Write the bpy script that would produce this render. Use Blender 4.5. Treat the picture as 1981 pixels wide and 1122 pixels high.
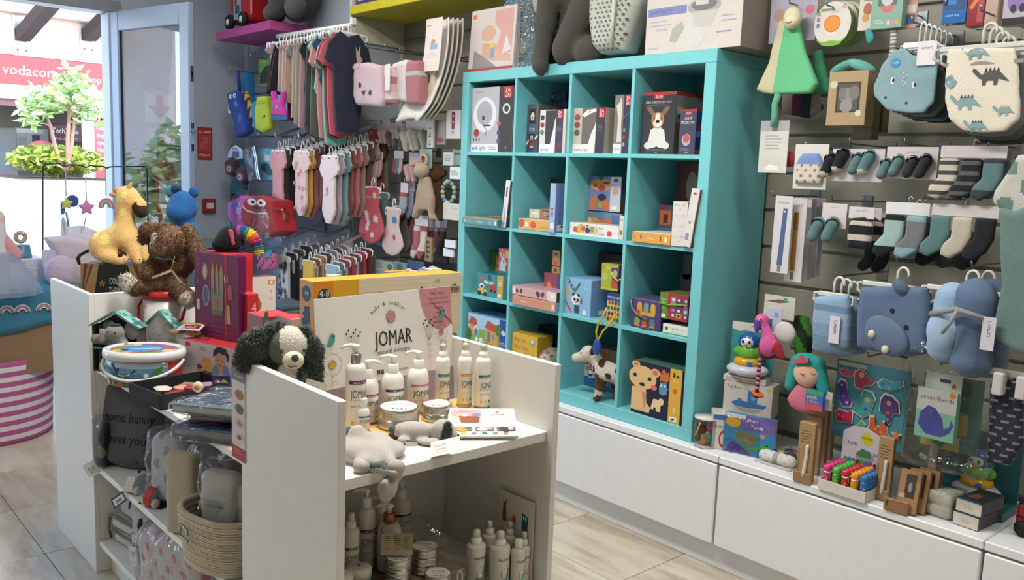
import bpy,bmesh,math,random
import numpy as np
from mathutils import Vector as V,Matrix as Mx,Euler,Quaternion,noise
random.seed(7)
for o in list(bpy.data.objects):bpy.data.objects.remove(o)
SC=bpy.context.scene
COL=SC.collection
PI=math.pi
CAM_C=V((3.406,-2.692,1.464))
FOC=1661.7
_right=V((0.6655,0.7455,0.0378));_up=V((-0.1261,0.0623,0.9901));_fwd=V((-0.7357,0.6636,-0.1355))
_fwd.normalize();_right=(_right-_fwd*_right.dot(_fwd)).normalized();_up=_right.cross(_fwd)
cam=bpy.data.cameras.new('camera');camo=bpy.data.objects.new('camera',cam);COL.objects.link(camo)
cam.sensor_width=36;cam.lens=FOC/1981*36;cam.clip_start=.05;cam.clip_end=200
camo.matrix_world=Mx(((_right.x,_up.x,-_fwd.x,CAM_C.x),(_right.y,_up.y,-_fwd.y,CAM_C.y),(_right.z,_up.z,-_fwd.z,CAM_C.z),(0,0,0,1)))
SC.camera=camo
SC.view_settings.view_transform='Standard';SC.view_settings.look='None'
SC.view_settings.gamma=1;SC.view_settings.use_curve_mapping=False
SC.view_settings.exposure=0.0
w=bpy.data.worlds.new('world');SC.world=w;w.use_nodes=True
nt=w.node_tree;bg=nt.nodes['Background']
sky=nt.nodes.new('ShaderNodeTexSky');sky.sky_type='NISHITA';sky.sun_disc=False
sky.sun_elevation=math.radians(55);sky.sun_rotation=math.radians(70);sky.altitude=100;sky.dust_density=.4;sky.ozone_density=3
nt.links.new(sky.outputs[0],bg.inputs[0]);bg.inputs[1].default_value=1.7
sl=bpy.data.lights.new('sun','SUN');sl.energy=7;sl.angle=.01;sl.color=(1,.95,.86)
so=bpy.data.objects.new('sun',sl);COL.objects.link(so);so.location=(0,-3,12)
so.rotation_euler=V((-.42,.12,-.9)).to_track_quat('-Z','Y').to_euler()
LAMPS=[(1.45,-1.45,62),(-0.3,-0.9,14),(3.3,-0.75,20),(1.2,-3.5,11),(-1.5,-0.9,6)]
def area_lamp(x,y,e):
 l=bpy.data.lights.new('ceiling_lamp','AREA');l.energy=e;l.shape='RECTANGLE';l.size=1.15;l.size_y=.28;l.color=(1,.965,.90)
 o=bpy.data.objects.new('ceiling_lamp',l);COL.objects.link(o);o.location=(x,y,2.86)
for a in LAMPS:area_lamp(*a)
def hx(h):
 if not isinstance(h,str):return tuple(h)
 h=h.lstrip('#')
 if len(h)==3:h=''.join(c*2 for c in h)
 def l(c):return c/12.92 if c<=.04045 else((c+.055)/1.055)**2.4
 return tuple(l(int(h[i:i+2],16)/255)for i in(0,2,4))
MATS={}
def mat(kind):
 if kind in MATS:return MATS[kind]
 m=bpy.data.materials.new(kind);m.use_nodes=True;t=m.node_tree;N=t.nodes;L=t.links
 b=N['Principled BSDF']
 a=N.new('ShaderNodeAttribute');a.attribute_name='Col'
 out=a.outputs['Color']
 P=dict(matte=(.75,.3,60,.06,0),card=(.42,.5,40,.05,0),gloss=(.16,.5,30,.03,0),paint=(.38,.5,25,.05,0),teal=(.45,.45,20,.06,0),plastic=(.3,.5,30,.03,0),fabric=(.92,.15,260,.16,.35),plush=(.95,.1,190,.34,.8),ink=(.5,.4,40,.03,0),metal=(.28,.5,60,.05,0),wood=(.5,.4,25,.1,.1),knit=(.95,.1,420,.3,.6),leaf=(.5,.4,20,.2,0),paper=(.8,.2,30,.04,0),wall=(.85,.2,12,.05,.08),rubber=(.6,.3,30,.05,0))
 r,sp,ns,var,bump=P.get(kind,P['matte'])
 b.inputs['Roughness'].default_value=r;b.inputs['Specular IOR Level'].default_value=sp
 tc=N.new('ShaderNodeTexCoord');no=N.new('ShaderNodeTexNoise');no.inputs['Scale'].default_value=ns;no.inputs['Detail'].default_value=3
 L.new(tc.outputs['Object'],no.inputs['Vector'])
 mr=N.new('ShaderNodeMapRange');mr.inputs[3].default_value=1-var;mr.inputs[4].default_value=1+var
 L.new(no.outputs[0],mr.inputs[0])
 mx=N.new('ShaderNodeVectorMath');mx.operation='SCALE';L.new(out,mx.inputs[0]);L.new(mr.outputs[0],mx.inputs['Scale'])
 L.new(mx.outputs[0],b.inputs['Base Color'])
 if bump:
  bp=N.new('ShaderNodeBump');bp.inputs['Strength'].default_value=bump;bp.inputs['Distance'].default_value=.004
  L.new(no.outputs[0],bp.inputs['Height']);L.new(bp.outputs[0],b.inputs['Normal'])
 if kind=='metal':b.inputs['Metallic'].default_value=1
 if kind in('fabric','plush','knit'):b.inputs['Sheen Weight'].default_value=.15
 if kind=='leaf':
  tr=N.new('ShaderNodeBsdfTranslucent');ms=N.new('ShaderNodeMixShader');ms.inputs[0].default_value=.35
  L.new(mx.outputs[0],tr.inputs[0]);L.new(b.outputs[0],ms.inputs[1]);L.new(tr.outputs[0],ms.inputs[2]);L.new(ms.outputs[0],N['Material Output'].inputs[0])
 if kind in('clear','glass','tulle'):
  tr=N.new('ShaderNodeBsdfTransparent');gl=N.new('ShaderNodeBsdfGlossy');gl.inputs['Roughness'].default_value=.06 if kind!='glass' else.01
  L.new(mx.outputs[0],tr.inputs[0])
  ms=N.new('ShaderNodeMixShader');lw=N.new('ShaderNodeLayerWeight');lw.inputs[0].default_value=.5
  pw=N.new('ShaderNodeMath');pw.operation='POWER';pw.inputs[1].default_value=3.5;L.new(lw.outputs['Facing'],pw.inputs[0])
  ma=N.new('ShaderNodeMath');ma.operation='MULTIPLY_ADD';ma.inputs[1].default_value=.85;ma.inputs[2].default_value=.05;L.new(pw.outputs[0],ma.inputs[0])
  if kind=='tulle':
   df=N.new('ShaderNodeBsdfTranslucent');L.new(mx.outputs[0],df.inputs[0]);gl=N.new('ShaderNodeBsdfDiffuse');L.new(mx.outputs[0],gl.inputs[0])
   m2=N.new('ShaderNodeMixShader');L.new(df.outputs[0],m2 .inputs[1]);L.new(gl.outputs[0],m2 .inputs[2])
   ms.inputs[0].default_value=.32;L.new(m2 .outputs[0],ms.inputs[2])
  else:
   if kind=='clear':
    nb=N.new('ShaderNodeTexNoise');nb.inputs['Scale'].default_value=28;L.new(tc.outputs['Object'],nb.inputs['Vector'])
    bp=N.new('ShaderNodeBump');bp.inputs['Strength'].default_value=.7;bp.inputs['Distance'].default_value=.02
    L.new(nb.outputs[0],bp.inputs['Height']);L.new(bp.outputs[0],gl.inputs['Normal']);L.new(bp.outputs[0],lw.inputs['Normal'])
   L.new(ma.outputs[0],ms.inputs[0]);L.new(gl.outputs[0],ms.inputs[2])
  L.new(tr.outputs[0],ms.inputs[1]);L.new(ms.outputs[0],N['Material Output'].inputs[0])
 MATS[kind]=m;return m
def floor_mat():
 m=bpy.data.materials.new('wood_look_tile');m.use_nodes=True;t=m.node_tree;N=t.nodes;L=t.links;b=N['Principled BSDF']
 tc=N.new('ShaderNodeTexCoord');mp=N.new('ShaderNodeMapping');mp.inputs['Scale'].default_value=(1.6,9,1)
 oi=N.new('ShaderNodeObjectInfo');L.new(tc.outputs['Object'],mp.inputs[0])
 no=N.new('ShaderNodeTexNoise');no.noise_dimensions='4D';no.inputs['Scale'].default_value=1.5;no.inputs['Detail'].default_value=8;no.inputs['Roughness'].default_value=.65
 mu=N.new('ShaderNodeMath');mu.operation='MULTIPLY';mu.inputs[1].default_value=30;L.new(oi.outputs['Random'],mu.inputs[0]);L.new(mu.outputs[0],no.inputs['W'])
 L.new(mp.outputs[0],no.inputs['Vector'])
 cr=N.new('ShaderNodeValToRGB');e=cr.color_ramp.elements
 e[0].position=.28;e[0].color=(*hx('8d7f70'),1);e[1].position=.75;e[1].color=(*hx('d6cfc0'),1)
 x=cr.color_ramp.elements.new(.42);x.color=(*hx('b3a792'),1);x=cr.color_ramp.elements.new(.55);x.color=(*hx('c6beae'),1)
 L.new(no.outputs[0],cr.inputs[0]);L.new(cr.outputs[0],b.inputs['Base Color']);b.inputs['Roughness'].default_value=.33
 bp=N.new('ShaderNodeBump');bp.inputs['Strength'].default_value=.12;bp.inputs['Distance'].default_value=.003;L.new(no.outputs[0],bp.inputs['Height']);L.new(bp.outputs[0],b.inputs['Normal'])
 return m
def emit_mat(name,col,s):
 m=bpy.data.materials.new(name);m.use_nodes=True;t=m.node_tree
 e=t.nodes.new('ShaderNodeEmission');e.inputs[0].default_value=(*hx(col),1);e.inputs[1].default_value=s
 t.links.new(e.outputs[0],t.nodes['Material Output'].inputs[0]);return m
def ray(u,v):return _fwd+_right*((u-990.5)/FOC)-_up*((v-561)/FOC)
def at(u,v,**k):
 (n,val),=k.items();i='xyz'.index(n);d=ray(u,v);return CAM_C+d*((val-CAM_C[i])/d[i])
def ppm(p):return FOC/((V(p)-CAM_C).dot(_fwd))
def frame(o,x,y=None,z=None):
 x=V(x).normalized();z=V(z).normalized()if z is not None else x.cross(V(y)).normalized();y=z.cross(x)
 return Mx(((x.x,y.x,z.x,o[0]),(x.y,y.y,z.y,o[1]),(x.z,y.z,z.z,o[2]),(0,0,0,1)))
class G:
 def __init__(s):s.v=[];s.f=[];s.c=[];s.s=[]
 def add(s,vs,fs,col,sm=False,M=None):
  b=len(s.v);s.v+=[tuple(M@V(p))for p in vs]if M else[tuple(p)for p in vs]
  c=hx(col)if not(isinstance(col,list))else None
  for i,f in enumerate(fs):s.f.append([b+j for j in f]);s.c.append(c if c else hx(col[i]));s.s.append(sm)
  return s
 def join(s,g,M=None):
  b=len(s.v);s.v+=[tuple(M@V(p))for p in g.v]if M else g.v
  s.f+=[[b+j for j in f]for f in g.f];s.c+=g.c;s.s+=g.s;return s
 def box(s,x0,y0,z0,x1,y1,z1,col,bv=0,M=None,faces=None):
  if bv<=0:
   vs=[(x0,y0,z0),(x1,y0,z0),(x1,y1,z0),(x0,y1,z0),(x0,y0,z1),(x1,y0,z1),(x1,y1,z1),(x0,y1,z1)]
   fs=[(0,3,2,1),(4,5,6,7),(0,1,5,4),(1,2,6,5),(2,3,7,6),(3,0,4,7)]
   return s.add(vs,fs,faces if faces else col,False,M)
  bv=min(bv,(x1-x0)*.45,(y1-y0)*.45,(z1-z0)*.45)
  X,Y,Z=(x0,x1),(y0,y1),(z0,z1);vs=[];ix={}
  for i in(0,1):
   for j in(0,1):
    for k in(0,1):
     q=[X[i],Y[j],Z[k]];sg=[1 if i==0 else-1,1 if j==0 else-1,1 if k==0 else-1]
     for a in range(3):
      p=[q[b]+(0 if b==a else sg[b]*bv)for b in range(3)];ix[i,j,k,a]=len(vs);vs.append(p)
  fs=[];cc=[]
  fc=faces or[col]*6
  fmap={(2,0):0,(2,1):1,(1,0):2,(0,1):3,(1,1):4,(0,0):5}
  def key(a,e,b,bi,c,ci):t=[0,0,0];t[a]=e;t[b]=bi;t[c]=ci;return t
  for a in range(3):
   b,c=(a+1)%3,(a+2)%3
   for e in(0,1):
    L=[tuple(key(a,e,b,p,c,q))for p,q in((0,0),(1,0),(1,1),(0,1))]
    f=[ix[k+(a,)]for k in L];fs.append(f if e else f[::-1]);cc.append(fc[fmap[a,e]])
  for a in range(3):
   b,c=(a+1)%3,(a+2)%3
   for p in(0,1):
    for q in(0,1):
     k0=tuple(key(a,0,b,p,c,q));k1=tuple(key(a,1,b,p,c,q))
     f=[ix[k0+(b,)],ix[k1+(b,)],ix[k1+(c,)],ix[k0+(c,)]]
     fs.append(f if p==q else f[::-1]);cc.append(fc[fmap[c,q]])
  for i in(0,1):
   for j in(0,1):
    for k in(0,1):
     f=[ix[i,j,k,0],ix[i,j,k,1],ix[i,j,k,2]];fs.append(f if(i+j+k)%2 else f[::-1]);cc.append(fc[fmap[2,k]])
  return s.add(vs,fs,list(cc),False,M)
 def tube(s,pts,r,col,n=6,sm=True,cap=True,M=None,closed=False):
  pts=[V(p)for p in pts];m=len(pts);rs=r if isinstance(r,(list,tuple))else[r]*m
  vs=[];up=None;fs=[]
  for i,p in enumerate(pts):
   if closed:t=(pts[(i+1)%m]-pts[i-1])
   else:t=(pts[min(i+1,m-1)]-pts[max(i-1,0)])
   t=t.normalized()if t.length>1e-9 else V((0,0,1))
   if up is None:up=t.orthogonal().normalized()
   else:
    up=up-t*up.dot(t);up=up.normalized()if up.length>1e-6 else t.orthogonal().normalized()
   w_=t.cross(up)
   for k in range(n):
    a=2*PI*k/n;vs.append(p+(up*math.cos(a)+w_*math.sin(a))*rs[i])
  for i in range(m if closed else m-1):
   j=(i+1)%m
   for k in range(n):fs.append((i*n+k,i*n+(k+1)%n,j*n+(k+1)%n,j*n+k))
  if cap and not closed:fs+=[tuple(range(n))[::-1],tuple(range((m-1)*n,m*n))]
  return s.add(vs,fs,col,sm,M)
 def lathe(s,prof,col,n=20,M=None,sm=True,cap=True):
  """prof: (r, z) or (r, z, colour of the band above)"""
  vs=[];fs=[];cc=[]
  for p in prof:
   for k in range(n):a=2*PI*k/n;vs.append((p[0]*math.cos(a),p[0]*math.sin(a),p[1]))
  for i in range(len(prof)-1):
   for k in range(n):fs.append((i*n+k,i*n+(k+1)%n,(i+1)*n+(k+1)%n,(i+1)*n+k));cc.append(prof[i][2]if len(prof[i])>2 else col)
  if cap:
   m=len(prof)
   if prof[0][0]>1e-6:fs.append(tuple(range(n))[::-1]);cc.append(prof[0][2]if len(prof[0])>2 else col)
   if prof[-1][0]>1e-6:fs.append(tuple(range((m-1)*n,m*n)));cc.append(prof[-1][2]if len(prof[-1])>2 else col)
  return s.add(vs,fs,cc,sm,M)
 def ell(s,c,r,col,rot=None,n=14,m=9,M=None):
  r=(r,r,r)if not isinstance(r,(tuple,list))else r
  R=Euler(rot).to_matrix()if rot else Mx.Identity(3);vs=[];fs=[]
  for i in range(m+1):
   th=PI*i/m
   for k in range(n):a=2*PI*k/n;vs.append(V(c)+R@V((r[0]*math.sin(th)*math.cos(a),r[1]*math.sin(th)*math.sin(a),r[2]*math.cos(th))))
  for i in range(m):
   for k in range(n):fs.append((i*n+k,(i+1)*n+k,(i+1)*n+(k+1)%n,i*n+(k+1)%n))
  return s.add(vs,fs,col,True,M)
 def prism(s,poly,d,col,side=None,M=None,bow=0,sm=False):
  """poly in local xz (counter-clockwise seen from -y), front at y=0, back at y=d; bow pushes the middle of the front forward"""
  n=len(poly);vs=[(p[0],0,p[1])for p in poly]+[(p[0],d,p[1])for p in poly]
  side=side or col
  if bow:
   cx=sum(p[0]for p in poly)/n;cz=sum(p[1]for p in poly)/n
   b=len(vs)
   for f_ in(.82,.5):
    vs+=[(cx+(p[0]-cx)*f_,-bow*(1-f_*f_),cz+(p[1]-cz)*f_)for p in poly]
   vs.append((cx,-bow,cz));fs=[]
   rings=[list(range(n)),list(range(b,b+n)),list(range(b+n,b+2*n))]
   for a_,b_ in zip(rings,rings[1:]):
    for i in range(n):fs.append((a_[i],a_[(i+1)%n],b_[(i+1)%n],b_[i]))
   for i in range(n):fs.append((rings[2][i],rings[2][(i+1)%n],b+2*n))
   cs=[col]*len(fs)
  else:fs=[tuple(range(n))];cs=[col]
  fs.append(tuple(range(2*n-1,n-1,-1)));cs.append(col)
  for i in range(n):j=(i+1)%n;fs.append((i,i+n,j+n,j));cs.append(side)
  return s.add(vs,fs,list(cs),sm,M)
 def build(s,name,kind,parent=None,loc=None,label=None):
  me=bpy.data.meshes.new(name);n=len(s.f)
  me.from_pydata(s.v,[],s.f)
  at_=me.attributes.new('Col','FLOAT_COLOR','FACE')
  at_.data.foreach_set('color',np.array([(*c,1)for c in s.c],'f').ravel())
  me.polygons.foreach_set('use_smooth',s.s)
  me.materials.append(mat(kind)if isinstance(kind,str)else kind);me.update()
  o=bpy.data.objects.new(name,me);COL.objects.link(o)
  if parent:o.parent=parent
  if loc is not None:o.location=loc
  if label:o['label']=label
  return o
def tag(o,label=None,cat=None,group=None,kind=None):
 if label:o['label']=label
 if cat:o['category']=cat
 if group:o['group']=group
 if kind:o['kind']=kind
 return o
def thing(name,label,cat,loc=(0,0,0),rz=0,group=None,rot=None):
 o=bpy.data.objects.new(name,None);o.empty_display_size=.05;COL.objects.link(o);o.location=loc
 o.rotation_euler=rot if rot else(0,0,rz);return tag(o,label,cat,group)
def struct(name,g,kind,parent=None):
 o=g.build(name,kind,parent)
 if not parent:o['kind']='structure'
 return o
def dup(root,loc,rz=None,label=None,group=None,rot=None):
 r=root.copy();COL.objects.link(r);r.location=loc
 if rz is not None:r.rotation_euler=(0,0,rz)
 if rot is not None:r.rotation_euler=rot
 if label:r['label']=label
 if group:r['group']=group
 for ch in list(root.children):
  c=ch.copy();COL.objects.link(c);c.parent=r
  for g_ in ch.children:
   d=g_.copy();COL.objects.link(d);d.parent=c
 return r
ORD=['first','second','third','fourth','fifth','sixth','seventh','eighth','ninth','tenth','eleventh','twelfth','thirteenth','fourteenth','fifteenth','sixteenth','seventeenth','eighteenth','nineteenth','twentieth']
_TXT={}
def txt(s):
 if s not in _TXT:
  c=bpy.data.curves.new('t','FONT');c.body=s;c.resolution_u=2;c.size=1
  o=bpy.data.objects.new('t',c);me=o.to_mesh()
  vs=np.zeros(len(me.vertices)*3,'f');me.vertices.foreach_get('co',vs);vs=vs.reshape(-1,3)[:,:2]
  fs=[list(p.vertices)for p in me.polygons]
  w_=vs[:,0].max()if len(vs)else 0.1;x0=vs[:,0].min()if len(vs)else 0
  o.to_mesh_clear();bpy.data.objects.remove(o);bpy.data.curves.remove(c)
  _TXT[s]=(vs-np.array([x0,0]),fs,w_-x0)
 return _TXT[s]
def circ(cx,cy,rx,ry=None,n=18,a0=0,a1=2*PI):
 ry=rx if ry is None else ry
 return[(cx+rx*math.cos(a0+(a1-a0)*i/n),cy+ry*math.sin(a0+(a1-a0)*i/n))for i in range(n if abs(a1-a0)>6.28 else n+1)]
def star(cx,cy,r,k=5,q=.45,a=PI/2):return[(cx+(r if i%2==0 else r*q)*math.cos(a+PI*i/k),cy+(r if i%2==0 else r*q)*math.sin(a+PI*i/k))for i in range(2*k)]
def blob(cx,cy,r,seed=0,k=9,j=.3,ry=None):
 rn=random.Random(seed);ry=ry or r
 return[(cx+r*(1-j+2*j*rn.random())*math.cos(2*PI*i/k),cy+ry*(1-j+2*j*rn.random())*math.sin(2*PI*i/k))for i in range(k)]
HEART=[(0,-.5),(.5,0),(.55,.25),(.4,.45),(.2,.48),(0,.3),(-.2,.48),(-.4,.45),(-.55,.25),(-.5,0)]
class D:
 """flat print on a face: x right, y up in metres; fn maps (x, y, lift) to a point"""
 def __init__(s,fn=None,o=None,ux=(1,0,0),uy=(0,0,1),w=1,h=1,step=.00006):
  s.g=G();s.k=1;s.w=w;s.h=h;s.step=step
  if fn is None:
   o=V(o);ux=V(ux).normalized();uy=V(uy).normalized();nn=ux.cross(uy)
   fn=lambda x,y,l:o+ux*x+uy*y+nn*l
  s.fn=fn
 def _p(s,vs,fs,col):
  l=s.k*s.step;s.k+=1;s.g.add([s.fn(x*s.w,y*s.h,l)for x,y in vs],fs,col);return s
 def rect(s,x,y,w,h,col):return s._p([(x,y),(x+w,y),(x+w,y+h),(x,y+h)],[(0,1,2,3)],col)
 def grid(s,x,y,w,h,col,n=8):return s._p([(x+w*i/n,y+h*j)for j in(0,1)for i in range(n+1)],[(i,i+1,n+2+i,n+1+i)for i in range(n)],col)
 def poly(s,pts,col):return s._p(pts,[tuple(range(len(pts)))],col)
 def ell(s,cx,cy,rx,ry,col,n=18):return s.poly(circ(cx,cy,rx,ry,n),col)
 def star(s,cx,cy,r,col,k=5,q=.45):a=s.w/s.h;return s.poly([(x,cy+(y-cy)*a)for x,y in star(cx,cy,r,k,q)],col)
 def heart(s,cx,cy,r,col):a=s.w/s.h;return s.poly([(cx+x*r,cy+y*r*a)for x,y in HEART],col)
 def line(s,pts,wd,col,closed=False):
  a=s.w/s.h;vs=[];fs=[];pts=list(pts)
  if closed:pts.append(pts[0])
  for i,p in enumerate(pts):
   q0=pts[max(0,i-1)];q1=pts[min(len(pts)-1,i+1)]
   if closed and i in(0,len(pts)-1):q0=pts[-2];q1=pts[1]
   dx=(q1[0]-q0[0])*s.w;dy=(q1[1]-q0[1])*s.h;l=math.hypot(dx,dy)or 1
   nx,ny=-dy/l*wd/2,dx/l*wd/2
   vs+=[(p[0]+nx,p[1]+ny*a),(p[0]-nx,p[1]-ny*a)]
  fs=[(2*i,2*i+1,2*i+3,2*i+2)for i in range(len(pts)-1)]
  return s._p(vs,fs,col)
 def text(s,t,x,y,h,col,al='l',mw=None,rot=0,slant=0):
  """h: letter height in units of y; mw: maximal width in units of x"""
  vs,fs,tw=txt(t);k=h*s.h/.7/s.w;kx=k
  if mw and tw*k>mw:kx=mw/tw
  ox={'l':0,'c':-.5,'r':-1}[al]*tw
  ca,sa=math.cos(rot),math.sin(rot);pts=[]
  for a,b in vs:
   px,py=(a+ox+slant*b)*kx*s.w,b*k*s.w
   pts.append((x+(px*ca-py*sa)/s.w,y+(px*sa+py*ca)/s.h))
  return s._p(pts,fs,col)
 def lines(s,x,y,w,n,dy,col,h=.006,seed=1):
  rn=random.Random(seed)
  for i in range(n):s.rect(x,y-i*dy,w*(.7+.3*rn.random()),h,col);s.k-=1
  s.k+=1;return s
 def build(s,parent,name='print',kind='ink'):return s.g.build(name,kind,parent)
def fnface(o,ux,uy):
 o=V(o);ux=V(ux).normalized();uy=V(uy).normalized();nn=ux.cross(uy)
 return lambda x,y,l:o+ux*x+uy*y+nn*l
def _sd(p,P):
 t=p[0]
 if t=='e':
  c=np.array(p[1]);r=np.array(p[2]if isinstance(p[2],(tuple,list))else(p[2],)*3,float)
  q=P-c
  if len(p)>4 and p[4]:q=q@np.array(Euler(p[4]).to_matrix())
  k0=np.linalg.norm(q/r,axis=-1);k1=np.linalg.norm(q/(r*r),axis=-1)+1e-9
  return k0*(k0-1)/k1
 if t=='c':
  a=np.array(p[1],float);b=np.array(p[2],float);d=b-a
  h=np.clip(((P-a)@d)/(d@d),0,1)
  return np.linalg.norm(P-a-h[...,None]*d,axis=-1)-(p[3]+(p[4]-p[3])*h)
 if t=='p':
  poly=np.array(p[1],float);dd=p[2];rd=p[3];y0=p[5]if len(p)>5 else 0
  x=P[...,0];z=P[...,2];n=len(poly);d2=np.full(x.shape,1e9);sg=np.ones(x.shape)
  for i in range(n):
   a=poly[i];b=poly[i-1];e=b-a;wx=x-a[0];wz=z-a[1]
   h=np.clip((wx*e[0]+wz*e[1])/(e@e+1e-12),0,1)
   d2=np.minimum(d2,(wx-e[0]*h)**2+(wz-e[1]*h)**2)
   c1=z>=a[1];c2=z<b[1];c3=e[0]*wz>e[1]*wx
   fl=(c1&c2&c3)|(~c1&~c2&~c3);sg=np.where(fl,-sg,sg)
  d=sg*np.sqrt(d2)+rd;yy=np.abs(P[...,1]-y0-dd/2)-dd/2+rd
  return np.minimum(np.maximum(d,yy),0)+np.sqrt(np.maximum(d,0)**2+np.maximum(yy,0)**2)-rd
 if t=='b':
  c=np.array(p[1]);q=P-c
  if len(p)>5 and p[5]:q=q@np.array(Euler(p[5]).to_matrix())
  q=np.abs(q)-np.array(p[2])+p[3]
  return np.linalg.norm(np.maximum(q,0),axis=-1)+np.minimum(q.max(-1),0)-p[3]
def _col(p):return p[5]if p[0]=='c' else p[4]if p[0]in 'pb' else p[3]
def _bb(p):
 if p[0]=='e':
  r=p[2]if isinstance(p[2],(tuple,list))else(p[2],)*3;m=max(r)if len(p)>4 and p[4]else None
  return[(p[1][i]-(m or r[i]),p[1][i]+(m or r[i]))for i in range(3)]
 if p[0]=='c':return[(min(p[1][i]-p[3],p[2][i]-p[4]),max(p[1][i]+p[3],p[2][i]+p[4]))for i in range(3)]
 if p[0]=='b':
  m=max(p[2])*1.5 if len(p)>5 and p[5]else None;return[(p[1][i]-(m or p[2][i]),p[1][i]+(m or p[2][i]))for i in range(3)]
 xs=[q[0]for q in p[1]];zs=[q[1]for q in p[1]];y0=p[5]if len(p)>5 else 0;return[(min(xs),max(xs)),(y0,y0+p[2]),(min(zs),max(zs))]
def soft(prims,vox=.006,k=.012,colfn=None,amp=0,fr=30,g=None,seed=0,warp=None):
 """one continuous mesh over the smooth union of prims; faces take the colour of the nearest solid"""
 bb=np.array([_bb(p)for p in prims]);lo=bb[:,:,0].min(0)-2*vox-amp;hi=bb[:,:,1].max(0)+2*vox+amp
 n=np.ceil((hi-lo)/vox).astype(int)+1
 ax=[lo[i]+vox*np.arange(n[i])for i in range(3)]
 P=np.stack(np.meshgrid(*ax,indexing='ij'),-1)
 F=None
 for p in prims:
  d=_sd(p,P)
  if F is None:F=d
  elif k>0:h=np.maximum(k-np.abs(F-d),0)/k;F=np.minimum(F,d)-h*h*k*.25
  else:F=np.minimum(F,d)
 if amp:
  s_=seed*1.7;w_=np.sin(P[...,0]*fr+s_+2*np.sin(P[...,2]*fr*.6+s_))*np.sin(P[...,2]*fr*.8+1.3+s_+P[...,1]*fr*.7)
  F=F+amp*w_
 S=F<0
 c=[S[a:n[0]-1+a,b:n[1]-1+b,e:n[2]-1+e]for a in(0,1)for b in(0,1)for e in(0,1)]
 tot=sum(x.astype(int)for x in c);act=(tot>0)&(tot<8)
 I=np.argwhere(act);idx=-np.ones(act.shape,int);idx[act]=np.arange(len(I))
 acc=np.zeros((len(I),3));cnt=np.zeros(len(I))
 cor=[(a,b,e)for a in(0,1)for b in(0,1)for e in(0,1)]
 for i,ca in enumerate(cor):
  for cb in cor[i+1:]:
   if sum(abs(ca[q]-cb[q])for q in range(3))!=1:continue
   fa=F[I[:,0]+ca[0],I[:,1]+ca[1],I[:,2]+ca[2]];fb=F[I[:,0]+cb[0],I[:,1]+cb[1],I[:,2]+cb[2]]
   m=(fa<0)!=(fb<0);t=np.where(m,fa/(fa-fb+1e-12),0)
   acc+=np.where(m[:,None],np.array(ca)+t[:,None]*(np.array(cb)-np.array(ca)),0);cnt+=m
 vs=lo+(I+acc/np.maximum(cnt,1)[:,None])*vox
 fs=[]
 for a in range(3):
  b,e=(a+1)%3,(a+2)%3
  sl0=[slice(1,n[0]-1),slice(1,n[1]-1),slice(1,n[2]-1)];sl1=list(sl0);sl0[a]=slice(0,n[a]-1);sl1[a]=slice(1,n[a])
  s0=S[tuple(sl0)];s1=S[tuple(sl1)];E=np.argwhere(s0!=s1)
  off=np.ones(3,int);off[a]=0;E=E+off
  flip=S[E[:,0],E[:,1],E[:,2]]
  def cell(db,de):q=E.copy();q[:,b]-=db;q[:,e]-=de;return idx[q[:,0],q[:,1],q[:,2]]
  q=np.stack([cell(1,1),cell(0,1),cell(0,0),cell(1,0)],1)
  q[~flip]=q[~flip][:,::-1];fs.append(q)
 fs=np.concatenate(fs);ctr=vs[fs].mean(1)
 if len(prims)>1:
  best=np.argmin(np.stack([_sd(p,ctr)for p in prims]),0);pal=np.array([hx(_col(p))for p in prims]);cols=pal[best]
 else:cols=np.tile(np.array(hx(_col(prims[0]))),(len(fs),1))
 if colfn:
  for i,(x,y,z)in enumerate(ctr):
   r=colfn(x,y,z)
   if r:cols[i]=hx(r)
 if warp:vs=np.array([warp(*v)for v in vs])
 g=g or G();b0=len(g.v)
 g.v+=[tuple(v)for v in vs.tolist()];g.f+=(fs+b0).tolist();g.c+=[tuple(x)for x in cols.tolist()];g.s+=[True]*len(fs)
 return g
def fur(g,n,L,wd=.002,keep=None,seed=1,droop=.4,col=None,segs=1,jit=.25):
 """tufts of fibres growing out of a mesh"""
 rn=random.Random(seed);out=G();vs=g.v;F=[i for i in range(len(g.f))if keep is None or keep(g,i)]
 if not F:return out
 for _ in range(n):
  i=rn.choice(F);f=g.f[i];a,b,c=V(vs[f[0]]),V(vs[f[1]]),V(vs[f[2]])
  d=V(vs[f[3]])if len(f)>3 else c
  nn=(c-a).cross(d-b)
  if nn.length<1e-12:continue
  nn.normalize();s,t=rn.random(),rn.random()
  p=(a*(1-s)+b*s)*(1-t)+(d*(1-s)+c*s)*t
  dr=(nn+V((rn.uniform(-.6,.6),rn.uniform(-.6,.6),rn.uniform(-.6,.6)-droop))).normalized()*L*rn.uniform(.6,1.3)
  u=dr.orthogonal().normalized()*wd;w_=dr.cross(u).normalized()*wd
  cc=hx(col)if col else g.c[i];m=rn.uniform(1-jit,1+jit);cc=tuple(x*m for x in cc)
  out.add([p+u,p-u*.5+w_*.87,p-u*.5-w_*.87,p+dr],[(0,1,3),(1,2,3),(2,0,3)],cc,True)
 return out
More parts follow.
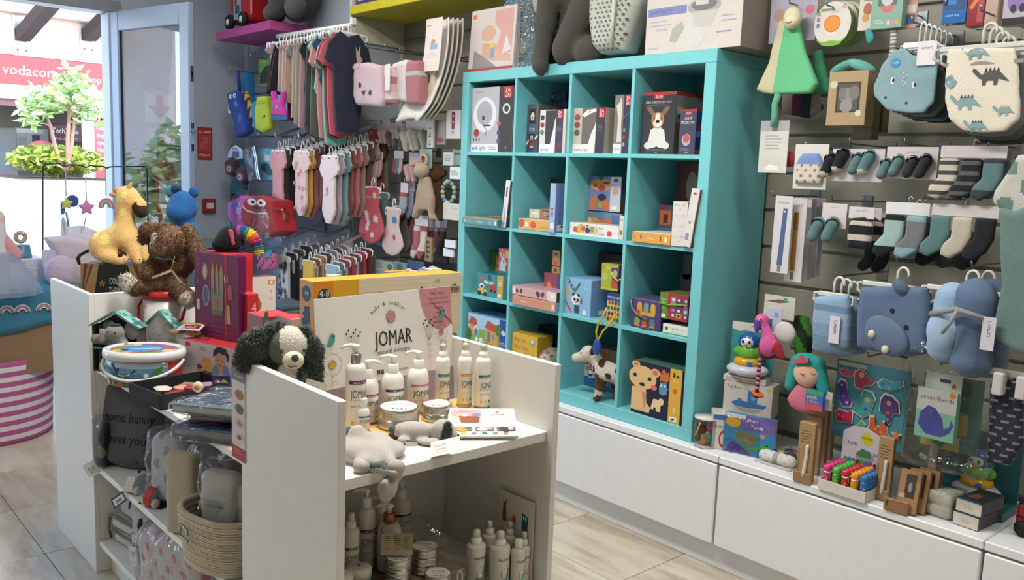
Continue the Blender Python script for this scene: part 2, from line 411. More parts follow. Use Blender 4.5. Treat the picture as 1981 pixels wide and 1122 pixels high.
def heightfn(g,M=None,front=-1):
 """(x, z) -> y of the front of a soft mesh, for print laid on it"""
 A=np.array(g.v);lo=A.min(0);hi=A.max(0);N=40
 gx=((A[:,0]-lo[0])/(hi[0]-lo[0]+1e-9)*(N-1)).round().astype(int);gz=((A[:,2]-lo[2])/(hi[2]-lo[2]+1e-9)*(N-1)).round().astype(int)
 H=np.full((N,N),1e9)
 np.minimum.at(H,(gx,gz),A[:,1])
 for _ in range(N):
  m=H>1e8
  if not m.any():break
  Pd=np.pad(H,1,constant_values=1e9);H=np.where(m,np.minimum.reduce([Pd[2:,1:-1],Pd[:-2,1:-1],Pd[1:-1,2:],Pd[1:-1,:-2]]),H)
 def fn(x,z,l):
  a=min(max((x-lo[0])/(hi[0]-lo[0]+1e-9)*(N-1),0),N-1.001);b=min(max((z-lo[2])/(hi[2]-lo[2]+1e-9)*(N-1),0),N-1.001)
  i,j=int(a),int(b);s,t=a-i,b-j
  y=(H[i,j]*(1-s)+H[i+1,j]*s)*(1-t)+(H[i,j+1]*(1-s)+H[i+1,j+1]*s)*t
  return V((x,y-.0012-l,z))
 return fn
def carton(name,label,cat,loc,w,d,h,front,sides=None,top=None,rz=0,rot=None,group=None,kind='card',bv=.0015,art=None,side_art=None,top_art=None,left_art=None,bname='carton'):
 """box: origin at the front left bottom corner, front towards -y; art(D) prints on the front, side_art on +x, left_art on -x, top_art on top"""
 t=thing(name,label,cat,loc,rz,group,rot);sides=sides or front;top=top or front
 G().box(0,0,0,w,d,h,front,bv,faces=[sides,top,front,sides,sides,sides]).build(bname,kind,t)
 if art:q=D(o=(0,0,0),w=w,h=h);art(q);q.build(t)
 if side_art:q=D(o=(w,0,0),ux=(0,1,0),w=d,h=h);side_art(q);q.build(t)
 if left_art:q=D(o=(0,d,0),ux=(0,-1,0),w=d,h=h);left_art(q);q.build(t)
 if top_art:q=D(o=(0,0,h),uy=(0,1,0),w=w,h=d);top_art(q);q.build(t)
 return t
def hook_pts(r=.016,up=.03):
 return[(0,0,0),(0,0,up)]+[(r-r*math.cos(a),0,up+r*math.sin(a))for a in np.linspace(.2,PI*1.05,8)]
def hanger_g(wd=.22,col='f2f2ee',hook=.05,clip=True,r=.0045):
 """plastic hanger: origin at the middle of the bar, hook above"""
 g=G();g.tube([(0,0,.0),(0,0,hook*.5)]+[(.017-.017*math.cos(a),0,hook*.5+.006+.017*math.sin(a)*1.25)for a in np.linspace(.15,PI*1.1,9)],r*.8,col,6)
 g.box(-wd/2,-.005,-.012,wd/2,.005,.004,col,.003)
 if clip:
  for s in(-1,1):g.tube([(s*wd/2,0,-.004),(s*(wd/2+.012),0,-.004),(s*(wd/2+.014),0,-.028),(s*(wd/2-.004),0,-.04)],r*.9,col,6)
 return g
def peg(p0,p1,name='peg_hook',label=None,group=None,col='8f9296',r=.003):
 """wire hook on the slat wall: from the wall p0 to the tip p1, tip turned up"""
 p0=V(p0);p1=V(p1);g=G();dr=(p1-p0).normalized()
 g.tube([(0,0,0),p1-p0,p1-p0+dr*.006+V((0,0,.016))],r,col,6)
 t=thing(name,label,'hook',p0,0,group);g.build('wire','metal',t)
 G().box(-.02,-.004,-.03,.02,.003,.02,col,.001).build('back_plate','metal',t);return t
 # setting
WH='e9e8e4'
fm=floor_mat()
fl=struct('floor',G().box(-2.6,-5.2,-.06,5.6,.5,-.004,'8d8578'),'matte')
ts=.51
tile_me=None
for j in range(-10,5):
 y0=-1.93+ts*j
 if y0<-4.8 or y0>.1:continue
 off=.037 if y0<-.9 else-.034
 for i in range(-6,11):
  x0=off+ts*i
  if x0<-2.62 or x0>5.1:continue
  if tile_me is None:
   o=G().box(-ts/2+.0016,-ts/2+.0016,-.004,ts/2-.0016,ts/2-.0016,0,'cccccc',.0008).build('tile',fm,fl);tile_me=o.data
  else:o=bpy.data.objects.new('tile',tile_me);COL.objects.link(o);o.parent=fl
  o.location=(x0+ts/2,y0+ts/2,0)
CZ=2.95
struct('ceiling',G().box(-2.6,-5.2,CZ,5.6,.5,CZ+.1,'e8e6e0'),'wall')
for i,(x,y,e)in enumerate(LAMPS):
 t=thing('ceiling_light','white recessed ceiling light panel, number %s from the door'%ORD[i],'light',(x,y,CZ),0,'ceiling light panels')
 G().box(-.62,-.18,-.05,.62,.18,0,'f0f0f0',.005).build('housing','matte',t)
WL='aab0be'
struct('wall_back',G().box(-1.12,.42,0,5.6,.55,CZ,'a3a298'),'wall')
wb=bpy.data.objects['wall_back']
SLAT=.148
SL='908e81'
k=0;z=.47
while z<CZ-.02:
 for(x0,x1)in((-1.12,.02),(1.35,2.72),(2.72,4.0)):
  if x0>2.7 and z<.5:pass
  g=G();g.box(x0+.001,.404,z,x1-.001,.421,min(z+SLAT-.012,CZ-.02),SL,.003);g.build('slat','paint',wb)
 z+=SLAT
ws=struct('wall_step',G().box(-2.62,.06,0,-1.12,.5,CZ,WL),'wall')
wst=struct('trim_1',G().box(-1.119,.055,2.19,-1.10,.40,2.345,'cdc9b8',.004),'paint')
struct('trim_2',G().box(-1.119,.03,0,-1.10,.062,CZ,'dcdcd8',.003),'paint')
struct('trim_3',G().box(-1.125,.385,0,-1.095,.41,CZ,'bdbab0',.003),'paint')
z=.02
while z<2.15:
 for(x0,x1)in((-2.5,-1.8),(-1.8,-1.12)):
  G().box(x0+.001,.046,z,x1-.001,.061,z+SLAT-.012,'989caa',.003).build('slat','paint',ws)
 z+=SLAT
struct('trim_4',G().box(-2.515,.04,0,-2.5,.065,CZ,'b4b6c0',.002),'paint')
XF=-2.6
struct('wall_left',G().box(XF-.2,-.80,0,XF,.5,CZ,'aab1be'),'wall')
struct('wall_left_header',G().box(XF-.2,-5.2,2.46,XF,-.80,CZ,'aab1be'),'wall')
struct('trim_5',G().box(XF-.14,-5.2,2.385,XF+.012,-.78,2.46,'7d838d',.004),'paint')
struct('trim_6',G().box(XF-.14,-.86,0,XF+.012,-.80,2.385,'a4b2c4',.004),'paint')
for i,y in enumerate((-2.36,-3.75,-5.15)):
 struct('trim_%d'%(7+i),G().box(XF-.09,y-.03,0,XF-.02,y+.03,2.39,'a4b2c4',.004),'paint')
for i,(a,b)in enumerate(((-3.72,-2.39),(-5.12,-3.78))):
 wn=struct('window_%d'%(i+1),G().box(XF-.06,a,.06,XF-.05,b,2.38,'f6fafa'),'glass')
struct('wall_right',G().box(5.5,-5.2,0,5.6,.5,CZ,'d8d4c8'),'wall')
struct('wall_front',G().box(-2.6,-5.3,0,5.6,-5.2,CZ,'d8d4c8'),'wall')
dr=thing('door_1','white aluminium glass door standing open beside the alarm sign','door',(XF+.01,-.83,0))
dr['kind']='structure'
ang=math.atan2(.19,.80);DW=.825;DH=2.385
dr.rotation_euler=(0,0,ang)
fr='90a3bc'
G().box(0,-.02,.04,.085,.02,DH,fr,.006).build('hinge_stile','paint',dr)
G().box(DW-.095,-.02,.04,DW,.02,DH,fr,.006).build('lock_stile','paint',dr)
G().box(.085,-.02,DH-.12,DW-.095,.02,DH,fr,.005).build('top_rail','paint',dr)
G().box(.085,-.02,.04,DW-.095,.02,.2,fr,.005).build('bottom_rail','paint',dr)
G().box(.08,-.003,.19,DW-.09,.003,DH-.115,'e6eef4').build('pane','glass',dr)
g=G()
for(a,b,c,d_)in((.08,.087,.19,DH-.11),(DW-.097,DW-.09,.19,DH-.11)):g.box(a,-.008,c,b,.008,d_,'30353c')
g.build('gasket','rubber',dr)
g=G();g.box(DW,-.011,1.93,DW+.003,.011,2.02,'9aa0a8',.001);g.box(DW+.002,-.005,1.955,DW+.004,.005,1.985,'3a3d44');g.build('lock_plate','metal',dr)
g=G();g.box(DW,-.008,1.63,DW+.03,.0,1.638,'33363c');g.box(DW,-.008,1.655,DW+.012,.002,1.685,'33363c');g.box(DW,-.008,1.52,DW+.01,.002,1.56,'33363c');g.build('strike_bolt','metal',dr)
RD='b02a35'
def wall_sign(name,label,y,z,w,h,bgc,fn):
 t=thing(name,label,'sign',(XF+.001,y,z));G().box(0,0,0,.003,w,h,bgc).build('plate','plastic',t)
 q=D(o=(.003,0,0),ux=(0,1,0),w=w,h=h);fn(q);q.build(t);return t
def f1(q):
 q.line([(.04,.04),(.96,.04),(.96,.96),(.04,.96)],.01,RD,True);q.poly([(.38,.9),(.38,.55),(.1,.58),(.5,.12),(.9,.58),(.62,.55),(.62,.9)],RD)
def f2(q):
 q.line([(.04,.04),(.96,.04),(.96,.96),(.04,.96)],.01,RD,True);q.rect(.38,.12,.26,.6,RD);q.line([(.38,.78),(.28,.88),(.68,.88),(.78,.7)],.014,RD)
wall_sign('arrow_sign','white sign with red down arrow seen through the door glass',-.64,1.70,.20,.21,'e9e4e4',f1)
wall_sign('extinguisher_sign','white sign with red extinguisher pictogram seen through the door glass',-.64,1.46,.20,.21,'e9e4e4',f2)
def f3(q):
 q.rect(.03,.02,.94,.96,'a03034');q.rect(.08,.27,.84,.5,'b4403f')
 for i in range(3):q.line([(.3+.15*i,.34),(.25+.15*i,.45),(.42+.12*i,.56),(.4+.12*i,.7)],.009,'f0dfd8')
 q.text('ALARM',.5,.82,.085,'f0dfd8','c',.84);q.text('POINT',.5,.1,.085,'f0dfd8','c',.84)
wall_sign('alarm_point_sign','small red ALARM POINT sign with flames on the wall right of the door',-.285,1.47,.105,.225,'8a2a30',f3)
t=thing('call_point','small dark red fire alarm call point below the alarm sign','alarm',(XF,-.26,1.1));G().box(0,0,0,.04,.09,.1,'8f3038',.006).build('housing','plastic',t);G().box(.04,.02,.03,.044,.07,.07,'d8d0d0',.001).build('button','plastic',t)
ex=thing('fire_extinguisher','red fire extinguisher on the wall behind the glass door','fire extinguisher',(XF+.1,-.56,.98))
G().lathe([(.0,0),(.07,.005),(.078,.02),(.078,.40),(.07,.45),(.035,.48),(.02,.5)],'b3262e',18).build('cylinder','gloss',ex)
g=G();g.lathe([(.022,.5),(.025,.53),(.012,.55)],'2c2c2e',12);g.box(-.012,-.02,.55,.012,.13,.562,'2c2c2e',.003);g.box(-.012,-.02,.57,.012,.15,.582,'2c2c2e',.003);g.build('valve','metal',ex)
G().tube([(0,-.03,.54),(.0,-.13,.53),(.02,-.17,.4),(.03,-.13,.2),(.05,-.1,.05)],.012,'8c2830',8).build('hose','rubber',ex)
G().box(.05,-.05,.2,.0795,.05,.34,'e0d8d0',.002).build('instruction_label','paper',ex);G().box(-.1,-.05,.3,-.05,.05,.36,'6a6a6c',.003).build('wall_bracket','metal',ex)
# outside: paved walk, planter, tree, shop across the way
XO=-14.2
struct('ground',G().box(-16,-16,-.2,-2.8,14,-.02,'b9b3a8'),'matte')
struct('wall_across',G().box(XO-.3,-14,0,XO,-2.0,6.5,'dcc9c0').box(XO-.3,3.05,0,XO,14,6.5,'dcc9c0').box(XO-.3,-2.0,2.5,XO,3.05,6.5,'dccac2'),'wall')
struct('wall_across_inner',G().box(XO-4,-2.4,0,XO-3.8,3.4,2.6,'a9a6a4').box(XO-4,-2.4,2.5,XO-.3,3.4,2.6,'8f8d8c').box(XO-4,-2.5,0,XO-.3,-2.4,2.6,'8a8886').box(XO-4,3.4,0,XO-.3,3.5,2.6,'8a8886'),'wall')
struct('shade_roof_across',G().box(XO,-14,5.0,XO+4.4,14,5.15,'e6dcd6'),'wall')  # canopy slab out of view, depth set to keep the facade shaded
struct('trim_20',G().box(XO,-12,3.9,XO+.25,12,4.05,'d9c3bd',.01),'wall')
struct('trim_21',G().box(XO,-2.6,2.42,XO+.25,3.4,2.66,'f3efee',.01).box(XO-.1,-2.6,2.30,XO+.02,3.2,2.42,'6a3a40'),'paint')
for i,u in enumerate((41,169)):
 p=at(u,75,x=XO);t=thing('roof_beam','%s dark timber roof beam bracketed to the wall across the walk'%('left' if i==0 else 'right'),'beam',p,0,'roof beams')
 G().box(0,-.14,-.3,.03,.14,.55,'b9b2b4',.005).build('steel_plate','metal',t)
 G().tube([(.1,0,.05),(2.6,.35,.95)],.15,'4b4346',4,False).build('beam','matte',t)
 for a in(-.07,.07):
  for b in(-.2,):G().lathe([(.02,0),(.02,.02)],'77747a',8,M=Mx.Translation((.03,a,b))@Mx.Rotation(PI/2,4,'Y')).build('bolt','metal',t)
a=at(-40,105,x=XO+.1);b=at(213,128,x=XO+.1);c=at(213,187,x=XO+.1)
y0=a.y;y1=b.y+.15;z0=2.62;z1=b.z+.02
t=thing('shop_sign','long red lit shop sign with white lettering across the walkway','sign',(XO,y0,z0))
SW=y1-y0;SH=z1-z0
G().box(0,0,0,.14,SW,SH,'8e0a18',.01).build('sign_box','plastic',t)
q=D(o=(.141,0,0),ux=(0,1,0),w=SW,h=SH,step=.001)
yy=lambda u:(at(u,150,x=XO+.1).y-y0)/SW
q.poly([(.93,1),(1,1),(1,.35)],'e58a92')
q.text('vodacom',yy(4),.40,.30,'fbf4f4','l',yy(146)-yy(4));q.text('shop',yy(158),.36,.22,'f6e4e4','l',yy(203)-yy(158))
q.build(t,'lettering')
def slab(name,label,cat,u0,v0,u1,v1,x,dp,col,kind='matte',fn=None):
 p=at(u0,v1,x=x);r=at(u1,v0,x=x);w=r.y-p.y;h=r.z-p.z
 t=thing(name,label,cat,(x,p.y,p.z));G().box(-dp,0,0,0,w,h,col,.01).build('panel',kind,t)
 if fn:q=D(o=(.001,0,0),ux=(0,1,0),w=w,h=h,step=.001);fn(q);q.build(t)
 return t
def f(q):q.text('TechZone',.5,.5,.3,'f4f4f6','c',.8);q.text('Talk to our Experts',.5,.16,.12,'e0d8da','c',.8)
slab('counter_sign','dark red counter sign with white letters inside the shop across the walkway','sign',95,243,158,274,XO-1.6,.1,'5a2733','plastic',f)
t=thing('top_ten_sign','round red Top 10 sign inside the shop across the walkway','sign',at(82,322,x=XO-1.2))
G().prism([(p[0],p[1])for p in circ(0,0,.42,.5,24,0,PI)],.06,'b3323a',M=Mx.Rotation(PI/2,4,'Z')).build('disc','plastic',t)
q=D(o=(.01,-.42,0),ux=(0,1,0),w=.84,h=.5,step=.001);q.text('Top',.17,.3,.3,'f0e4e4');q.line([(.73+.16*math.cos(i*.4),.42+.25*math.sin(i*.4))for i in range(16)],.02,'f0e4e4',True);q.text('10',.73,.32,.22,'f0e4e4','c');q.build(t)
slab('display_wall','pale display board with small posters inside the far shop','board',30,250,95,330,XO-2.5,.1,'d8d5d2','matte',lambda q:(q.rect(.5,.55,.22,.3,'7a5a5e'),q.rect(.1,.6,.25,.2,'c4bcbc'),q.rect(.1,.3,.25,.2,'cfc8c8'),q.rect(-.02,.88,.85,.1,'ffffff')))
slab('grey_cabinet','dark grey cabinet at the left inside the far shop','cabinet',-30,248,32,345,XO-1.5,.4,'6f6e6a')
slab('red_counter','red and white counter at the left below the far shop front','counter',-40,340,40,352,XO-.2,.5,'c02c3e')
slab('grey_plinth','grey plinth of the counter below the far shop front','plinth',-40,352,30,470,XO-.25,.25,'8a8694')
t=slab('post_pillar','white aluminium post of the far shop window','post',166,190,186,420,XO+.02,.12,'eef2f6','paint')
def f(q):
 q.rect(0,.0,1,.3,'f3ecec');q.poly([(0,.3),(1,.2),(1,.36),(.5,.33)],'f3ecec')
 for i,s in enumerate(('Your one-stop','shop for every','aspect of your','life')):q.text(s,.08,.9-.075*i,.045,'f4e4e6','l',.84)
 q.ell(.6,.52,.14,.055,'2a1e1e');q.ell(.62,.5,.08,.035,'8a5f50');q.poly([(.4,.3),(.45,.43),(.6,.46),(.8,.42),(.9,.3)],'e8e6e8')
slab('shop_poster','tall red poster with a smiling woman beside the far shop window','poster',187,235,232,420,XO+.03,.04,'c8303f','plastic',f)
p0=at(15,347,x=-6.6);PZ=p0 .z
struct('planter_wall',G().box(-8.0,p0 .y,0,-6.6,6.0,PZ,'f2efe9',.02),'paint')
struct('soil',G().box(-7.9,p0 .y+.1,PZ-.02,-6.7,5.9,PZ+.01,'4a3a2c'),'matte')
def leaves(c,r,n,size,cols,seed):
 rn=random.Random(seed);g=G()
 for _ in range(n):
  d=V((rn.gauss(0,1),rn.gauss(0,1),rn.gauss(0,1))).normalized()*rn.random()**.4
  p=V(c)+V((d.x*r[0],d.y*r[1],d.z*r[2]));s=size*rn.uniform(.6,1.3)
  u=V((rn.uniform(-1,1),rn.uniform(-1,1),rn.uniform(-.5,.5))).normalized();w_=u.cross(V((rn.uniform(-1,1),rn.uniform(-1,1),1))).normalized()
  g.add([p-u*s,p+w_*s*.45,p+u*s,p-w_*s*.45],[(0,1,2,3)],rn.choice(cols))
 return g
for i,(y,w_)in enumerate(((p0 .y+.62,.5),(p0 .y+1.85,.55),(p0 .y+3.3,.72),(p0 .y+4.9,.72))):
 t=thing('hedge_bush','%s clipped yellow green bush from the left on the white planter'%ORD[i],'bush',(-7.2,y,PZ+.02),0,'planter bushes')
 g=leaves((0,0,.19),(.4,w_,.17),1500,.05,['b4bc4c','cccc5c','94a444','d8d878','7c9040'],3+i);g.build('foliage','leaf',t)['kind']='stuff'
 gs=G()
 for k in range(5):gs.tube([((k-2)*.12,0,0),((k-2)*.18,0,.2)],.012,'5a4a3a',5)
 gs.build('stem','matte',t)
def tree(label,base,k,seed,flip=1):
 t=thing('young_tree',label,'tree',base);X=-6.9
 def q(u,v):p=at(u,v,x=X);b=at(127,330,x=X);return V((0,(p.y-b.y)*flip,p.z-b.z))*k
 tr=G()
 for pts in(((127,330),(116,316),(106,280),(98,245),(90,225)),((127,330),(131,310),(131,270),(134,220),(138,185)),((127,330),(134,310),(139,275),(144,235),(146,190)),((98,245),(85,238)),((144,235),(160,205)),((134,220),(128,205))):
  P=[q(*p)for p in pts];tr.tube(P,[.03*k-.004*k*i for i in range(len(P))]if len(P)>3 else.01*k,'96705c',7)
 tr.build('trunk','matte',t)
 for i,(u,v,r,n)in enumerate(((70,205,.42,170),(65,228,.3,110),(85,188,.45,170),(140,150,.38,170),(132,175,.45,170),(165,195,.5,230),(175,220,.42,170),(105,195,.35,120))):
  leaves(q(u,v),(r*k*.5,r*k*.5,r*k*.4),int(n*.42),.07*k,['a8c478','d0d890','86a868','e4e6b8','b8cc9c'],seed+i).build('foliage','leaf',t)['kind']='stuff'
 return t
tree('young tree with three thin trunks in the white planter',at(127,330,x=-6.9),1,20)
tree('leafy tree mirrored in the open glass door',V((-5.6,-4.6,.0)),1.7,50,-1)
struct('planter_wall_2',G().box(-7.2,-7.2,0,-6.4,-2.6,.9,'efece6',.02),'paint')
# teal cube shelf unit on white drawer cabinets
BZ=.452
TL='74c4cc'
US=1.49;UT=.05;UI=.016;UC=(US-2*UT-3*UI)/4
LX=[0,UT];x=UT
for i in range(3):x+=UC;LX.append(x);x+=UI;LX.append(x)
LX+=[US-UT,US]
CELLX=[(LX[1],LX[2]),(LX[3],LX[4]),(LX[5],LX[6]),(LX[7],LX[8])]
CELLZ=[(BZ+US-LX[2],BZ+US-LX[1]),(BZ+US-LX[4],BZ+US-LX[3]),(BZ+US-LX[6],BZ+US-LX[5]),(BZ+US-LX[8],BZ+US-LX[7])]
t=thing('cube_shelf','tall teal open cube shelf with four by four compartments on white cabinets','shelf',(0,0,BZ))
b=.002
G().box(0,0,US-UT,US,.39,US,TL,b).build('top_board','teal',t)
G().box(0,0,0,US,.39,UT,TL,b).build('bottom_board','teal',t)
G().box(0,0,UT,UT,.39,US-UT,TL,b).build('side_panel','teal',t)
G().box(US-UT,0,UT,US,.39,US-UT,TL,b).build('side_panel','teal',t)
for i in range(3):
 z=US-LX[2*i+3];G().box(UT,.001,z,US-UT,.385,z+UI,TL,.001).build('shelf_board','teal',t)
for c in range(3):
 for r in range(4):G().box(LX[2*c+2],.0015,CELLZ[r][0]-BZ,LX[2*c+3],.384,CELLZ[r][1]-BZ,TL,.001).build('divider','teal',t)
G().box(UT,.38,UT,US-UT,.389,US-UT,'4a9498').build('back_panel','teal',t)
CW='e4e7ec'
for i,(x0,x1,lb)in enumerate(((-.18,.735,'under the left half of the teal shelf'),(.735,1.65,'under the right half of the teal shelf'),(1.65,2.571,'under the bath toys and sock wall'),(2.571,3.5,'at the right edge below the toy train'))):
 t=thing('drawer_cabinet','low white drawer cabinet %s'%lb,'cabinet',(x0,0,0),0)
 wd=x1-x0
 G().box(.001,-.045,BZ-.029,wd-.001,.40,BZ-.001,CW,.003).build('top_board','paint',t)
 G().box(.002,-.015,.10,wd-.002,.39,BZ-.03,'cfcdca').build('carcass','paint',t)
 sl=(0,.004,0,0)[i]
 G().box(.004,-.045,.105,wd-.006 if i==1 else wd-.005,-.018,BZ-.036,CW,.004).build('drawer_front','paint',t)
 G().box(.0,.0,0,wd,.38,.098,CW,.002).build('plinth','paint',t)
 # island gondola: two end units and the bay between them
IW='e2e0dc'
IY0,IY1=-1.83,-1.205
def endcap(name,label,x0,x1,face):
 t=thing(name,label,'display unit',(x0,IY0,0));wd=x1-x0;dp=IY1-IY0
 G().box(0,0,0,wd,.018,1.0,IW,.0015).build('side_panel','paint',t)
 G().box(0,dp-.018,0,wd,dp,1.0,IW,.0015).build('side_panel','paint',t)
 bx=0 if face>0 else wd-.018
 G().box(bx,.018,0,bx+.018,dp-.018,1.0 if face<0 else.93,IW,.0015).build('back_panel','paint',t)
 a,b_=(.018,wd-.022)if face>0 else(.022,wd-.018)
 for z in((.826,.42,.1)if face>0 else(.76,.39,.1)):G().box(a,.018,z-.025,b_,dp-.018,z,IW,.0015).build('shelf_board','paint',t)
 return t
endcap('end_display_unit','white island end unit holding the skincare bottles',1.502,1.95,1)
endcap('end_display_unit','white island end unit at the door end under the giraffe',-.177,.304,-1)
t=thing('bay_shelf_unit','white island shelf bay holding toys, cushion and basket','shelf',(.306,IY0,0))
wd=1.502-.306-.002
for z in(.752,.392,.117):G().box(.002,.012,z-.02,wd-.002,IY1-IY0-.002,z,'e6e4df',.0015).build('shelf_board','paint',t)
for z0,z1 in((.117,.372),(.392,.732)):G().box(.002,.30,z0,wd-.002,.315,z1,IW).build('spine_panel','paint',t)
G().box(.002,.05,0,wd-.002,.065,.097,IW).build('plinth','paint',t)
# goods in the teal shelf
def cb(r,c,u0,u1,vt,vb,y,d,name,label,front,art=None,side=None,top=None,sart=None,tart=None,lift=0,cat='box',rot=None,bv=.0012,clampx=True):
 vm=(vt+vb)/2;p0=at(u0,vm,y=y);p1=at(u1,vm,y=y);x0,x1=p0 .x,p1 .x;z0=CELLZ[r][0]+.0005+lift
 if clampx:x0=max(x0,CELLX[c][0]+.002);x1=min(x1,CELLX[c][1]-.002)
 h=at(u0,vt,y=y).z-z0
 return carton(name,label,cat,(x0,y,z0),x1-x0,d,h,front,side,top,art=art,side_art=sart,top_art=tart,rot=rot,bv=bv)
def zz(q,x,y,w_,h_):
 q.rect(x,y,w_,h_,'b5202b');q.text('ZA',x+w_/2,y+h_*.54,h_*.36,'f2e6e6','c',w_*.8);q.text('ZU',x+w_/2,y+h_*.1,h_*.36,'f2e6e6','c',w_*.8)
def f(q):
 q.rect(0,0,.67,1,'b4b6bf');q.rect(.67,0,.33,1,'3b353a');q.rect(0,0,.67,.13,'eceaf0')
 q.ell(.33,.58,.28,.27,'dfdfe6',28);q.ell(.33,.6,.19,.19,'a9abb6',28);q.line([(.28,.52),(.3,.42),(.38,.35),(.36,.25)],.012,'33343a');q.rect(.27,.5,.06,.06,'33343a');q.rect(.3,.4,.18,.025,'33343a')
 q.ell(.14,.3,.07,.06,'9c2b34');q.ell(.68,.44,.045,.04,'b4644a');q.ell(.68,.3,.045,.04,'44507c');q.ell(.68,.17,.045,.04,'55585e')
 q.text('wall light',.03,.035,.065,'34343c','l',.42,0);q.lines(.46,.09,.18,3,.025,'777780',.008);q.lines(.38,.66,.12,5,.035,'989aa6',.006)
 for i in range(3):q.rect(.06+.07*i,.17,.03,.045,'55555c')
 zz(q,.77,.82,.2,.17);q.ell(.85,.66,.09,.08,'d8d4d8');q.ell(.85,.66,.055,.05,'3b353a');q.ell(.86,.07,.02,.02,'7f8a3a')
 q.text('more night light',.1,.93,.02,'8a8a92','l',.5)
cb(0,0,912,992,171,295,.02,.14,'light_box','grey and black boxed ring wall light in the top left compartment','b4b6bf',f,'3b353a','8c8c92')
t=thing('hang_tab_box','grey hang tab box peeping above the boxed ring light','box',(at(957,160,y=.2).x,.2,CELLZ[0][0]+.0005));hh=at(957,156,y=.2).z-CELLZ[0][0]
G().box(0,0,0,.055,.06,hh-.05,'8a878c').build('carton','card',t);G().box(0,0,hh-.05,.055,.002,hh,'a8a6aa').build('hang_tab','card',t)
def f(q):
 q.rect(0,0,1,.42,'44506e');q.poly([(0,.2),(.3,.32),(.6,.3),(1,.38),(1,.33),(.6,.24),(.3,.26),(0,.15)],'e0ddd8')
 q.rect(.22,.08,.52,.82,'39332f');q.ell(.48,.75,.17,.09,'e4dfc9');q.ell(.47,.72,.08,.025,'b8542f');q.rect(.44,.62,.08,.06,'2e2a2a');q.rect(.22,.4,.52,.2,'54658f');q.text('Pritta',.48,.46,.08,'c9cedd','c',.45)
 q.poly([(.3,.1),(.38,.36),(.58,.36),(.66,.1)],'c9bda6');q.ell(.4,.2,.12,.07,'a34a33');q.ell(.6,.2,.1,.07,'a34a33');q.ell(.49,.26,.06,.06,'3a3532');q.text('dear parents',.1,.94,.025,'9a989e','l',.6)
cb(0,1,1003,1041,203,295,.07,.2,'bird_toy_box','dark grey window box with a small duck figure','55535b',f,'6a625f','5c5657')
def f(q):
 q.rect(0,0,.3,1,'d8d6da');q.rect(.22,.2,.42,.78,'3d3638');q.poly([(.42,.2),(.5,.45),(.58,.7),(.6,.8),(.64,.85),(.64,.2)],'dfe0f0');q.poly([(.55,.72),(.6,.8),(.56,.66)],'d9a63a')
 q.rect(.62,0,.28,1,'3c3a52');q.rect(.9,0,.1,1,'cfcbc2');q.rect(0,0,.58,.2,'ece9ee');q.text('nightlight',.04,.05,.06,'55505a','l',.4)
 zz(q,.67,.8,.2,.18);q.poly([(.7,.14),(.73,.32),(.78,.2),(.84,.28),(.86,.14)],'8c3048');q.lines(.66,.6,.2,4,.035,'8886a0',.008)
 for i,c in enumerate(('33343c','9c3a3a','5c8a68')):q.ell(.1,.82-.17*i,.08,.06,c)
cb(0,1,1044,1094,213,296,.02,.15,'light_box','white and purple boxed bird night light beside the duck box','d8d6da',f,'cfcbc2','4a4658')
for i,(u0,u1,vt,vb,lf)in enumerate(((1070,1096,199,210,.0),(1066,1094,185,197,.045))):
 hb=.205+lf;x0=at(u0,vt,y=.22).x;xx=min(at(u1,vt,y=.22).x,CELLX[1][1]-.004)
 carton('card_box','%s small navy box stacked at the back of the duck compartment'%('lower' if i==0 else 'upper'),'box',(x0,.22,CELLZ[0][0]+hb),xx-x0,.1,.043,'3a4a70','2c3a5c','44547c',art=lambda q:(q.lines(.2,.6,.5,3,.2,'8a96b8',.07),q.rect(.04,.3,.1,.4,'c0c8dc')))
cb(0,1,1040,1096,212,250,.215,.12,'carton_box','brown carton box at the back carrying two navy boxes','5b5048',None,'4d443e','6a5e52',lift=0)
def f(q):
 q.rect(0,0,.3,1,'bdb5a8');q.rect(.28,.2,.45,.8,'6a6360');q.poly([(.28,.85),(.42,.95),(.7,.98),(.72,.92),(.55,.88),(.35,.8)],'e6e3dd');q.poly([(.42,.9),(.55,.94),(.52,.9)],'2e2a2a');q.poly([(.5,.2),(.56,.4),(.68,.6),(.73,.75),(.73,.2)],'dedce0')
 q.rect(.72,0,.28,1,'36333f');q.rect(0,0,.68,.2,'e2dfe0');q.text('reading light',.04,.05,.065,'55505a','l',.55);zz(q,.79,.78,.18,.2);q.lines(.76,.6,.2,4,.035,'8a8894',.008)
 for i,c in enumerate(('9c4a3a','8a3a44','55555a')):q.ell(.13,.8-.17*i,.09,.07,c)
cb(0,2,1108,1170,210,297,.02,.17,'light_box','beige and black boxed heron reading light in the third top compartment','bdb5a8',f,'bab1a2','8c8478',lambda q:(q.lines(.3,.8,.4,3,.08,'8a8276',.02),q.poly(blob(.6,.45,.15,3),'77705f')))
def f(q):
 q.rect(0,.2,.55,.8,'7d746c');q.poly([(.2,.2),(.24,.6),(.1,.82),(.3,.88),(.36,.97),(.45,.84),(.44,.5),(.5,.2)],'cfcac4');q.rect(.55,0,.45,1,'35324a');zz(q,.66,.82,.3,.17);q.rect(0,0,.5,.17,'eae8ea');q.text('torch',.06,.05,.06,'55505a','l',.36)
 q.line([(.55,.6),(.98,.72)],.006,'cfd4e4')
 for i,c in enumerate(('5c9a78','a04a3a','b09aa8')):q.ell(.66,.4-.12*i,.07,.035,c)
cb(0,2,1188,1219,184,297,.03,.14,'torch_box','tall narrow boxed giraffe torch beside the reading light','8a8078',f,'2e2b40','6a6258')
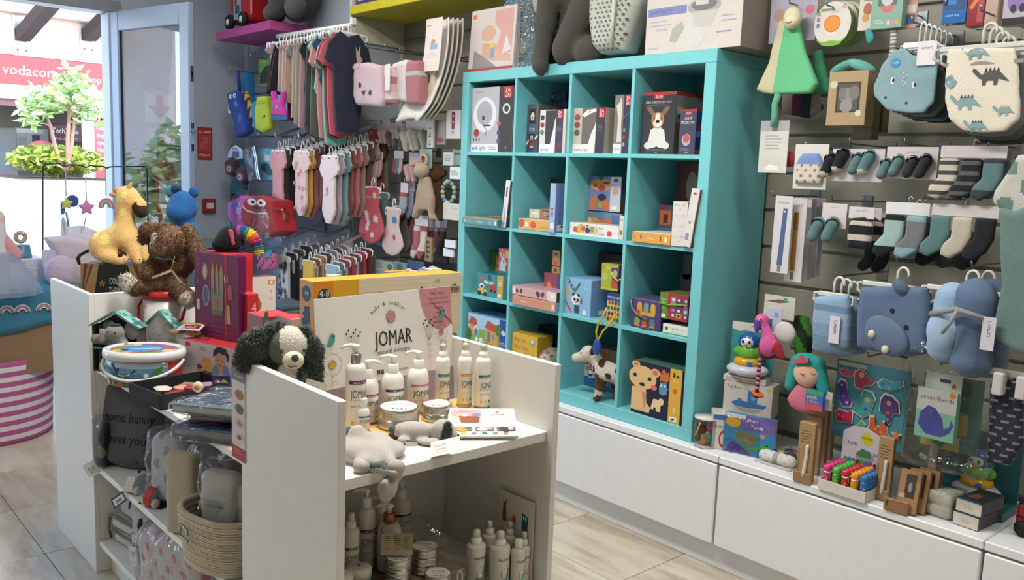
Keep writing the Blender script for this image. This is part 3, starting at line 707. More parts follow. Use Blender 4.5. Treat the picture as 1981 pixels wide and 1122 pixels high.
def f(q):
 q.rect(0,.955,1,.045,'a8252c');q.rect(.36,.89,.28,.075,'a8252c');q.text('ZAZU',.5,.905,.04,'f2e2e2','c',.2);q.text('PEEK-A-BOO SOFT TOY',.5,.82,.035,'d8d4d8','c',.84);q.rect(.22,.79,.55,.008,'77747c')
 W_='d9d6d2';q.ell(.5,.3,.2,.16,W_);q.ell(.36,.17,.16,.07,W_);q.ell(.64,.17,.16,.07,W_);q.ell(.24,.14,.11,.055,W_);q.ell(.76,.14,.11,.055,W_);q.poly([(.3,.4),(.25,.22),(.75,.22),(.7,.4)],W_)
 q.poly([(.35,.6),(.18,.72),(.16,.78),(.3,.76),(.42,.66)],'7a5a48');q.poly([(.65,.6),(.82,.72),(.84,.78),(.7,.76),(.58,.66)],'7a5a48')
 for s in(0,1):
  for k_ in range(3):q.line([(s+(1-2*s)*(.2+.04*k_),.76-.02*k_),(s+(1-2*s)*(.36+.02*k_),.63+.015*k_)],.003,'c9a27a' if k_%2 else '55606c')
 q.ell(.5,.55,.19,.13,'a87844');q.poly([(.45,.66),(.55,.66),(.6,.5),(.5,.42),(.4,.5)],W_);q.ell(.5,.5,.13,.06,W_);q.ell(.5,.53,.06,.03,'1e1a1a');q.ell(.4,.58,.022,.016,'1e1a1a');q.ell(.6,.58,.022,.016,'1e1a1a');q.lines(.2,.075,.6,2,.02,'77747c',.006);q.text('kids',.5,.02,.02,'c8c4c8','c')
cb(0,3,1240,1306,180,297,.03,.2,'soft_toy_box','black boxed dog soft toy with red lid in the top right compartment','1e1a24',f,'7a8478','9c2a2e',lambda q:(q.rect(.0,.94,1,.06,'9c2a2e'),q.rect(.05,.6,.2,.16,'8ab0a8'),q.rect(.1,.66,.16,.1,'c9a845'),q.rect(.06,.58,.2,.07,'56406c'),q.lines(.1,.4,.5,5,.06,'5d665c',.015),q.rect(0,0,.16,.5,'6a5a3a')))
def f(q):
 q.rect(0,.95,1,.05,'9c2a38');q.rect(.3,.87,.42,.1,'9c2a38');q.text('ZAZU',.5,.89,.05,'f2e2e2','c',.3);q.text('LIGHT',.5,.77,.06,'dcdae6','c',.5);q.text('PROJECTOR',.5,.68,.06,'dcdae6','c',.8)
 q.poly(blob(.45,.32,.25,5,10,.12,.14),'b9a9b8');q.poly(blob(.45,.36,.2,6,10,.15,.1),'b05a64');q.lines(.15,.12,.6,2,.03,'8a88a8',.01);q.text('kids',.5,.03,.04,'c8c4d8','c')
cb(0,3,1314,1346,212,297,.02,.12,'light_box','small navy boxed light projector beside the dog box','3a3652',f,'24386a','9c2a38',lambda q:(q.rect(0,.94,1,.06,'9c2a38'),q.rect(.1,.55,.5,.1,'b0303c'),q.rect(.05,.4,.6,.12,'4a88b8'),q.rect(.0,0,.5,.1,'a04a34')))
def flat(r,c,u0,u1,vb,y,d,h,name,label,front,art=None,side=None,top=None,tart=None,lift=0,sart=None,cat='box',rz=0,clampx=True):
 x0=at(u0,vb,y=y).x;x1=at(u1,vb,y=y).x
 if clampx:x0=max(x0,CELLX[c][0]+.002);x1=min(x1,CELLX[c][1]-.002)
 return carton(name,label,cat,(x0,y,CELLZ[r][0]+.0005+lift),x1-x0,d,h,front,side,top,art=art,top_art=tart,side_art=sart,rz=rz)
flat(1,0,894,962,435,-.035,.25,.034,'puzzle_box','flat teal picture puzzle box poking out in the second row left compartment','58919c',lambda q:(q.rect(.06,.3,.04,.4,'a8c0c4'),q.ell(.22,.5,.03,.3,'c9893c'),q.text('Puzzle',.42,.3,.35,'d9e6e8','l',.18),q.rect(.78,.25,.03,.45,'c9b58a'),q.rect(.92,.2,.05,.55,'dfe8ea')),'3f7480','c9a87a',lambda q:(q.poly(blob(.3,.4,.2,3),'5c6a9c'),q.poly(blob(.6,.5,.25,4),'b86a44'),q.poly(blob(.8,.3,.12,5),'3a5a4a')),clampx=False)
def leanbook(r,u0,u1,vt,vb,y,d,name,label,front,side,art=None,sart=None,lean=.12,w_=None):
 p=at(u0,vb,y=y);wd=w_ or.045;h=.215
 z0=CELLZ[r][0]+.0005;h=at(u1,vt,y=y).z-z0
 t=carton(name,label,'book',(p.x,y,z0+math.sin(lean)*wd),wd,d,h,front,side,front,art=art,side_art=sart,rot=(0,lean,0));return t
leanbook(1,969,990,350,440,-.012,.2,'picture_book','white spined book leaning right beside the flat teal box','dcdcdf','463a52',lambda q:(q.rect(.3,.66,.35,.2,'66666c'),q.ell(.45,.07,.3,.05,'3c4c9c'),q.rect(.35,.35,.12,.08,'aab'),q.poly(blob(.5,.2,.2,2),'9aa')),lambda q:(q.poly(blob(.4,.3,.3,3,ry=.2),'b0552f'),q.poly(blob(.5,.75,.3,5,ry=.15),'3f6a4a'),q.ell(.25,.32,.06,.03,'1a1a1a')),.11,.032)
flat(1,1,1002,1066,448,.0,.2,.05,'game_box','flat orange and yellow game box under the horse puzzle','d9a55c',lambda q:(q.ell(.1,.6,.09,.4,'c95a38'),q.rect(.21,.3,.1,.4,'eee8dc'),q.ell(.46,.5,.09,.32,'c95a30'),q.text('patience',.68,.25,.3,'8a9a58','l',.25)),'c08a44','d8c8a8',lambda q:q.poly(blob(.4,.5,.3,2),'a8b0a0'))
def f(q):
 q.rect(0,0,.42,1,'cfcac0');q.rect(.42,0,.58,1,'9a7458');q.poly([(.42,1),(1,1),(1,.7),(.55,.85)],'8f3a2c');q.text('djeco',.1,.78,.1,'55524c','l',.3);q.rect(.12,.5,.2,.22,'e8e4da');q.text('Horse',.66,.62,.16,'e8e2d4','c',.4);q.text('puzzle',.66,.36,.16,'e8e2d4','c',.4);q.text('Puzzle',.12,.15,.09,'9c4a44','l',.26);q.poly(blob(.85,.3,.16,4),'6a4a3a')
cb(1,1,1024,1072,404,432,.06,.14,'puzzle_box','beige and brown horse puzzle box lying on the flat orange game','cfcac0',f,'7a5a44','bcb5a8',lift=.052)
t=cb(1,1,1063,1074,354,450,-.01,.2,'game_box','tall light blue upright game box in the second row','9ab0dc',lambda q:(q.ell(.6,.93,.2,.02,'d8a0a0'),q.rect(.2,.45,.5,.05,'b05a54'),q.rect(.2,.32,.5,.1,'7a8ac0'),q.rect(.25,.08,.6,.12,'e6e6ee')),'6f82b8','8494c4',lambda q:(q.ell(.4,.92,.08,.03,'dfe4f0'),q.lines(.15,.6,.5,14,.028,'8898c4',.006),q.rect(.08,.03,.8,.13,'d9d9c8'),q.rect(.2,.1,.5,.04,'3a3a40')))
cb(1,1,1062,1092,345,400,.24,.03,'picture_book','dark green picture book standing behind the light blue box','2f4a38',lambda q:(q.ell(.5,.7,.25,.12,'a08a40'),q.poly(blob(.5,.4,.3,2),'6a5438')),'243a2c')
def f(q):
 q.rect(0,0,1,1,'7480b4');q.ell(.37,.76,.36,.17,'d99a6a',24);q.ell(.4,.66,.12,.08,'b04a34');q.ell(.2,.72,.07,.05,'b8543a');q.poly([(.02,.02),(.08,.35),(.2,.5),(.28,.3),(.22,.02)],'d0754a');q.poly([(.4,.3),(.5,.38),(.62,.28),(.72,.06),(.45,.02)],'cc6f44');q.ell(.42,.4,.14,.1,'3c3a4c');q.rect(.3,.9,.14,.1,'2e6a4a');q.ell(.55,.82,.1,.03,'8a3a30');q.rect(.68,0,.32,1,'c4c8da');q.ell(.84,.9,.08,.05,'44548c');q.ell(.84,.58,.1,.1,'c9a07c');q.rect(.74,.06,.16,.12,'ece8e4');q.rect(.3,.08,.15,.18,'a8a03a');q.lines(.72,.78,.22,3,.035,'8a90b4',.01)
cb(1,2,1136,1201,340,405,.14,.1,'activity_table_box','boxed wooden activity table picture box on top of a blue box','7480b4',f,'5a4a44','5c6490',lift=.105)
cb(1,2,1133,1203,408,455,.13,.14,'toy_box','grey blue toy box under the activity table box','5f7c98',lambda q:(q.poly(blob(.25,.6,.15,2),'c98a54'),q.poly(blob(.6,.6,.16,3),'c06a44'),q.rect(.72,.2,.24,.7,'4a6aa0'),q.ell(.1,.55,.06,.2,'d8b06a')),'4a6280','6a86a0')
def f(q):
 q.rect(.0,0,1,1,'e6e2e0')
 q.rect(.16,.15,.4,.66,'d8b884');q.poly([(.06,.25),(.1,.7),(.2,.6),(.2,.2)],'c0563a')
 for i,c in enumerate(('d9a23c','c9582f','3c3a7c','6a9a98','e0c060')):q.poly(blob(.2+.09*i,.45+.1*(i%2),.05,i,7,.2,.25),c)
 q.rect(.56,.1,.008,.8,'b9b4b0');q.text('Boita',.61,.62,.16,'4a6a48','l',.15);q.text('memo',.61,.46,.07,'9a8a88','l',.12);q.poly(blob(.82,.35,.06,3,7,.2,.25),'c9583a');q.poly(blob(.68,.22,.05,4),'d8b4a0');q.lines(.6,.33,.14,3,.09,'b0a8a4',.03);q.ell(.24,.84,.03,.04,'2c2a28');q.ell(.37,.84,.03,.04,'2c2a28')
cb(1,2,1102,1197,429,462,.02,.1,'shape_sorter_box','long white boxed shape sorter with picture blocks','e6e2e0',f,'d0ccc8','c8b89c',lambda q:(q.rect(.2,.2,.25,.6,'44444a'),q.lines(.5,.8,.4,6,.11,'88868a',.04)))
cb(1,2,1197.5,1206,417,465,.01,.16,'alphabet_book','cream alphabet book spine at the right of the shape sorter','d8d2c4',lambda q:(q.text('A',.35,.8,.08,'55524c','c'),q.text('B',.7,.8,.08,'55524c','c'),q.rect(.2,.2,.6,.2,'77746a')),'c8c2b4')
cb(1,3,1308,1352,316,400,.22,.05,'soft_book_box','dark red toy box standing at the back of the second row right','55262a',lambda q:(q.ell(.7,.7,.25,.2,'8c8684'),q.ell(.6,.35,.2,.15,'5c2a2a')),'481f24')
cb(1,3,1273,1302,396,458,.16,.06,'house_toy_box','small toy house box with orange door picture','3f4a5c',lambda q:(q.rect(.1,.45,.75,.4,'a85a34'),q.rect(.35,.5,.3,.25,'55242c'),q.rect(.1,.85,.5,.15,'7a2a34'),q.rect(0,.12,.9,.25,'4a5a78'),q.ell(.5,.15,.15,.08,'8a3a34')),'3a4454')
def f(q):
 for j in range(4):
  for i in range(2):
   for(dx,dy,s)in((-.1,.05,1),(.1,.05,-1)):q.poly([(.27+.46*i+dx*.9-.03*s,.14+.24*j+dy-.03),(.27+.46*i+dx*.9+.05*s,.14+.24*j+dy+.03),(.27+.46*i+dx*.9+.03*s,.14+.24*j+dy+.045)],'6a6a9c' if(i+j)%2 else 'a8a4b0')
  q.poly([(.4,.1+.24*j),(.5,.14+.24*j),(.6,.1+.24*j)],'c9c2b8')
cb(1,3,1300,1329,389,475,-.005,.13,'patterned_box','tall white box printed with small blue leaves','d6d2cc',f,'b4b0ae')
leanbook(1,1319,1350,366,478,-.015,.19,'picture_book','white spined book with brown cover leaning beside the patterned box','d6d2d0','7c4a36',lambda q:(q.rect(.3,.4,.3,.05,'9a969a'),q.rect(.2,.12,.4,.12,'8c90b8'),q.rect(.3,.9,.4,.04,'b0524a')),lambda q:q.poly(blob(.5,.5,.3,3,ry=.3),'8f5a40'),.13,.038)
flat(1,3,1222,1296,470,-.01,.17,.043,'game_box','flat orange and white game box in the second row right compartment','dc9c48',lambda q:(q.ell(.06,.5,.025,.25,'c98a3c'),q.rect(.22,.35,.04,.35,'4a5a7c'),q.text('Puzzle',.42,.4,.22,'f0e2c4','l',.15),q.rect(.74,.25,.03,.5,'8a4a2c'),q.rect(.86,.25,.06,.45,'efe8dc')),'b8922e','d8d4c4',None,sart=lambda q:(q.rect(.15,.3,.3,.45,'55501c'),q.rect(.55,.3,.2,.4,'6a6428')))
def f(q):
 q.rect(.1,.3,.9,.7,'3f7a2e');q.poly([(.45,.35),(.5,.75),(.62,.95),(.7,.82),(.85,.85),(.85,.4),(.7,.3)],'c9a23c');q.poly([(.35,.4),(.5,.75),(.6,.92),(.52,.5)],'3a3440');q.ell(.68,.66,.03,.03,'1a1a1a');q.ell(.78,.64,.03,.03,'1a1a1a');q.rect(0,0,1,.3,'28506c');q.ell(.25,.32,.22,.18,'a83a3c')
 for i in range(5):q.ell(.12+.07*i,.38-.05*(i%2),.018,.02,'e0c8c4')
 q.ell(.97,.35,.12,.25,'2f4a2c')
cb(2,0,918,968,482,575,.17,.07,'puzzle_box','large green wolf picture puzzle box at the back of the third row left','2c5a6a',f,'28404c')
cb(2,0,964,986,479,528,.07,.03,'card_game','red card game box with a grey rabbit','b03a3e',lambda q:(q.poly([(.1,0),(.15,.35),(.3,.5),(.1,.8),(.2,.82),(.4,.55),(.42,.85),(.5,.8),(.55,.5),(.75,.35),(.6,.2),(.7,0)],'b4c4cc'),q.rect(.6,.6,.4,.3,'c9a23c'),q.ell(.48,.4,.05,.05,'222'),q.ell(.3,.92,.1,.04,'d8a8ac')),'8a2a30',lift=.13)
carton('game_box','dark teal box carrying the rabbit card game at the back','box',(.245,.06,CELLZ[2][0]+.0005),.13,.14,.129,'2a6068','245058','2c6870')
def f(q):
 q.rect(0,0,.66,1,'2f8a90');q.rect(.66,0,.18,1,'d0a23e');q.rect(.84,0,.16,1,'1f6a6c')
 q.poly(blob(.14,.78,.09,2),'b85a6a');q.poly([(.36,.95),(.44,.97),(.48,.7),(.36,.72)],'2c4a7c');q.poly(blob(.3,.62,.07,4),'e0d8d0');q.poly(blob(.46,.6,.08,5),'d8b45a');q.ell(.16,.42,.08,.12,'e8e4e0');q.ell(.16,.4,.05,.07,'3a3a40');q.poly([(.0,.08),(.05,.3),(.3,.3),(.36,.08)],'d8b23c');q.ell(.08,.1,.07,.1,'2a2626');q.ell(.28,.08,.07,.1,'2a2626');q.poly([(.42,.4),(.44,.55),(.62,.55),(.64,.3),(.5,.25)],'b43a40');q.ell(.48,.28,.04,.06,'222');q.ell(.6,.26,.04,.06,'222');q.lines(.68,.8,.13,4,.08,'ece0c0',.03);q.rect(.69,.06,.1,.14,'eee8dc')
cb(2,0,923,983,526,578,.03,.12,'vehicle_puzzle_box','turquoise vehicle puzzle box with yellow stripe','2f8a90',f,'1f6a6c','257a80',bv=.002)
for i,(vt,vb,lf)in enumerate(((506,530,.115),(478,504,.19))):
 carton('card_game','%s of two small orange boxes stacked in the third row'%('lower' if i==0 else 'upper'),'box',(at(1068,500,y=.1).x,.1,CELLZ[2][0]+lf+.0005),.052,.07,.073,'b0783a','6a4a28','8a5e30',art=lambda q:(q.ell(.5,.75,.2,.1,'3a3a4a'),q.lines(.25,.5,.5,3,.1,'d8b88a',.03),q.rect(.3,.1,.35,.2,'e4dcc8')if i==0 else q.ell(.5,.2,.15,.12,'a04a2c')))
cb(2,1,1052,1086,526,569,.09,.12,'game_box','red and blue patterned game box under the small orange boxes','8c2f3c',lambda q:(q.poly(blob(.3,.6,.15,2),'c97a5a'),q.poly(blob(.7,.5,.15,3),'b04a54'),q.rect(.75,0,.25,1,'2f4a7c'),q.rect(0,0,.75,.35,'1f5a6c'),q.ell(.25,.2,.12,.1,'4a8a5c'),q.ell(.85,.2,.12,.12,'c9963c')),'24406a','2f4a6c')
for i,(lf,c1,c2,s)in enumerate(((0,'cc8a72','bf9a8a','6a9ab0'),(.045,'c9a4a8','c09aa4','44282a'))):
 flat(2,1,990+i*-1,1081,595,-.02+.004*i,.22,.043,'craft_box','%s flat pink craft box wrapped in film in the third row'%('lower' if i==0 else 'upper'),c1,(lambda q:(q.ell(.05,.5,.035,.35,'e6dfe2'),q.poly(blob(.12,.5,.03,2,ry=.25),'6a3a44'),q.poly(blob(.22,.5,.03,3,ry=.3),'5a2f3a'),q.poly(blob(.6,.5,.05,4,ry=.3),'5a2f3a'),q.poly(blob(.7,.5,.04,5,ry=.3),'6a3a44'),q.rect(.8,.0,.2,1,'dcd8d8'),q.rect(.88,.3,.06,.4,'f2f0ee')))if i else(lambda q:(q.text('Y Papers',.2,.4,.22,'f0dcd2','l',.35),q.ell(.82,.5,.04,.25,'a8a84a'),q.rect(.92,.25,.05,.5,'e6ddd4'))),s,c2,lift=lf)
def f(q):
 q.rect(0,0,.7,1,'82b4dc');q.poly([(.04,.95),(.12,.98),(.36,.7),(.55,.92),(.6,.85),(.36,.58),(.1,.86)],'3a6a6a');q.poly([(.0,.72),(.06,.72),(.2,.55),(.1,.4),(.04,.46),(.1,.56),(.0,.66)],'d8a23c');q.poly([(0,.4),(.3,.08),(.24,.02),(0,.3)],'b03a3c')
 for i in range(4):q.ell(.1+.09*i,.92-.09*i,.022,.02,'d8e0dc');q.ell(.06+.06*i,.3-.07*i,.02,.02,'e8c0b8')
 q.ell(.42,.42,.16,.14,'e8e6e0',22);q.ell(.32,.55,.05,.04,'1f1c1c');q.ell(.53,.55,.05,.04,'1f1c1c');q.ell(.38,.42,.05,.05,'2a2626');q.ell(.5,.41,.05,.05,'2a2626');q.ell(.44,.35,.035,.02,'2a2626');q.rect(.38,.05,.2,.22,'2f4a58');q.ell(.64,.44,.04,.05,'b8604a');q.rect(.62,.33,.05,.1,'2a3a44');q.rect(.72,.03,.12,.14,'eae6e0');q.lines(.74,.85,.14,4,.04,'c4d8e8',.012)
cb(2,2,1093,1143,535,617,.02,.18,'panda_game_box','light blue game box with a panda and winding road','82b4dc',lambda q:f(q),'7a9cc8','88b0d4',lambda q:(q.lines(.2,.85,.5,4,.05,'c0d4e8',.012),q.rect(.3,.04,.25,.12,'eae6e0')))
cb(2,2,1157,1204,488,545,.22,.08,'game_box','dark purple box at the back behind the lime green box','4f3040',lambda q:(q.poly(blob(.5,.5,.25,3),'6a4450'),q.rect(.6,.1,.3,.5,'74384a')),'3c2632',lift=.14)
def f(q):
 q.rect(0,0,1,.07,'c9c02a');q.text('Duo',.3,.8,.1,'e8e8a8','l',.3);q.ell(.12,.85,.06,.05,'8a8a2a');q.poly([(.55,.85),(.98,.9),(1,.45),(.66,.4)],'5c3a78');q.ell(.82,.66,.12,.14,'c8a8a0');q.rect(.62,.1,.38,.32,'b85234');q.lines(.08,.6,.35,4,.07,'d4d890',.02)
cb(2,2,1163,1196,508,560,.05,.12,'duo_box','lime green game box with a looped cord on its side','a8ac32',f,'6a4480','a8aa3a',lambda q:(q.rect(.1,.5,.8,.4,'5c3a78'),q.rect(.1,.1,.8,.3,'b85234')),lift=.128)
G().tube([(0,0,0),(.015,-.004,-.02),(.04,-.006,-.032),(.07,-.004,-.02)],.0035,'b8d43a',6).build('cord','rubber',bpy.data.objects['duo_box'],(.062,-.004,.08))
def f(q):
 q.rect(0,.76,1,.24,'22407c');q.text('MEMORY GAME',.5,.82,.09,'d8dce8','c',.95);q.rect(0,0,1,.76,'d0b05a')
 rn=random.Random(4)
 for i in range(4):
  for j in range(4):q.ell(.14+.24*i+.05*(j%2),.12+.19*j,.1,.075,rn.choice(['3a6a4a','7c2f3a','34406c','a8603a','2f5a6c']))
cb(2,2,1174,1200,566,622,.012,.1,'memory_game_box','blue and yellow memory game box under the lime box','22407c',f,'1c3468','1c3468',cat='box')
mb=bpy.data.objects['memory_game_box'];L0=mb.location
t=thing('whistle_cord','yellow cord with a blue tag hanging over the shelf edge','cord',(L0 .x+.0,-.008,CELLZ[2][0]+.004))
g=G();g.tube([(.02,-.003,.06),(.01,-.006,.03),(-.018,-.006,-.01),(-.03,-.006,-.05),(-.02,-.007,-.085)],.0042,'d8b42e',6);g.tube([(.07,-.003,.04),(.05,-.006,.0),(.01,-.007,-.04),(-.01,-.007,-.075),(-.02,-.007,-.085)],.0042,'d8b42e',6);g.build('loop','rubber',t)
g=soft([('p',[(-.036,-.145),(-.012,-.15),(.002,-.11),(-.008,-.082),(-.03,-.08),(-.04,-.11)],.018,.006,'2c4c9c',-.016)],.004);g.build('tag','plastic',t)
def f(q):
 for i,c in enumerate(('d8963c','7c9a8a','c9a43c')):q.poly([(.22+.22*i,.55),(.24+.22*i,.85),(.3+.22*i,.9),(.38+.22*i,.85),(.4+.22*i,.55)],c)
 q.rect(.2,.45,.62,.12,'c9a23a');q.rect(.2,.45,.14,.17,'b8542f');q.ell(.25,.44,.03,.03,'8a3a2c')
 for i,c in enumerate(('8aa04a','b0603a','5c7c8c')):q.poly(blob(.25+.25*i,.24,.09,i,9,.2,.14),c);q.rect(.16+.25*i,.06,.18,.07,'c98a3c')
cb(2,3,1219,1278,574,634,.02,.14,'lotto_box','purple game box with animals riding wagons','4a3f74',f,'3a3460','54487c',bv=.004)
G().tube([(0,0,0),(.01,-.003,-.03),(.04,-.006,-.055),(.09,-.006,-.065)],.003,'8a8a5a',6).build('cord','rubber',bpy.data.objects['lotto_box'],(.004,-.004,.11))
rn=random.Random(3)
for i in range(8):
 p=at(1254+rn.random()*24,632+rn.random()*6,z=CELLZ[2][0]+.002)
 t=tag(G().lathe([(.0,0),(.014,0),(.014,.003),(0,.003)],'5a5060',12).build('game_token','card'),'%s dark round token of the loose ones before the purple wagon box'%ORD[i],'token','loose game tokens');t.location=(p.x,min(max(p.y,-.0),.015),CELLZ[2][0]+.0006+.0031*(i//3))
def f(q):
 q.rect(0,0,.28,1,'5f8a34');q.rect(.28,0,.72,1,'a8343a');q.ell(.15,.87,.06,.05,'b8442c');q.text('Puzzle',.15,.7,.08,'dfe6c8','c',.22);q.text('duo',.15,.6,.08,'dfe6c8','c',.16);q.rect(.06,.05,.16,.14,'ece8dc');q.lines(.07,.48,.14,3,.05,'c4d4a0',.015)
 rn=random.Random(6)
 for i in range(4):
  for j in range(2):q.rect(.4+.2*j,.1+.2*i,.18,.17,rn.choice(['5a5a9c','6a98b0','c98a9c','c9a84a','4a4a7c']));q.ell(.49+.2*j,.18+.2*i,.05,.06,rn.choice(['e0c8b0','c97a5a','4a4a50','d8d8dc']))
  q.rect(.86,.1+.2*i,.14,.17,rn.choice(['44548c','9c6a84','6a98b0']));q.ell(.93,.18+.2*i,.04,.05,'e0c8b0')
pz=cb(2,3,1276,1331,564,626,.025,.12,'puzzle_box','red and green puzzle box tied with a green elastic cord','a8343a',f,'7a2630','5f6a34',lift=.057)
G().tube([(0,0,0),(.05,-.002,-.002),(.085,-.003,.003),(.14,-.002,.008)],.0028,'6fb030',6).build('cord','rubber',pz,(-.002,-.004,.06))
cb(2,3,1282,1331,625,645,.02,.13,'tactile_game_box','flat white and green game box under the red puzzle','e2e4e0',lambda q:(q.ell(.15,.55,.07,.2,'3f7a34'),q.text('Tactilo',.3,.5,.28,'5f7a50','l',.42),q.text('basic',.74,.5,.2,'b0bcb0','l',.2),q.lines(.32,.3,.55,2,.13,'a8b0a8',.04),q.rect(0,0,1,.1,'4f9a44')),'c4c8c4','d4d8d4')
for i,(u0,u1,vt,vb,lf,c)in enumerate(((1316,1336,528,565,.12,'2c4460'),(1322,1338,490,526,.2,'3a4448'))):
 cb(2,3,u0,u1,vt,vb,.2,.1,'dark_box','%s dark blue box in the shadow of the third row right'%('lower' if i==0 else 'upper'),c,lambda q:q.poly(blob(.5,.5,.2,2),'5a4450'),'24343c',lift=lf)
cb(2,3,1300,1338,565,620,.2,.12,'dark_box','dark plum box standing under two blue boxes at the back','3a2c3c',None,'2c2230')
def f(q):
 q.rect(0,0,.8,1,'7ab04a');q.rect(0,.72,.82,.28,'a8cce0');q.rect(.82,0,.18,1,'2a4494')
 q.poly([(.0,.8),(.08,.95),(.22,.9),(.26,.76),(.2,.74),(.1,.76)],'b8503a');q.poly([(.04,.6),(.04,.78),(.24,.78),(.24,.58)],'d8963c');q.poly([(.16,.6),(.16,.72),(.22,.8),(.28,.72),(.28,.58)],'e4dcd0');q.poly([(.17,.6),(.17,.68),(.22,.74),(.27,.68),(.27,.58)],'5a78b8')
 q.poly([(.44,.78),(.52,.93),(.74,.86),(.76,.7),(.6,.74)],'b8503a');q.poly([(.46,.5),(.46,.76),(.76,.72),(.78,.46)],'dd9a44');q.rect(.52,.52,.08,.2,'5a78b0');q.rect(.65,.58,.06,.1,'6a90b8');q.ell(.04,.58,.06,.12,'3f6a2c');q.ell(.8,.78,.08,.12,'4f7a34')
 q.ell(.09,.28,.1,.13,'e6e2dc');q.ell(.07,.32,.03,.05,'222');q.ell(.13,.25,.025,.04,'222');q.ell(.16,.34,.05,.05,'e0d8d0');q.ell(.4,.2,.17,.24,'5f9a3c');q.ell(.4,.16,.1,.14,'6a94c8');q.ell(.24,.5,.045,.05,'e8e6e2');q.ell(.36,.5,.05,.06,'e8e6e2');q.ell(.68,.36,.1,.08,'8a5a34');q.poly([(.56,.0),(.6,.3),(.82,.2),(.82,0)],'d8ac54');q.poly(blob(.68,.15,.08,4),'c8703a')
 q.text('PUZZLE',.84,.5,.07,'dfe4f0','l',.15);q.text('géant',.84,.42,.06,'dfe4f0','l',.13);q.poly(blob(.92,.75,.05,2),'c8d0e8');q.poly(blob(.92,.2,.06,3),'d8dcec')
cb(3,0,905,980,604,690,.02,.15,'farm_puzzle_box','farm scene giant puzzle box in the bottom left compartment','7ab04a',f,'24387c','7aa8d4')
def f(q):
 q.text("Pinç'mi",.1,.8,.1,'7a3a2c','l',.5);q.text("Pinç'moi",.1,.64,.1,'7a3a2c','l',.62);q.ell(.82,.85,.09,.09,'8a9a9c');q.ell(.8,.87,.05,.05,'d8d8d0');q.lines(.48,.56,.28,1,.1,'b89a4a',.012)
 q.poly([(.78,.46),(.82,.64),(.86,.46),(.83,.46),(.82,.54),(.81,.46)],'5a8a9a')
 for i,(x,a,c)in enumerate(((.08,.5,'a8343a'),(.17,.3,'6a8ab0'),(.3,.05,'b03a34'),(.42,-.15,'b03a34'),(.55,-.4,'7a90ac'),(.65,-.6,'b03a34'),(.76,-.9,'6a8a3c'))):
  dx=math.sin(-a)*.36;q.line([(.42+(x-.42)*.55,.02),(.42+(x-.42)*.55+dx,.38-abs(a)*.1)],.011,c)
cb(3,1,990,1039,641,720,.02,.1,'card_game',"yellow game box with coloured pegs in the bottom row",'d8aa2c',f,'a88424','b89a30')
cb(3,1,1030,1085,625,700,.2,.08,'science_kit_box','black kit box with white line art at the back of the bottom row','23282a',lambda q:(q.line(circ(.35,.6,.16,.14),.004,'77827f',True),q.line([(.25,.56),(.3,.64),(.42,.64),(.46,.56)],.004,'9aa8a4',True),q.line([(.6,.6),(.9,.62)],.005,'8a9490'),q.rect(.1,.72,.85,.012,'8a7a54'),q.rect(.1,.42,.85,.012,'8a7a54')),'1c2020')
cb(3,1,1040,1085,655,720,.14,.04,'card_pack','dark card pack with white stars behind the grey plush','20242a',lambda q:(q.poly([(0,1),(.05,.55),(.35,.6),(.4,.95)],'b4ac98'),q.rect(.1,.7,.2,.08,'33302c'),[q.ell(.5+.07*i,.6+.1*((i*7)%3),.012,.012,'c8ccd0')for i in range(6)]),'1a1e22')
def f(q):
 q.rect(0,0,1,.24,'2f5c8c');q.poly([(.0,.24),(0,.8),(.35,.7),(.45,.24)],'b4b0a8');q.rect(.05,.8,.22,.18,'3a3230');q.text('FE',.1,.82,.1,'d8a23c','l',.12);q.ell(.2,.34,.14,.12,'c4c8cc');q.ell(.2,.34,.125,.105,'6a8ab0');q.ell(.2,.36,.08,.06,'d8d488');q.rect(.14,.26,.12,.05,'33303a')
 q.poly([(.3,1),(1,1),(1,.24),(.55,.24)],'8a6a4c');q.poly([(.5,.95),(.75,.9),(.95,.6),(.8,.5)],'a0503a');q.ell(.8,.55,.13,.1,'8a3a34');q.ell(.8,.55,.08,.06,'6a3030');q.rect(.04,.55,.28,.06,'c8c0b4');q.ell(.08,.57,.04,.04,'b04a3c');q.ell(.2,.53,.05,.05,'b04a3c');q.lines(.04,.45,.28,2,.05,'8a3a3a',.02);q.text('OC',.28,.38,.08,'3a3634','l',.1)
cb(3,2,1107,1192,660,752,.17,.1,'play_set_box','blue bordered photo box behind the brown and white horse','7c7468',f,'5a5248')
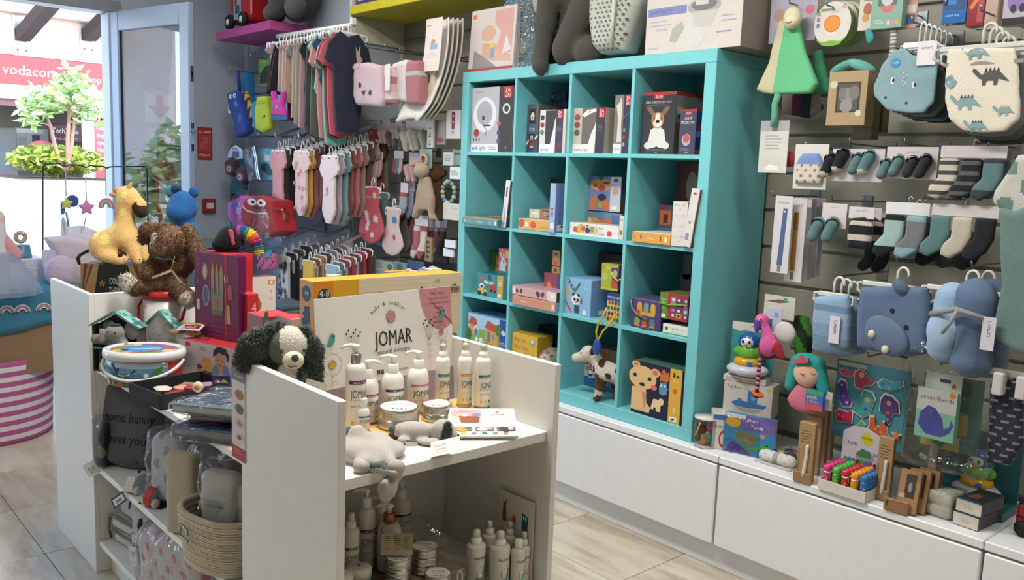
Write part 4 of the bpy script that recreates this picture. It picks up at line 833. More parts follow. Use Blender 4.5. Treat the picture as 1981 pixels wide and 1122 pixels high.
def f(q):
 q.rect(0,0,.72,1,'1e2440');q.rect(.72,0,.22,1,'d8aa3c');q.rect(.94,0,.06,1,'181c2c')
 B='e0b884';q.poly([(.0,.06),(.0,.5),(.28,.5),(.3,.25),(.38,.16),(.36,.06)],B);q.ell(.2,.7,.27,.22,B,24);q.ell(.44,.84,.09,.08,B);q.ell(.44,.84,.055,.05,'c97a5c');q.ell(.06,.93,.08,.06,B);q.ell(.06,.93,.045,.035,'c97a5c');q.ell(.05,.72,.05,.045,'6ab0b0');q.ell(.05,.72,.033,.032,'161616');q.ell(.34,.7,.05,.045,'6ab0b0');q.ell(.34,.7,.033,.032,'161616');q.ell(.2,.57,.055,.035,'3a201c');q.ell(.43,.56,.06,.05,'d8705c');q.poly([(.27,.12),(.3,.42),(.2,.44),(.25,.2)],'c08a64');q.line([(.16,.07),(.17,.14)],.0015,'222');q.line([(.21,.07),(.22,.13)],.0015,'222')
 q.poly([(.54,.72),(.54,.86),(.6,.95),(.66,.88),(.7,.92),(.72,.8),(.68,.72)],'cc6a3c');q.ell(.58,.87,.012,.012,'111')
 q.poly([(.54,.48),(.53,.6),(.55,.7),(.67,.7),(.68,.6),(.68,.5),(.6,.46)],'5a90b8');q.ell(.57,.64,.02,.02,'eee');q.ell(.64,.64,.02,.02,'eee')
 q.poly([(.42,.3),(.44,.36),(.54,.36),(.56,.4),(.62,.39),(.64,.34),(.62,.28),(.58,.26),(.58,.14),(.5,.13),(.49,.2),(.45,.2),(.44,.15),(.39,.16)],'e2c89c')
 q.text('PRIMO',.83,.77,.03,'f4ecd8','c',.14);q.ell(.83,.6,.04,.04,'c8603a');q.lines(.77,.5,.12,5,.025,'ecd8a4',.007);q.text('3',.83,.2,.09,'f4ecd8','c');q.rect(.75,.03,.14,.09,'f0ece4');q.poly([(.77,.05),(.8,.09),(.86,.1),(.84,.06)],'2f5a44');[q.ell(.8+.035*(i%2)*2-.035*0,.87+.04*(i//2),.02,.018,'1a1a24')for i in range(3)]
 for i in range(3):q.ell(.7,.84-.24*i,.012,.012,'8a7ab8')
cb(3,3,1222,1325,694,820,.01,.14,'bear_puzzle_box','black puzzle box with a large beige bear in the bottom right compartment','1e2440',f,'14181e','3f6a5a')
# skincare end unit
SH=.826;RZC=math.radians(48.2)
ER=V((.6660,.7460,0));EF=V((.7460,-.6660,0))
def bottle(name,label,p,r,hb,top,accent,band=True,ctr=-8,cap='efece4',collar=None,brand='JOMAR',body='ece9e1',lines_col=None,sh=.75,group=None,nozdir=-1,bandy=.62,extra=None):
 t=thing(name,label,'bottle',p,0,group)
 nr=r*.5;s0=hb*sh if hb*sh>hb-r*1.1 else hb-r*1.05
 prof=[(0,0),(r*.88,0),(r,r*.14)]+[(r*(.5+.5*math.cos(a))+0*r if False else nr+(r-nr)*math.cos(a),s0+(hb-s0)*math.sin(a))for a in np.linspace(0,PI/2,7)]
 G().lathe(prof,body,26).build('body','gloss',t)
 if top=='pump':
  g=G();g.lathe([(nr,hb-.002),(nr*1.02,hb+.002),(nr,hb+.021),(nr*.8,hb+.0235)],collar or cap,18);g.build('collar','metal' if collar else 'gloss',t)
  g=G();g.lathe([(nr*.42,hb+.022),(nr*.42,hb+.034),(nr*.62,hb+.037),(nr*.72,hb+.043),(0,hb+.046)],cap,14)
  d=ER*nozdir;g.tube([V((0,0,hb+.041)),d*.012+V((0,0,hb+.042)),d*.026+V((0,0,hb+.040)),d*.036+V((0,0,hb+.034))],[.0055,.0055,.004,.0028],cap,8);g.build('pump_head','gloss',t)
 elif top=='spray':
  G().lathe([(nr*1.15,hb-.004),(nr*1.15,hb+.012),(nr*.95,hb+.013),(nr*.95,hb+.017)],cap,18).build('collar','gloss',t)
  g=G();g.lathe([(nr*.8,hb+.015),(nr*.8,hb+.03),(nr*.72,hb+.034),(0,hb+.036)],cap,14);g.box(-.003,-nr*.9,hb+.022,.003,-nr*.7,hb+.03,'d8d4cc');g.build('spray_head','gloss',t)
  g=G();g.lathe([(nr*1.0,hb+.017),(nr*1.0,hb+.038),(nr*.85,hb+.043),(0,hb+.0435)],'f4f2ec',18,cap=False);g.build('clear_cap','clear',t)
 else:
  G().lathe([(nr*1.15,hb-.002),(nr*1.15,hb+.02),(nr*1.05,hb+.023),(0,hb+.0235)],cap,20).build('screw_cap','gloss',t)
 def fn(x,y,l):a=math.radians(ctr)+x/r;return V(((r+.0004+l)*math.cos(a),(r+.0004+l)*math.sin(a),y))
 q=D(fn,w=2*r,h=hb)
 if band:q.grid(-.55,bandy,1.15,.055,accent);q.text('baby & toddler',0.05,bandy+.012,.028,'f0ece4','c',.7)
 if brand=='JOMAR':
  q.text('JOMAR',.03,bandy-.2,.12,'55534f','c',.95);q.text('natural skincare',.03,bandy-.235,.022,'8a8780','c',.95)
  q.text('BODY LOTION',-.4,bandy-.33,.026,lines_col or accent,'l',.7);q.lines(-.4,bandy-.37,.8,2,.028,'a5a198',.008)
  for i,c in enumerate(('d8b23c','44423e','2f7a70','44423e')):
   x=-.35+.28*i;q.ell(x,.16,.06,.03,c if i in(0,2)else 'c8c4ba');q.line([(x,.05),(x,.14)],.0006,'55524c');
   if i in(1,3):[q.line([(x,.13),(x-.08+.04*k_,.2)],.0005,'44423e')for k_ in range(5)]
  q.grid(-.9,.025,1.8,.03,accent);q.lines(-1.0,.6,.18,9,.03,'c2beb4',.006)
 else:extra(q)
 q.build(t);return t
PL=SH+.016
t=thing('wooden_board','pale raw edged wooden board under the skincare bottles','board',(1.60,-1.80,SH+.0003))
g=G();P_=[(0,0),(.165,.01),(.172,.15),(.168,.3),(.175,.45),(.165,.55),(0,.55)];n_=len(P_)
g.add([(x,y,0)for x,y in P_]+[(x-.004*(x>.1),y,.0158)for x,y in P_],[tuple(range(n_))[::-1],tuple(range(n_,2*n_))]+[(i,(i+1)%n_,n_+(i+1)%n_,n_+i)for i in range(n_)],['b8925a','d4b072']+['8f7448']*n_)
g.build('plank','wood',t)
bottle('pump_bottle','tall white pump bottle with silver collar, mulberry band',(1.70,-1.637,PL),.0245,.165,'pump','6a3a5c',collar='b8b8ba',bandy=.72,sh=.88)
bottle('pump_bottle','white pump bottle with a crimson band half behind the tall one',(1.655,-1.575,PL),.0265,.112,'pump','a83246',sh=.68,nozdir=1)
bottle('pump_bottle','white pump bottle with a dark purple band',(1.652,-1.500,PL),.0285,.115,'pump','4a3058',sh=.66)
bottle('pump_bottle','white pump bottle with a pink band',(1.645,-1.418,PL),.0285,.115,'pump','d86a84',sh=.66)
bottle('spray_bottle','slim white spray bottle with teal band',(1.64,-1.335,PL),.0195,.134,'spray','2f8088',sh=.9)
bottle('spray_bottle','slim white spray bottle with orange band',(1.672,-1.285,PL),.0195,.136,'spray','e0a03c',sh=.9)
bottle('spray_bottle','slim white spray bottle with green band nearest the right panel',(1.715,-1.258,PL),.0205,.138,'spray','2f7a3c',sh=.9)
bottle('small_bottle','small white screw cap bottle with navy band beside the tin',(1.722,-1.63,PL),.017,.062,'cap','2c3a7c',sh=.7,bandy=.66)
def tin(label,p,r,h,red=False,name='round_tin'):
 t=thing(name,label,'tin',p);M_='c9c6be'
 G().lathe([(0,0),(r*.97,0),(r*.985,.002),(r*.985,h*.55)],M_,30).build('base','metal',t)
 G().lathe([(r*.99,h*.5),(r*1.0,h*.53),(r*.985,h*.62),(r,h*.68),(r*.985,h*.75),(r,h*.82),(r*.99,h*.97),(r*.95,h),(r*.93,h*.975),(0,h*.975)],M_,30).build('lid','metal',t)
 q=D(o=(0,0,h*.978),ux=ER,uy=-EF,w=r*2,h=r*2);q.ell(0,0,.44,.44,'e9e6df',28);q.text('JOMAR',0,.1,.13,'6a6862','c',.5);q.lines(-.22,0,.44,3,.06,'b0aca2',.015)
 if red:q.poly(circ(0,0,.44,.44,14,PI*.55,PI*.95),'d0505c')
 for i in range(5):q.ell(-.2+.1*i,-.26,.03,.04,('d8b23c','44423e','2f7a70','44423e','c86a70')[i])
 q.build(t);return t
tin('large silver screw tin with white label on the wooden board',(1.725,-1.531,PL),.0505,.052)
tin('smaller silver screw tin with a red flash on its label',(1.728,-1.418,PL),.0385,.042,True)
sg=thing('cardboard_sign','white skincare display board with doodled flowers behind the bottles','sign',(1.596,-1.672,SH),0)
SW=.452;SHT=.318;yaw=math.atan2(.452,-.045);lean=-.09
sg.rotation_euler=Euler((lean,0,yaw),'XYZ')
G().box(0,0,0,SW,.004,SHT,'e6e1dc',.0008).build('board','card',sg)
q=D(o=(0,0,0),w=SW,h=SHT);K='33302e'
q.rect(0,0,1,.29,'9c8c94');q.rect(0,.29,1,.71,'e6e1dc')
q.poly([(.74,1)]+[(.91+.17*math.cos(a),1+.37*math.sin(a))for a in np.linspace(PI,PI*1.68,14)]+[(1,.66),(1,1)],'c98a8c')
for i,s in enumerate(('FREE from:','• Harmful chemicals','• Synthetic perfumes & colourants','• Parabens','• Lead','• Petrolatum','• Sulfates')):q.text(s,.89,.94-.041*i,.02 if i else.026,'5c3a3c','c',.19)
for i,ch in enumerate('· baby & toddler ·'):
 a=PI*.5+(8.5-i)*.125;q.text(ch,.5+.155*math.cos(a)*1.0,.70+.2*math.sin(a),.033,'55504c','c',rot=(a-PI/2)*.9)
def flower(cx,cy,r,c):
 a_=SW/SHT
 for i in range(9):q.line([(cx+(r*1.0)*math.cos(i*.698)+r*.33*math.cos(b_),cy+a_*(r*math.sin(i*.698)+r*.33*math.sin(b_)))for b_ in np.linspace(0,2*PI,9)],.0016,K)
 q.ell(cx,cy,r*1.05,r*1.05*a_,c);q.line([(cx+x*r*.9,cy+y*r*.9*a_)for x,y in HEART],.0017,K,True);q.line(circ(cx,cy,r*.95,r*.95*a_,20),.0012,K,True)
flower(.515,.80,.03,'cc8a88')
q.text('JOMAR',.53,.565,.125,'2a2826','c',.28);q.text('natural skincare',.53,.5,.038,'4a4642','c',.29);q.line([(.47,.43),(.55,.44)],.0012,K)
q.rect(.40,.34,.02,.035,'2a2826');q.text('f',.41,.345,.022,'e6e1dc','c');q.rect(.427,.34,.02,.035,'2a2826');q.line(circ(.437,.358,.005,.008,10),.001,'e6e1dc',True);q.text('jomarbaby.com',.465,.342,.026,'33302e','l',.18)
def scallop(cx,cy,r,n=12):
 a_=SW/SHT;pts=[]
 for i in range(n):
  for b_ in np.linspace(-1,1,5):a=2*PI*(i+.5*b_*.98)/n;rr=r*(1+.16*math.cos(b_*PI/2));pts.append((cx+rr*math.cos(a),cy+rr*a_*math.sin(a)))
 q.line(pts,.0016,K,True)
def bird(cx,cy,s,fl=1):
 q.poly([(cx-.028*s*fl,cy-.035*s),(cx-.012*s*fl,cy+.005*s),(cx,cy+.05*s),(cx+.018*s*fl,cy+.06*s),(cx+.03*s*fl,cy+.04*s),(cx+.026*s*fl,cy),(cx+.01*s*fl,cy-.035*s),(cx-.015*s*fl,cy-.045*s)],'4a9a92');q.poly([(cx-.02*s*fl,cy-.03*s),(cx-.05*s*fl,cy-.01*s),(cx-.045*s*fl,cy-.03*s)],'8abab2');q.ell(cx+.016*s*fl,cy+.035*s,.004,.006,'1a1a1a')
def dandelion(cx,cy,s=1):
 for i,a in enumerate(np.linspace(-.75,.75,7)):
  h_=.13+.03*math.sin(i*2.1);q.line([(cx,cy-.06),(cx+.03*a*s,cy-.02),(cx+.062*a*s,cy+h_-.05)],.0014,K);q.ell(cx+.062*a*s,cy+h_-.045,.006,.0085,K)
 q.line([(cx,cy-.06),(cx-.004,.30)],.0015,K)
 for i in range(3):y_=cy-.1-.05*i;q.line(circ(cx-.01,y_,.009,.009,10),.0012,K,True);q.line(circ(cx+.01,y_,.009,.009,10),.0012,K,True)
scallop(.095,.48,.055);flower(.095,.48,.021,'d2b23c');bird(.09,.665,1.0);q.line([(.09,.395),(.08,.2)],.0015,K);q.line(circ(.072,.33,.016,.014,10),.0013,K,True);q.line(circ(.106,.335,.016,.014,10),.0013,K,True)
dandelion(.24,.62);dandelion(.80,.62,.9);scallop(.895,.61,.045);flower(.895,.61,.017,'cc8a88');bird(.905,.765,.85)
q.build(sg)
def f(q):
 q.rect(0,0,1,1,'e4d6b8');q.rect(0,0,.12,1,'dd8a24');q.rect(.12,0,.16,1,'dca82e');q.ell(.063,.76,.04,.13,'24404c',24);q.text('4-8',.063,.77,.09,'e8eae4','c',.06);q.lines(.04,.72,.045,2,.04,'b8c4c4',.012)
 q.line([(.14,.52),(.27,.53)],.004,'6a4a2c');q.rect(.145,.5,.02,.16,'8a5a34');q.rect(.205,.5,.014,.15,'6a4028');q.rect(.255,.5,.018,.14,'8a5a34');q.line([(.15,.5),(.27,.51)],.006,'7a4a28');q.line([(.15,.5),(.15,.56),(.27,.56)],.002,'7a4a28');q.star(.155,.7,.014,'7a5a30');q.heart(.212,.74,.012,'d8b06a');q.rect(.26,.64,.006,.08,'d8d4c8')
 q.poly([(.365,.55),(.37,.66),(.36,.8),(.375,.78),(.385,.66),(.4,.66),(.41,.8),(.42,.78),(.41,.65),(.41,.55)],'b4b4bc')
 q.poly([(.39,.52),(.395,.68),(.405,.62),(.415,.8),(.425,.68),(.44,.78),(.445,.62),(.46,.66),(.465,.55),(.5,.62),(.52,.55),(.54,.64),(.56,.56),(.575,.62),(.585,.5),(.5,.46),(.4,.46)],'24345c');q.ell(.405,.55,.016,.04,'c8d44a');q.ell(.405,.55,.008,.02,'1a1a1a')
 q.poly([(.66,.55),(.67,.68),(.69,.66),(.70,.8),(.72,.68),(.735,.66),(.74,.56),(.72,.48),(.68,.48)],'c9864a');q.ell(.703,.78,.009,.04,'55504a');q.ell(.745,.6,.014,.06,'4a8a88');q.line([(.76,.64),(.78,.72),(.785,.84)],.0012,'7a7a74');q.text('• 10',.79,.86,.06,'4a8a84','l',.04);q.poly(blob(.8,.6,.02,2,ry=.05),'6a8a3c');q.poly(blob(.885,.68,.025,3,ry=.1),'7a3a2c')
 q.rect(.93,.8,.03,.02,'55504a');[q.rect(.915+.0065*i,.68,.004 if i%3 else.002,.1,'3a3632')for i in range(11)]
 for i in range(12):q.rect(.28,.06+.08*i,.72,.008,'d8caaa')
 q.rect(.05,.03,.05,.2,'e6e6da');q.poly([(.055,.1),(.07,.18),(.09,.2),(.085,.13)],'4a7a3c')
def f2(q):
 q.ell(.5,.8,.32,.12,'24404c');q.text('4-8',.5,.78,.06,'e8eae4','c',.5);q.poly([(.2,.2),(.15,.4),(.35,.45),(.2,.5),(.4,.55),(.3,.6),(.7,.62),(.8,.3)],'24345c');q.line([(.3,.14),(.3,.25),(.45,.25),(.45,.14),(.6,.25),(.6,.14),(.75,.25)],.004,'2a3a4c')
a=at(607,545,x=1.47)
t=thing('brick_game_box','long orange and cream brick game box behind the white skincare board','box',(1.395,a.y,a.z-.176))
BW=at(893,530,x=1.47).y-a.y
G().box(0,0,0,.075,BW,.176,'e4d6b8',.0015,faces=['c98a34','dd9a2c','d08a30','e4d6b8','d08a30','d08a30']).build('carton','card',t)
q=D(o=(.075,0,0),ux=(0,1,0),w=BW,h=.176);f(q);q.build(t);q=D(o=(0,0,0),w=.075,h=.176);f2(q);q.build(t)
q=D(o=(0,0,.176),ux=(0,1,0),uy=(-1,0,0),w=BW,h=.075)
q.rect(.2,.2,.08,.3,'d8c9a8');q.rect(.6,.3,.2,.3,'d0852a');q.rect(.92,.3,.05,.4,'e8dcb8');q.build(t)
carton('stacked_carton','brown carton under the long orange brick box','box',(1.392,a.y+.01,.7525),.08,BW-.02,a.z-.178-.753,'a8743c')
t=thing('leaflet_stack','stack of leaflets with basket photo on the white shelf','leaflet',(1.838,-1.462,SH+.002),rot=(.36,0,math.radians(55)))
for i in range(5):G().box(.001*i,-.0015*i,.0022*i+.0002,.162+.001*i,.105,.0022*i+.0022,('e9e4de','d8d3cc')[i%2]).build('leaflet','paper',t)
q=D(o=(.005,-.006,.0113),ux=(1,0,0),uy=(0,1,0),w=.16,h=.11);q.rect(0,0,1,1,'ece7e1')
q.rect(.02,.45,.46,.5,'d8b8b4');q.rect(.02,.72,.46,.23,'c9a0a8');q.poly([(.12,.75),(.46,.7),(.42,.47),(.16,.48)],'a05a34');q.line([(.2,.7),(.28,.9),(.38,.68)],.002,'8a5a34');q.ell(.22,.76,.06,.05,'ece4dc');q.ell(.4,.76,.07,.06,'8a7aa8');q.ell(.12,.76,.05,.05,'e0b07a');q.ell(.2,.9,.08,.05,'d890a4')
for i in range(4):q.rect(.16,.5+.05*i,.28,.008,'7c4426')
q.ell(.73,.86,.03,.03,'c86a70');q.text('JOMAR',.73,.74,.07,'77736c','c',.26);q.lines(.54,.68,.42,5,.035,'c8c4bc',.009);[q.line(circ(.28+.17*i,.38,.05,.03,12),.0006,'b0aca4',True)for i in range(4)]
for i,c in enumerate(('7a8a84','8a7468','74646c')):q.rect(.03+.33*i,.18,.29,.15,c);q.poly(blob(.15+.33*i,.24,.08,i+2),('d8963c','e4dcd4','3a3434')[i]);q.poly(blob(.26+.32*i,.27,.05,i+5),('5a6a44','b0a0b8','e0d8d4')[i])
for i in range(5):q.ell(.18+.16*i,.1,.04,.035,('d8b23c','8a8680','2f7a70','8a8680','c86a70')[i])
q.build(t)
GC='b4aea8';GD='55605c'
t=thing('dog_comforter','pale grey dog comforter cloth lying over the shelf edge','soft toy',(1.80,-1.60,SH),RZC)
O_=V((1.80,-1.60,SH));Ri=Mx.Rotation(-RZC,3,'Z')
def lp(u,v,h=0,**k):
 p=at(u,v,**(k or{'z':SH+h}));return tuple(Ri@(p-O_))
cf=[('e',lp(690,868,.02),(.05,.05,.024),GC),('c',lp(684,842,.03),lp(692,880,.015),.022,.03,GC),('c',lp(690,838,.05),lp(704,858,.03),.018,.016,GC),('e',lp(737,868,.016),(.055,.055,.018),GC),('c',lp(722,862,.02),lp(705,895,.012),.02,.014,GC),('c',lp(737,853,.024),lp(756,898,.012),.022,.014,GC),('e',lp(720,888,.01),(.04,.03,.011),GC),('c',lp(705,856,.03),lp(722,850,.03),.018,.015,GC)]
soft(cf,.0045,.014,amp=.002,fr=60).build('cloth','fabric',t)
soft([('e',lp(700,903,.012),(.018,.016,.013),'a5a19b'),('c',lp(694,893,.012),lp(700,903,.014),.012,.012,GC)],.0035,.008).build('cloth_knot','fabric',t)
K1=lp(768,905,.012);K2=lp(768,918,x=1.936);K3=lp(749,946,x=1.94);K4=lp(746,962,x=1.938)
soft([('c',K1,K2,.013,.011,GC),('e',lp(766,903,.014),(.018,.016,.014),GC),('c',K2,K3,.009,.019,GC),('c',K3,K4,.019,.011,GC)],.0035,.01,amp=.0008).build('corner_knot','fabric',t)
soft([('c',lp(703,900,.014),lp(735,902,.014),.006,.008,GD),('c',lp(735,902,.014),lp(764,914,.008),.008,.004,GD),('c',lp(702,906,.006),lp(740,911,.006),.006,.008,GC),('c',lp(740,911,.006),lp(764,916,.006),.008,.006,GC)],.0035,.004).build('lining','fabric',t,label='dark grey green lining at the cloth edge')
soft([('e',lp(674,835,.05),(.012,.016,.012),GD)],.004,0).build('ear_tip','plush',t)
t2=thing('dog_toy','small grey lying dog toy with dark ear before the tins','soft toy',at(797,852,z=SH),RZC);t2 .scale=(.78,.85,.9)
soft([('e',(.0,0,.026),(.055,.03,.026),GC),('c',(.03,0,.026),(.075,-.004,.03),.019,.017,GC),('e',(.095,-.006,.032),(.034,.03,.031),GC),('e',(.127,-.012,.02),(.014,.014,.013),'b8b2aa'),('e',(.053,-.038,.01),(.04,.018,.009),GC,(0,0,-.25)),('c',(-.045,0,.028),(-.062,-.004,.03),.012,.010,GD),('e',(-.02,-.035,.01),(.02,.014,.01),GC)],.0042,.012,amp=.0008).build('body','fabric',t2)
ge=soft([('e',(.103,-.026,.028),(.017,.012,.034),'4c5653',(0,.25,0))],.0035,0,amp=.0008,fr=200);ge.join(fur(ge,900,.005,.001,jit=.4));ge.build('ear','plush',t2)
G().ell((.1405,-.014,.022),.0045,'2a2c2c').build('nose','gloss',t2)
g=G();g.box(-.012,-.052,.001,.022,-.051,.017,'d8d6d2');g.box(-.011,-.0525,.012,.021,-.0515,.0165,'77797c');g.build('sewn_label','paper',t2)
def paper_tag(name,label,p,w_,h_,rot,art,fold=True,parent=None):
 t=thing(name,label,'tag',p,rot=rot)if not parent else None
 par=t or parent
 g=G();g.box(0,0,0,w_,.0006,h_,'e4e0da')
 if fold:g.add([(0,.0006,0),(w_,.0006,0),(w_,.03,h_*.9),(0,.03,h_*.9)],[(0,1,2,3)],'cfcac8')
 o=g.build('card','paper',par)
 q=D(o=(0,-.0002,0),w=w_,h=h_);art(q);q.build(par)
 return t
def stag(q):q.text('stephen',.12,.62,.16,'8a9ab8','l',.6);q.text('joseph',.22,.38,.16,'d89a6c','l',.55);q.text('smarter play',.2,.2,.08,'9a96a0','l',.6)
tg=paper_tag('swing_tag','folded white tag hanging over the shelf edge',tuple(at(832,885,z=SH+.004)),.07,.042,(-.95,-.3,RZC-.15),stag)
GP='5a5f5c';WP='c9c3b8'
hp=at(565,676,x=1.60)
dg=thing('dog_plush','grey and cream plush dog with shaggy ears behind the left end panel','soft toy',(hp.x-.014,hp.y-.002,SH),RZC);dg.scale=(.88,.88,.97);dg.location.z+=.012
hz=hp.z-SH
def face_col(x,y,z):
 if y<-.01 and x<-.006-.25*(z-hz)and x>-.06 and abs(z-hz)<.05 and y>-.2:return '5f6561'
 return None
soft([('e',(0,0,hz),(.057,.052,.05),WP)],.0042,0,colfn=face_col).build('head','plush',dg)
soft([('e',(.026,-.052,hz-.024),(.028,.026,.022),'d6cdb4')],.0032,0).build('muzzle','plush',dg)
g=G();g.ell((.036,-.073,hz-.014),(.010,.008,.009),'4a4f4d');g.build('nose','plush',dg)
g=G();g.ell((-.004,-.052,hz-.004),.0042,'2b2624');g.ell((.049,-.029,hz-.004),.0042,'2b2624');g.build('eye','gloss',dg)
g=G();g.tube([(.018,-.0765,hz-.032),(.026,-.079,hz-.036),(.034,-.0775,hz-.033),(.042,-.072,hz-.034)],.001,'3a3230',5);[g.ell((.008+.004*i,-.071+.001*i,hz-.026+.003*(i%2)),.0013,'3a3230')for i in range(3)];g.build('mouth','matte',dg)
soft([('e',(.0,.01,hz*.45),(.05,.042,hz*.5),WP),('e',(.008,-.025,hz*.45),(.035,.025,hz*.4),WP)],.006,.02).build('body','plush',dg)
def shag(prims,name,n=2600):
 gg=soft(prims,.006,.02,amp=.003,fr=120);gg.join(fur(gg,n,.012,.0022,jit=.45));return gg.build(name,'plush',dg)
shag([('c',(-.03,.0,hz+.036),(-.085,-.012,hz+.0),.022,.031,GP),('c',(-.085,-.012,hz+.0),(-.112,-.016,hz-.035),.031,.025,GP)],'ear')
shag([('c',(.035,.012,hz+.034),(.058,.01,hz-.01),.014,.022,GP),('c',(.058,.01,hz-.01),(.062,.0,hz-.085),.022,.024,GP)],'ear')
shag([('c',(-.04,.0,hz-.045),(-.05,-.022,hz-.075),.02,.02,GP)],'arm',1200)
shag([('c',(.035,-.0,hz-.05),(.052,-.04,hz-.1),.019,.02,GP),('e',(.052,-.045,hz-.12),.02,GP)],'arm',1300)
q=D(fnface(V((.052,-.07,hz-.115)),(.96,.1,-.26),(.26,0,.96)),w=.055,h=.055);q.rect(0,0,1,1,'dcd8d0');q.text('stephen',.35,.14,.16,'b0b4c0','l',.7,PI/2);q.text('joseph',.62,.2,.16,'d8a078','l',.7,PI/2);q.build(dg,'swing_tag','paper')
LS=.42
def nun(q):q.text('nunuki',.06,.68,.1,'33312e','c',.85);q.lines(-.3,.6,.6,1,.03,'8a867e',.008);q.poly([(-.2,.46),(.2,.52),(.22,.35),(.1,.22),(-.05,.24),(-.2,.34)],NC);q.ell(-.03,.44,.05,.03,'eee');q.ell(.08,.45,.05,.03,'eee');q.lines(-.3,.15,.6,2,.04,'b0aca4',.01)
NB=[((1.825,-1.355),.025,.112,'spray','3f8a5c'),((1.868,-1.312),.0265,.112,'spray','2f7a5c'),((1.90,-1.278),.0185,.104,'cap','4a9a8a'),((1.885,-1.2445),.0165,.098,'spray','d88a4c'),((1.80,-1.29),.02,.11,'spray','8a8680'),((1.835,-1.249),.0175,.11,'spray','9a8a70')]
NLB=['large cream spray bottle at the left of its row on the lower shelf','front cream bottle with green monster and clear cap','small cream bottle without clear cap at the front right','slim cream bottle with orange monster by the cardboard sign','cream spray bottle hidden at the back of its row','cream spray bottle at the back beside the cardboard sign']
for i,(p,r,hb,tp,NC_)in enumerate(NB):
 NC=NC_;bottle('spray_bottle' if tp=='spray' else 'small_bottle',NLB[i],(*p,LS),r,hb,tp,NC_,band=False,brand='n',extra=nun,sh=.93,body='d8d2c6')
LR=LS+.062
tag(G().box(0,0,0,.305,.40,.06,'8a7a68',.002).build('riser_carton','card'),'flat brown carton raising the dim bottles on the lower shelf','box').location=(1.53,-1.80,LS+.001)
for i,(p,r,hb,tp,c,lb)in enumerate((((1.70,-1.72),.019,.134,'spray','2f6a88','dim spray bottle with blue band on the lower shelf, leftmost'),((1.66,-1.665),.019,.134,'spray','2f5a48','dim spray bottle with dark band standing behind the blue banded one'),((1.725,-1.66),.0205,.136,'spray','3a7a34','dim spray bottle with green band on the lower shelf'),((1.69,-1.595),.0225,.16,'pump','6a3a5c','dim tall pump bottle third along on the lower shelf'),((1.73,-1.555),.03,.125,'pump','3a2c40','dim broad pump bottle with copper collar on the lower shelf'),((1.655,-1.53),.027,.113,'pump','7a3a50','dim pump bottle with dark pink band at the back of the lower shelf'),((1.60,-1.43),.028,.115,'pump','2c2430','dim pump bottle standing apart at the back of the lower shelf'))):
 bottle('spray_bottle' if tp=='spray' else 'pump_bottle',lb,(*p,LR),r,hb,tp,c,sh=.68 if tp=='pump' else.9,collar='a8745a' if i==4 else None,body='d8d2c6')  # same bottles as the upper shelf, body colour darkened for the dim compartment
def jar(label,p,r=.033,h=.058):
 t=thing('cream_jar',label,'jar',p)
 G().lathe([(0,0),(r*.94,0),(r,.004),(r,h*.66),(r*.96,h*.7)],'c9c4b2',24).build('body','plastic',t)
 G().lathe([(r*1.02,h*.68),(r*1.04,h*.72),(r*1.04,h*.95),(r*.98,h),(0,h)],'cfc8b4',24).build('lid','plastic',t)
 q=D(o=(0,0,h+.0004),ux=ER,uy=-EF,w=2*r,h=2*r);q.line(circ(0,0,.4,.4,24),.0012,'8a826e',True);q.text('NATURAL BALM',0,.02,.09,'6a624e','c',.6);q.poly(blob(0,.18,.07,3),'55503f');q.lines(-.2,-.1,.4,2,.07,'8a826e',.02);q.build(t)
 def fn(x,y,l):a=x/r;return V(((r+.0006+l)*math.cos(a),(r+.0006+l)*math.sin(a),y))
 q=D(fn,w=2*r,h=h);q.grid(-1.2,.05,2.4,.58,'4a7a8a',14);q.poly([(-.5,.2),(-.45,.5),(-.1,.58),(.3,.52),(.5,.3),(.2,.12),(-.2,.1)],'d8ccb8');q.text('BALM',0,.28,.16,'7a3a34','c',.6);q.build(t)
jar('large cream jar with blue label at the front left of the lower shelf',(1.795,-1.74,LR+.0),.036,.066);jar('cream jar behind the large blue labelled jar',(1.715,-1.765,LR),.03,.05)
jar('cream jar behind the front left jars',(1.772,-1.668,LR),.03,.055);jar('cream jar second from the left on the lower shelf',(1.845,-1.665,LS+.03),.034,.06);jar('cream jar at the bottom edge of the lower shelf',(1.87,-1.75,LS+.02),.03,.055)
for i,(x,y,h_)in enumerate(((1.845,-1.665,.0295),(1.87,-1.75,.0195))):tag(G().box(-.03,-.03,0,.03,.03,h_,'8a7a5c',.002).build('small_carton','card'),'flat brown carton under the %s cream jar'%('second' if i==0 else 'bottom edge'),'box').location=(x,y,LS)
for i,(x,y,z,rx,rr)in enumerate(((1.80,-1.575,.001,0,.032),(1.80,-1.575,.023,0,.032),(1.80,-1.575,.045,.0,.032),(1.86,-1.50,.001,0,.033),(1.86,-1.50,.023,0,.033),(1.86,-1.50,.045,0,.033),(1.86,-1.5,.067,0,.033),(1.79,-1.49,.001,0,.033),(1.79,-1.49,.023,0,.033),(1.79,-1.49,.045,.0,.033))):
 t=tin('%s flat tin of the %s stack on the lower shelf'%(ORD[(i if i<3 else i-3 if i<7 else i-7)],'left' if i<3 else 'front' if i<7 else 'rear'),(x,y,(LS if 2<i<7 else LR)+z),rr,.0215,name='flat_tin');tag(t,group='flat tins on the lower shelf')
t=thing('film_bag','clear film bag with a price list draped over the tins','bag',(1.80,-1.515,LR+.075),RZC)
soft([('e',(-.01,0,.03),(.085,.05,.045),'f4f2ee')],.008,0,amp=.004,fr=60).build('film','clear',t)
q=D(o=(-.085,-.056,.0),ux=(1,.1,0),uy=(0,.25,.97),w=.075,h=.05);q.rect(0,0,1,1,'a8987c');[q.lines(.1+.3*i,.85,.2,7,.1,'55503f',.03,i)for i in range(3)];q.build(t,'price_list','paper')
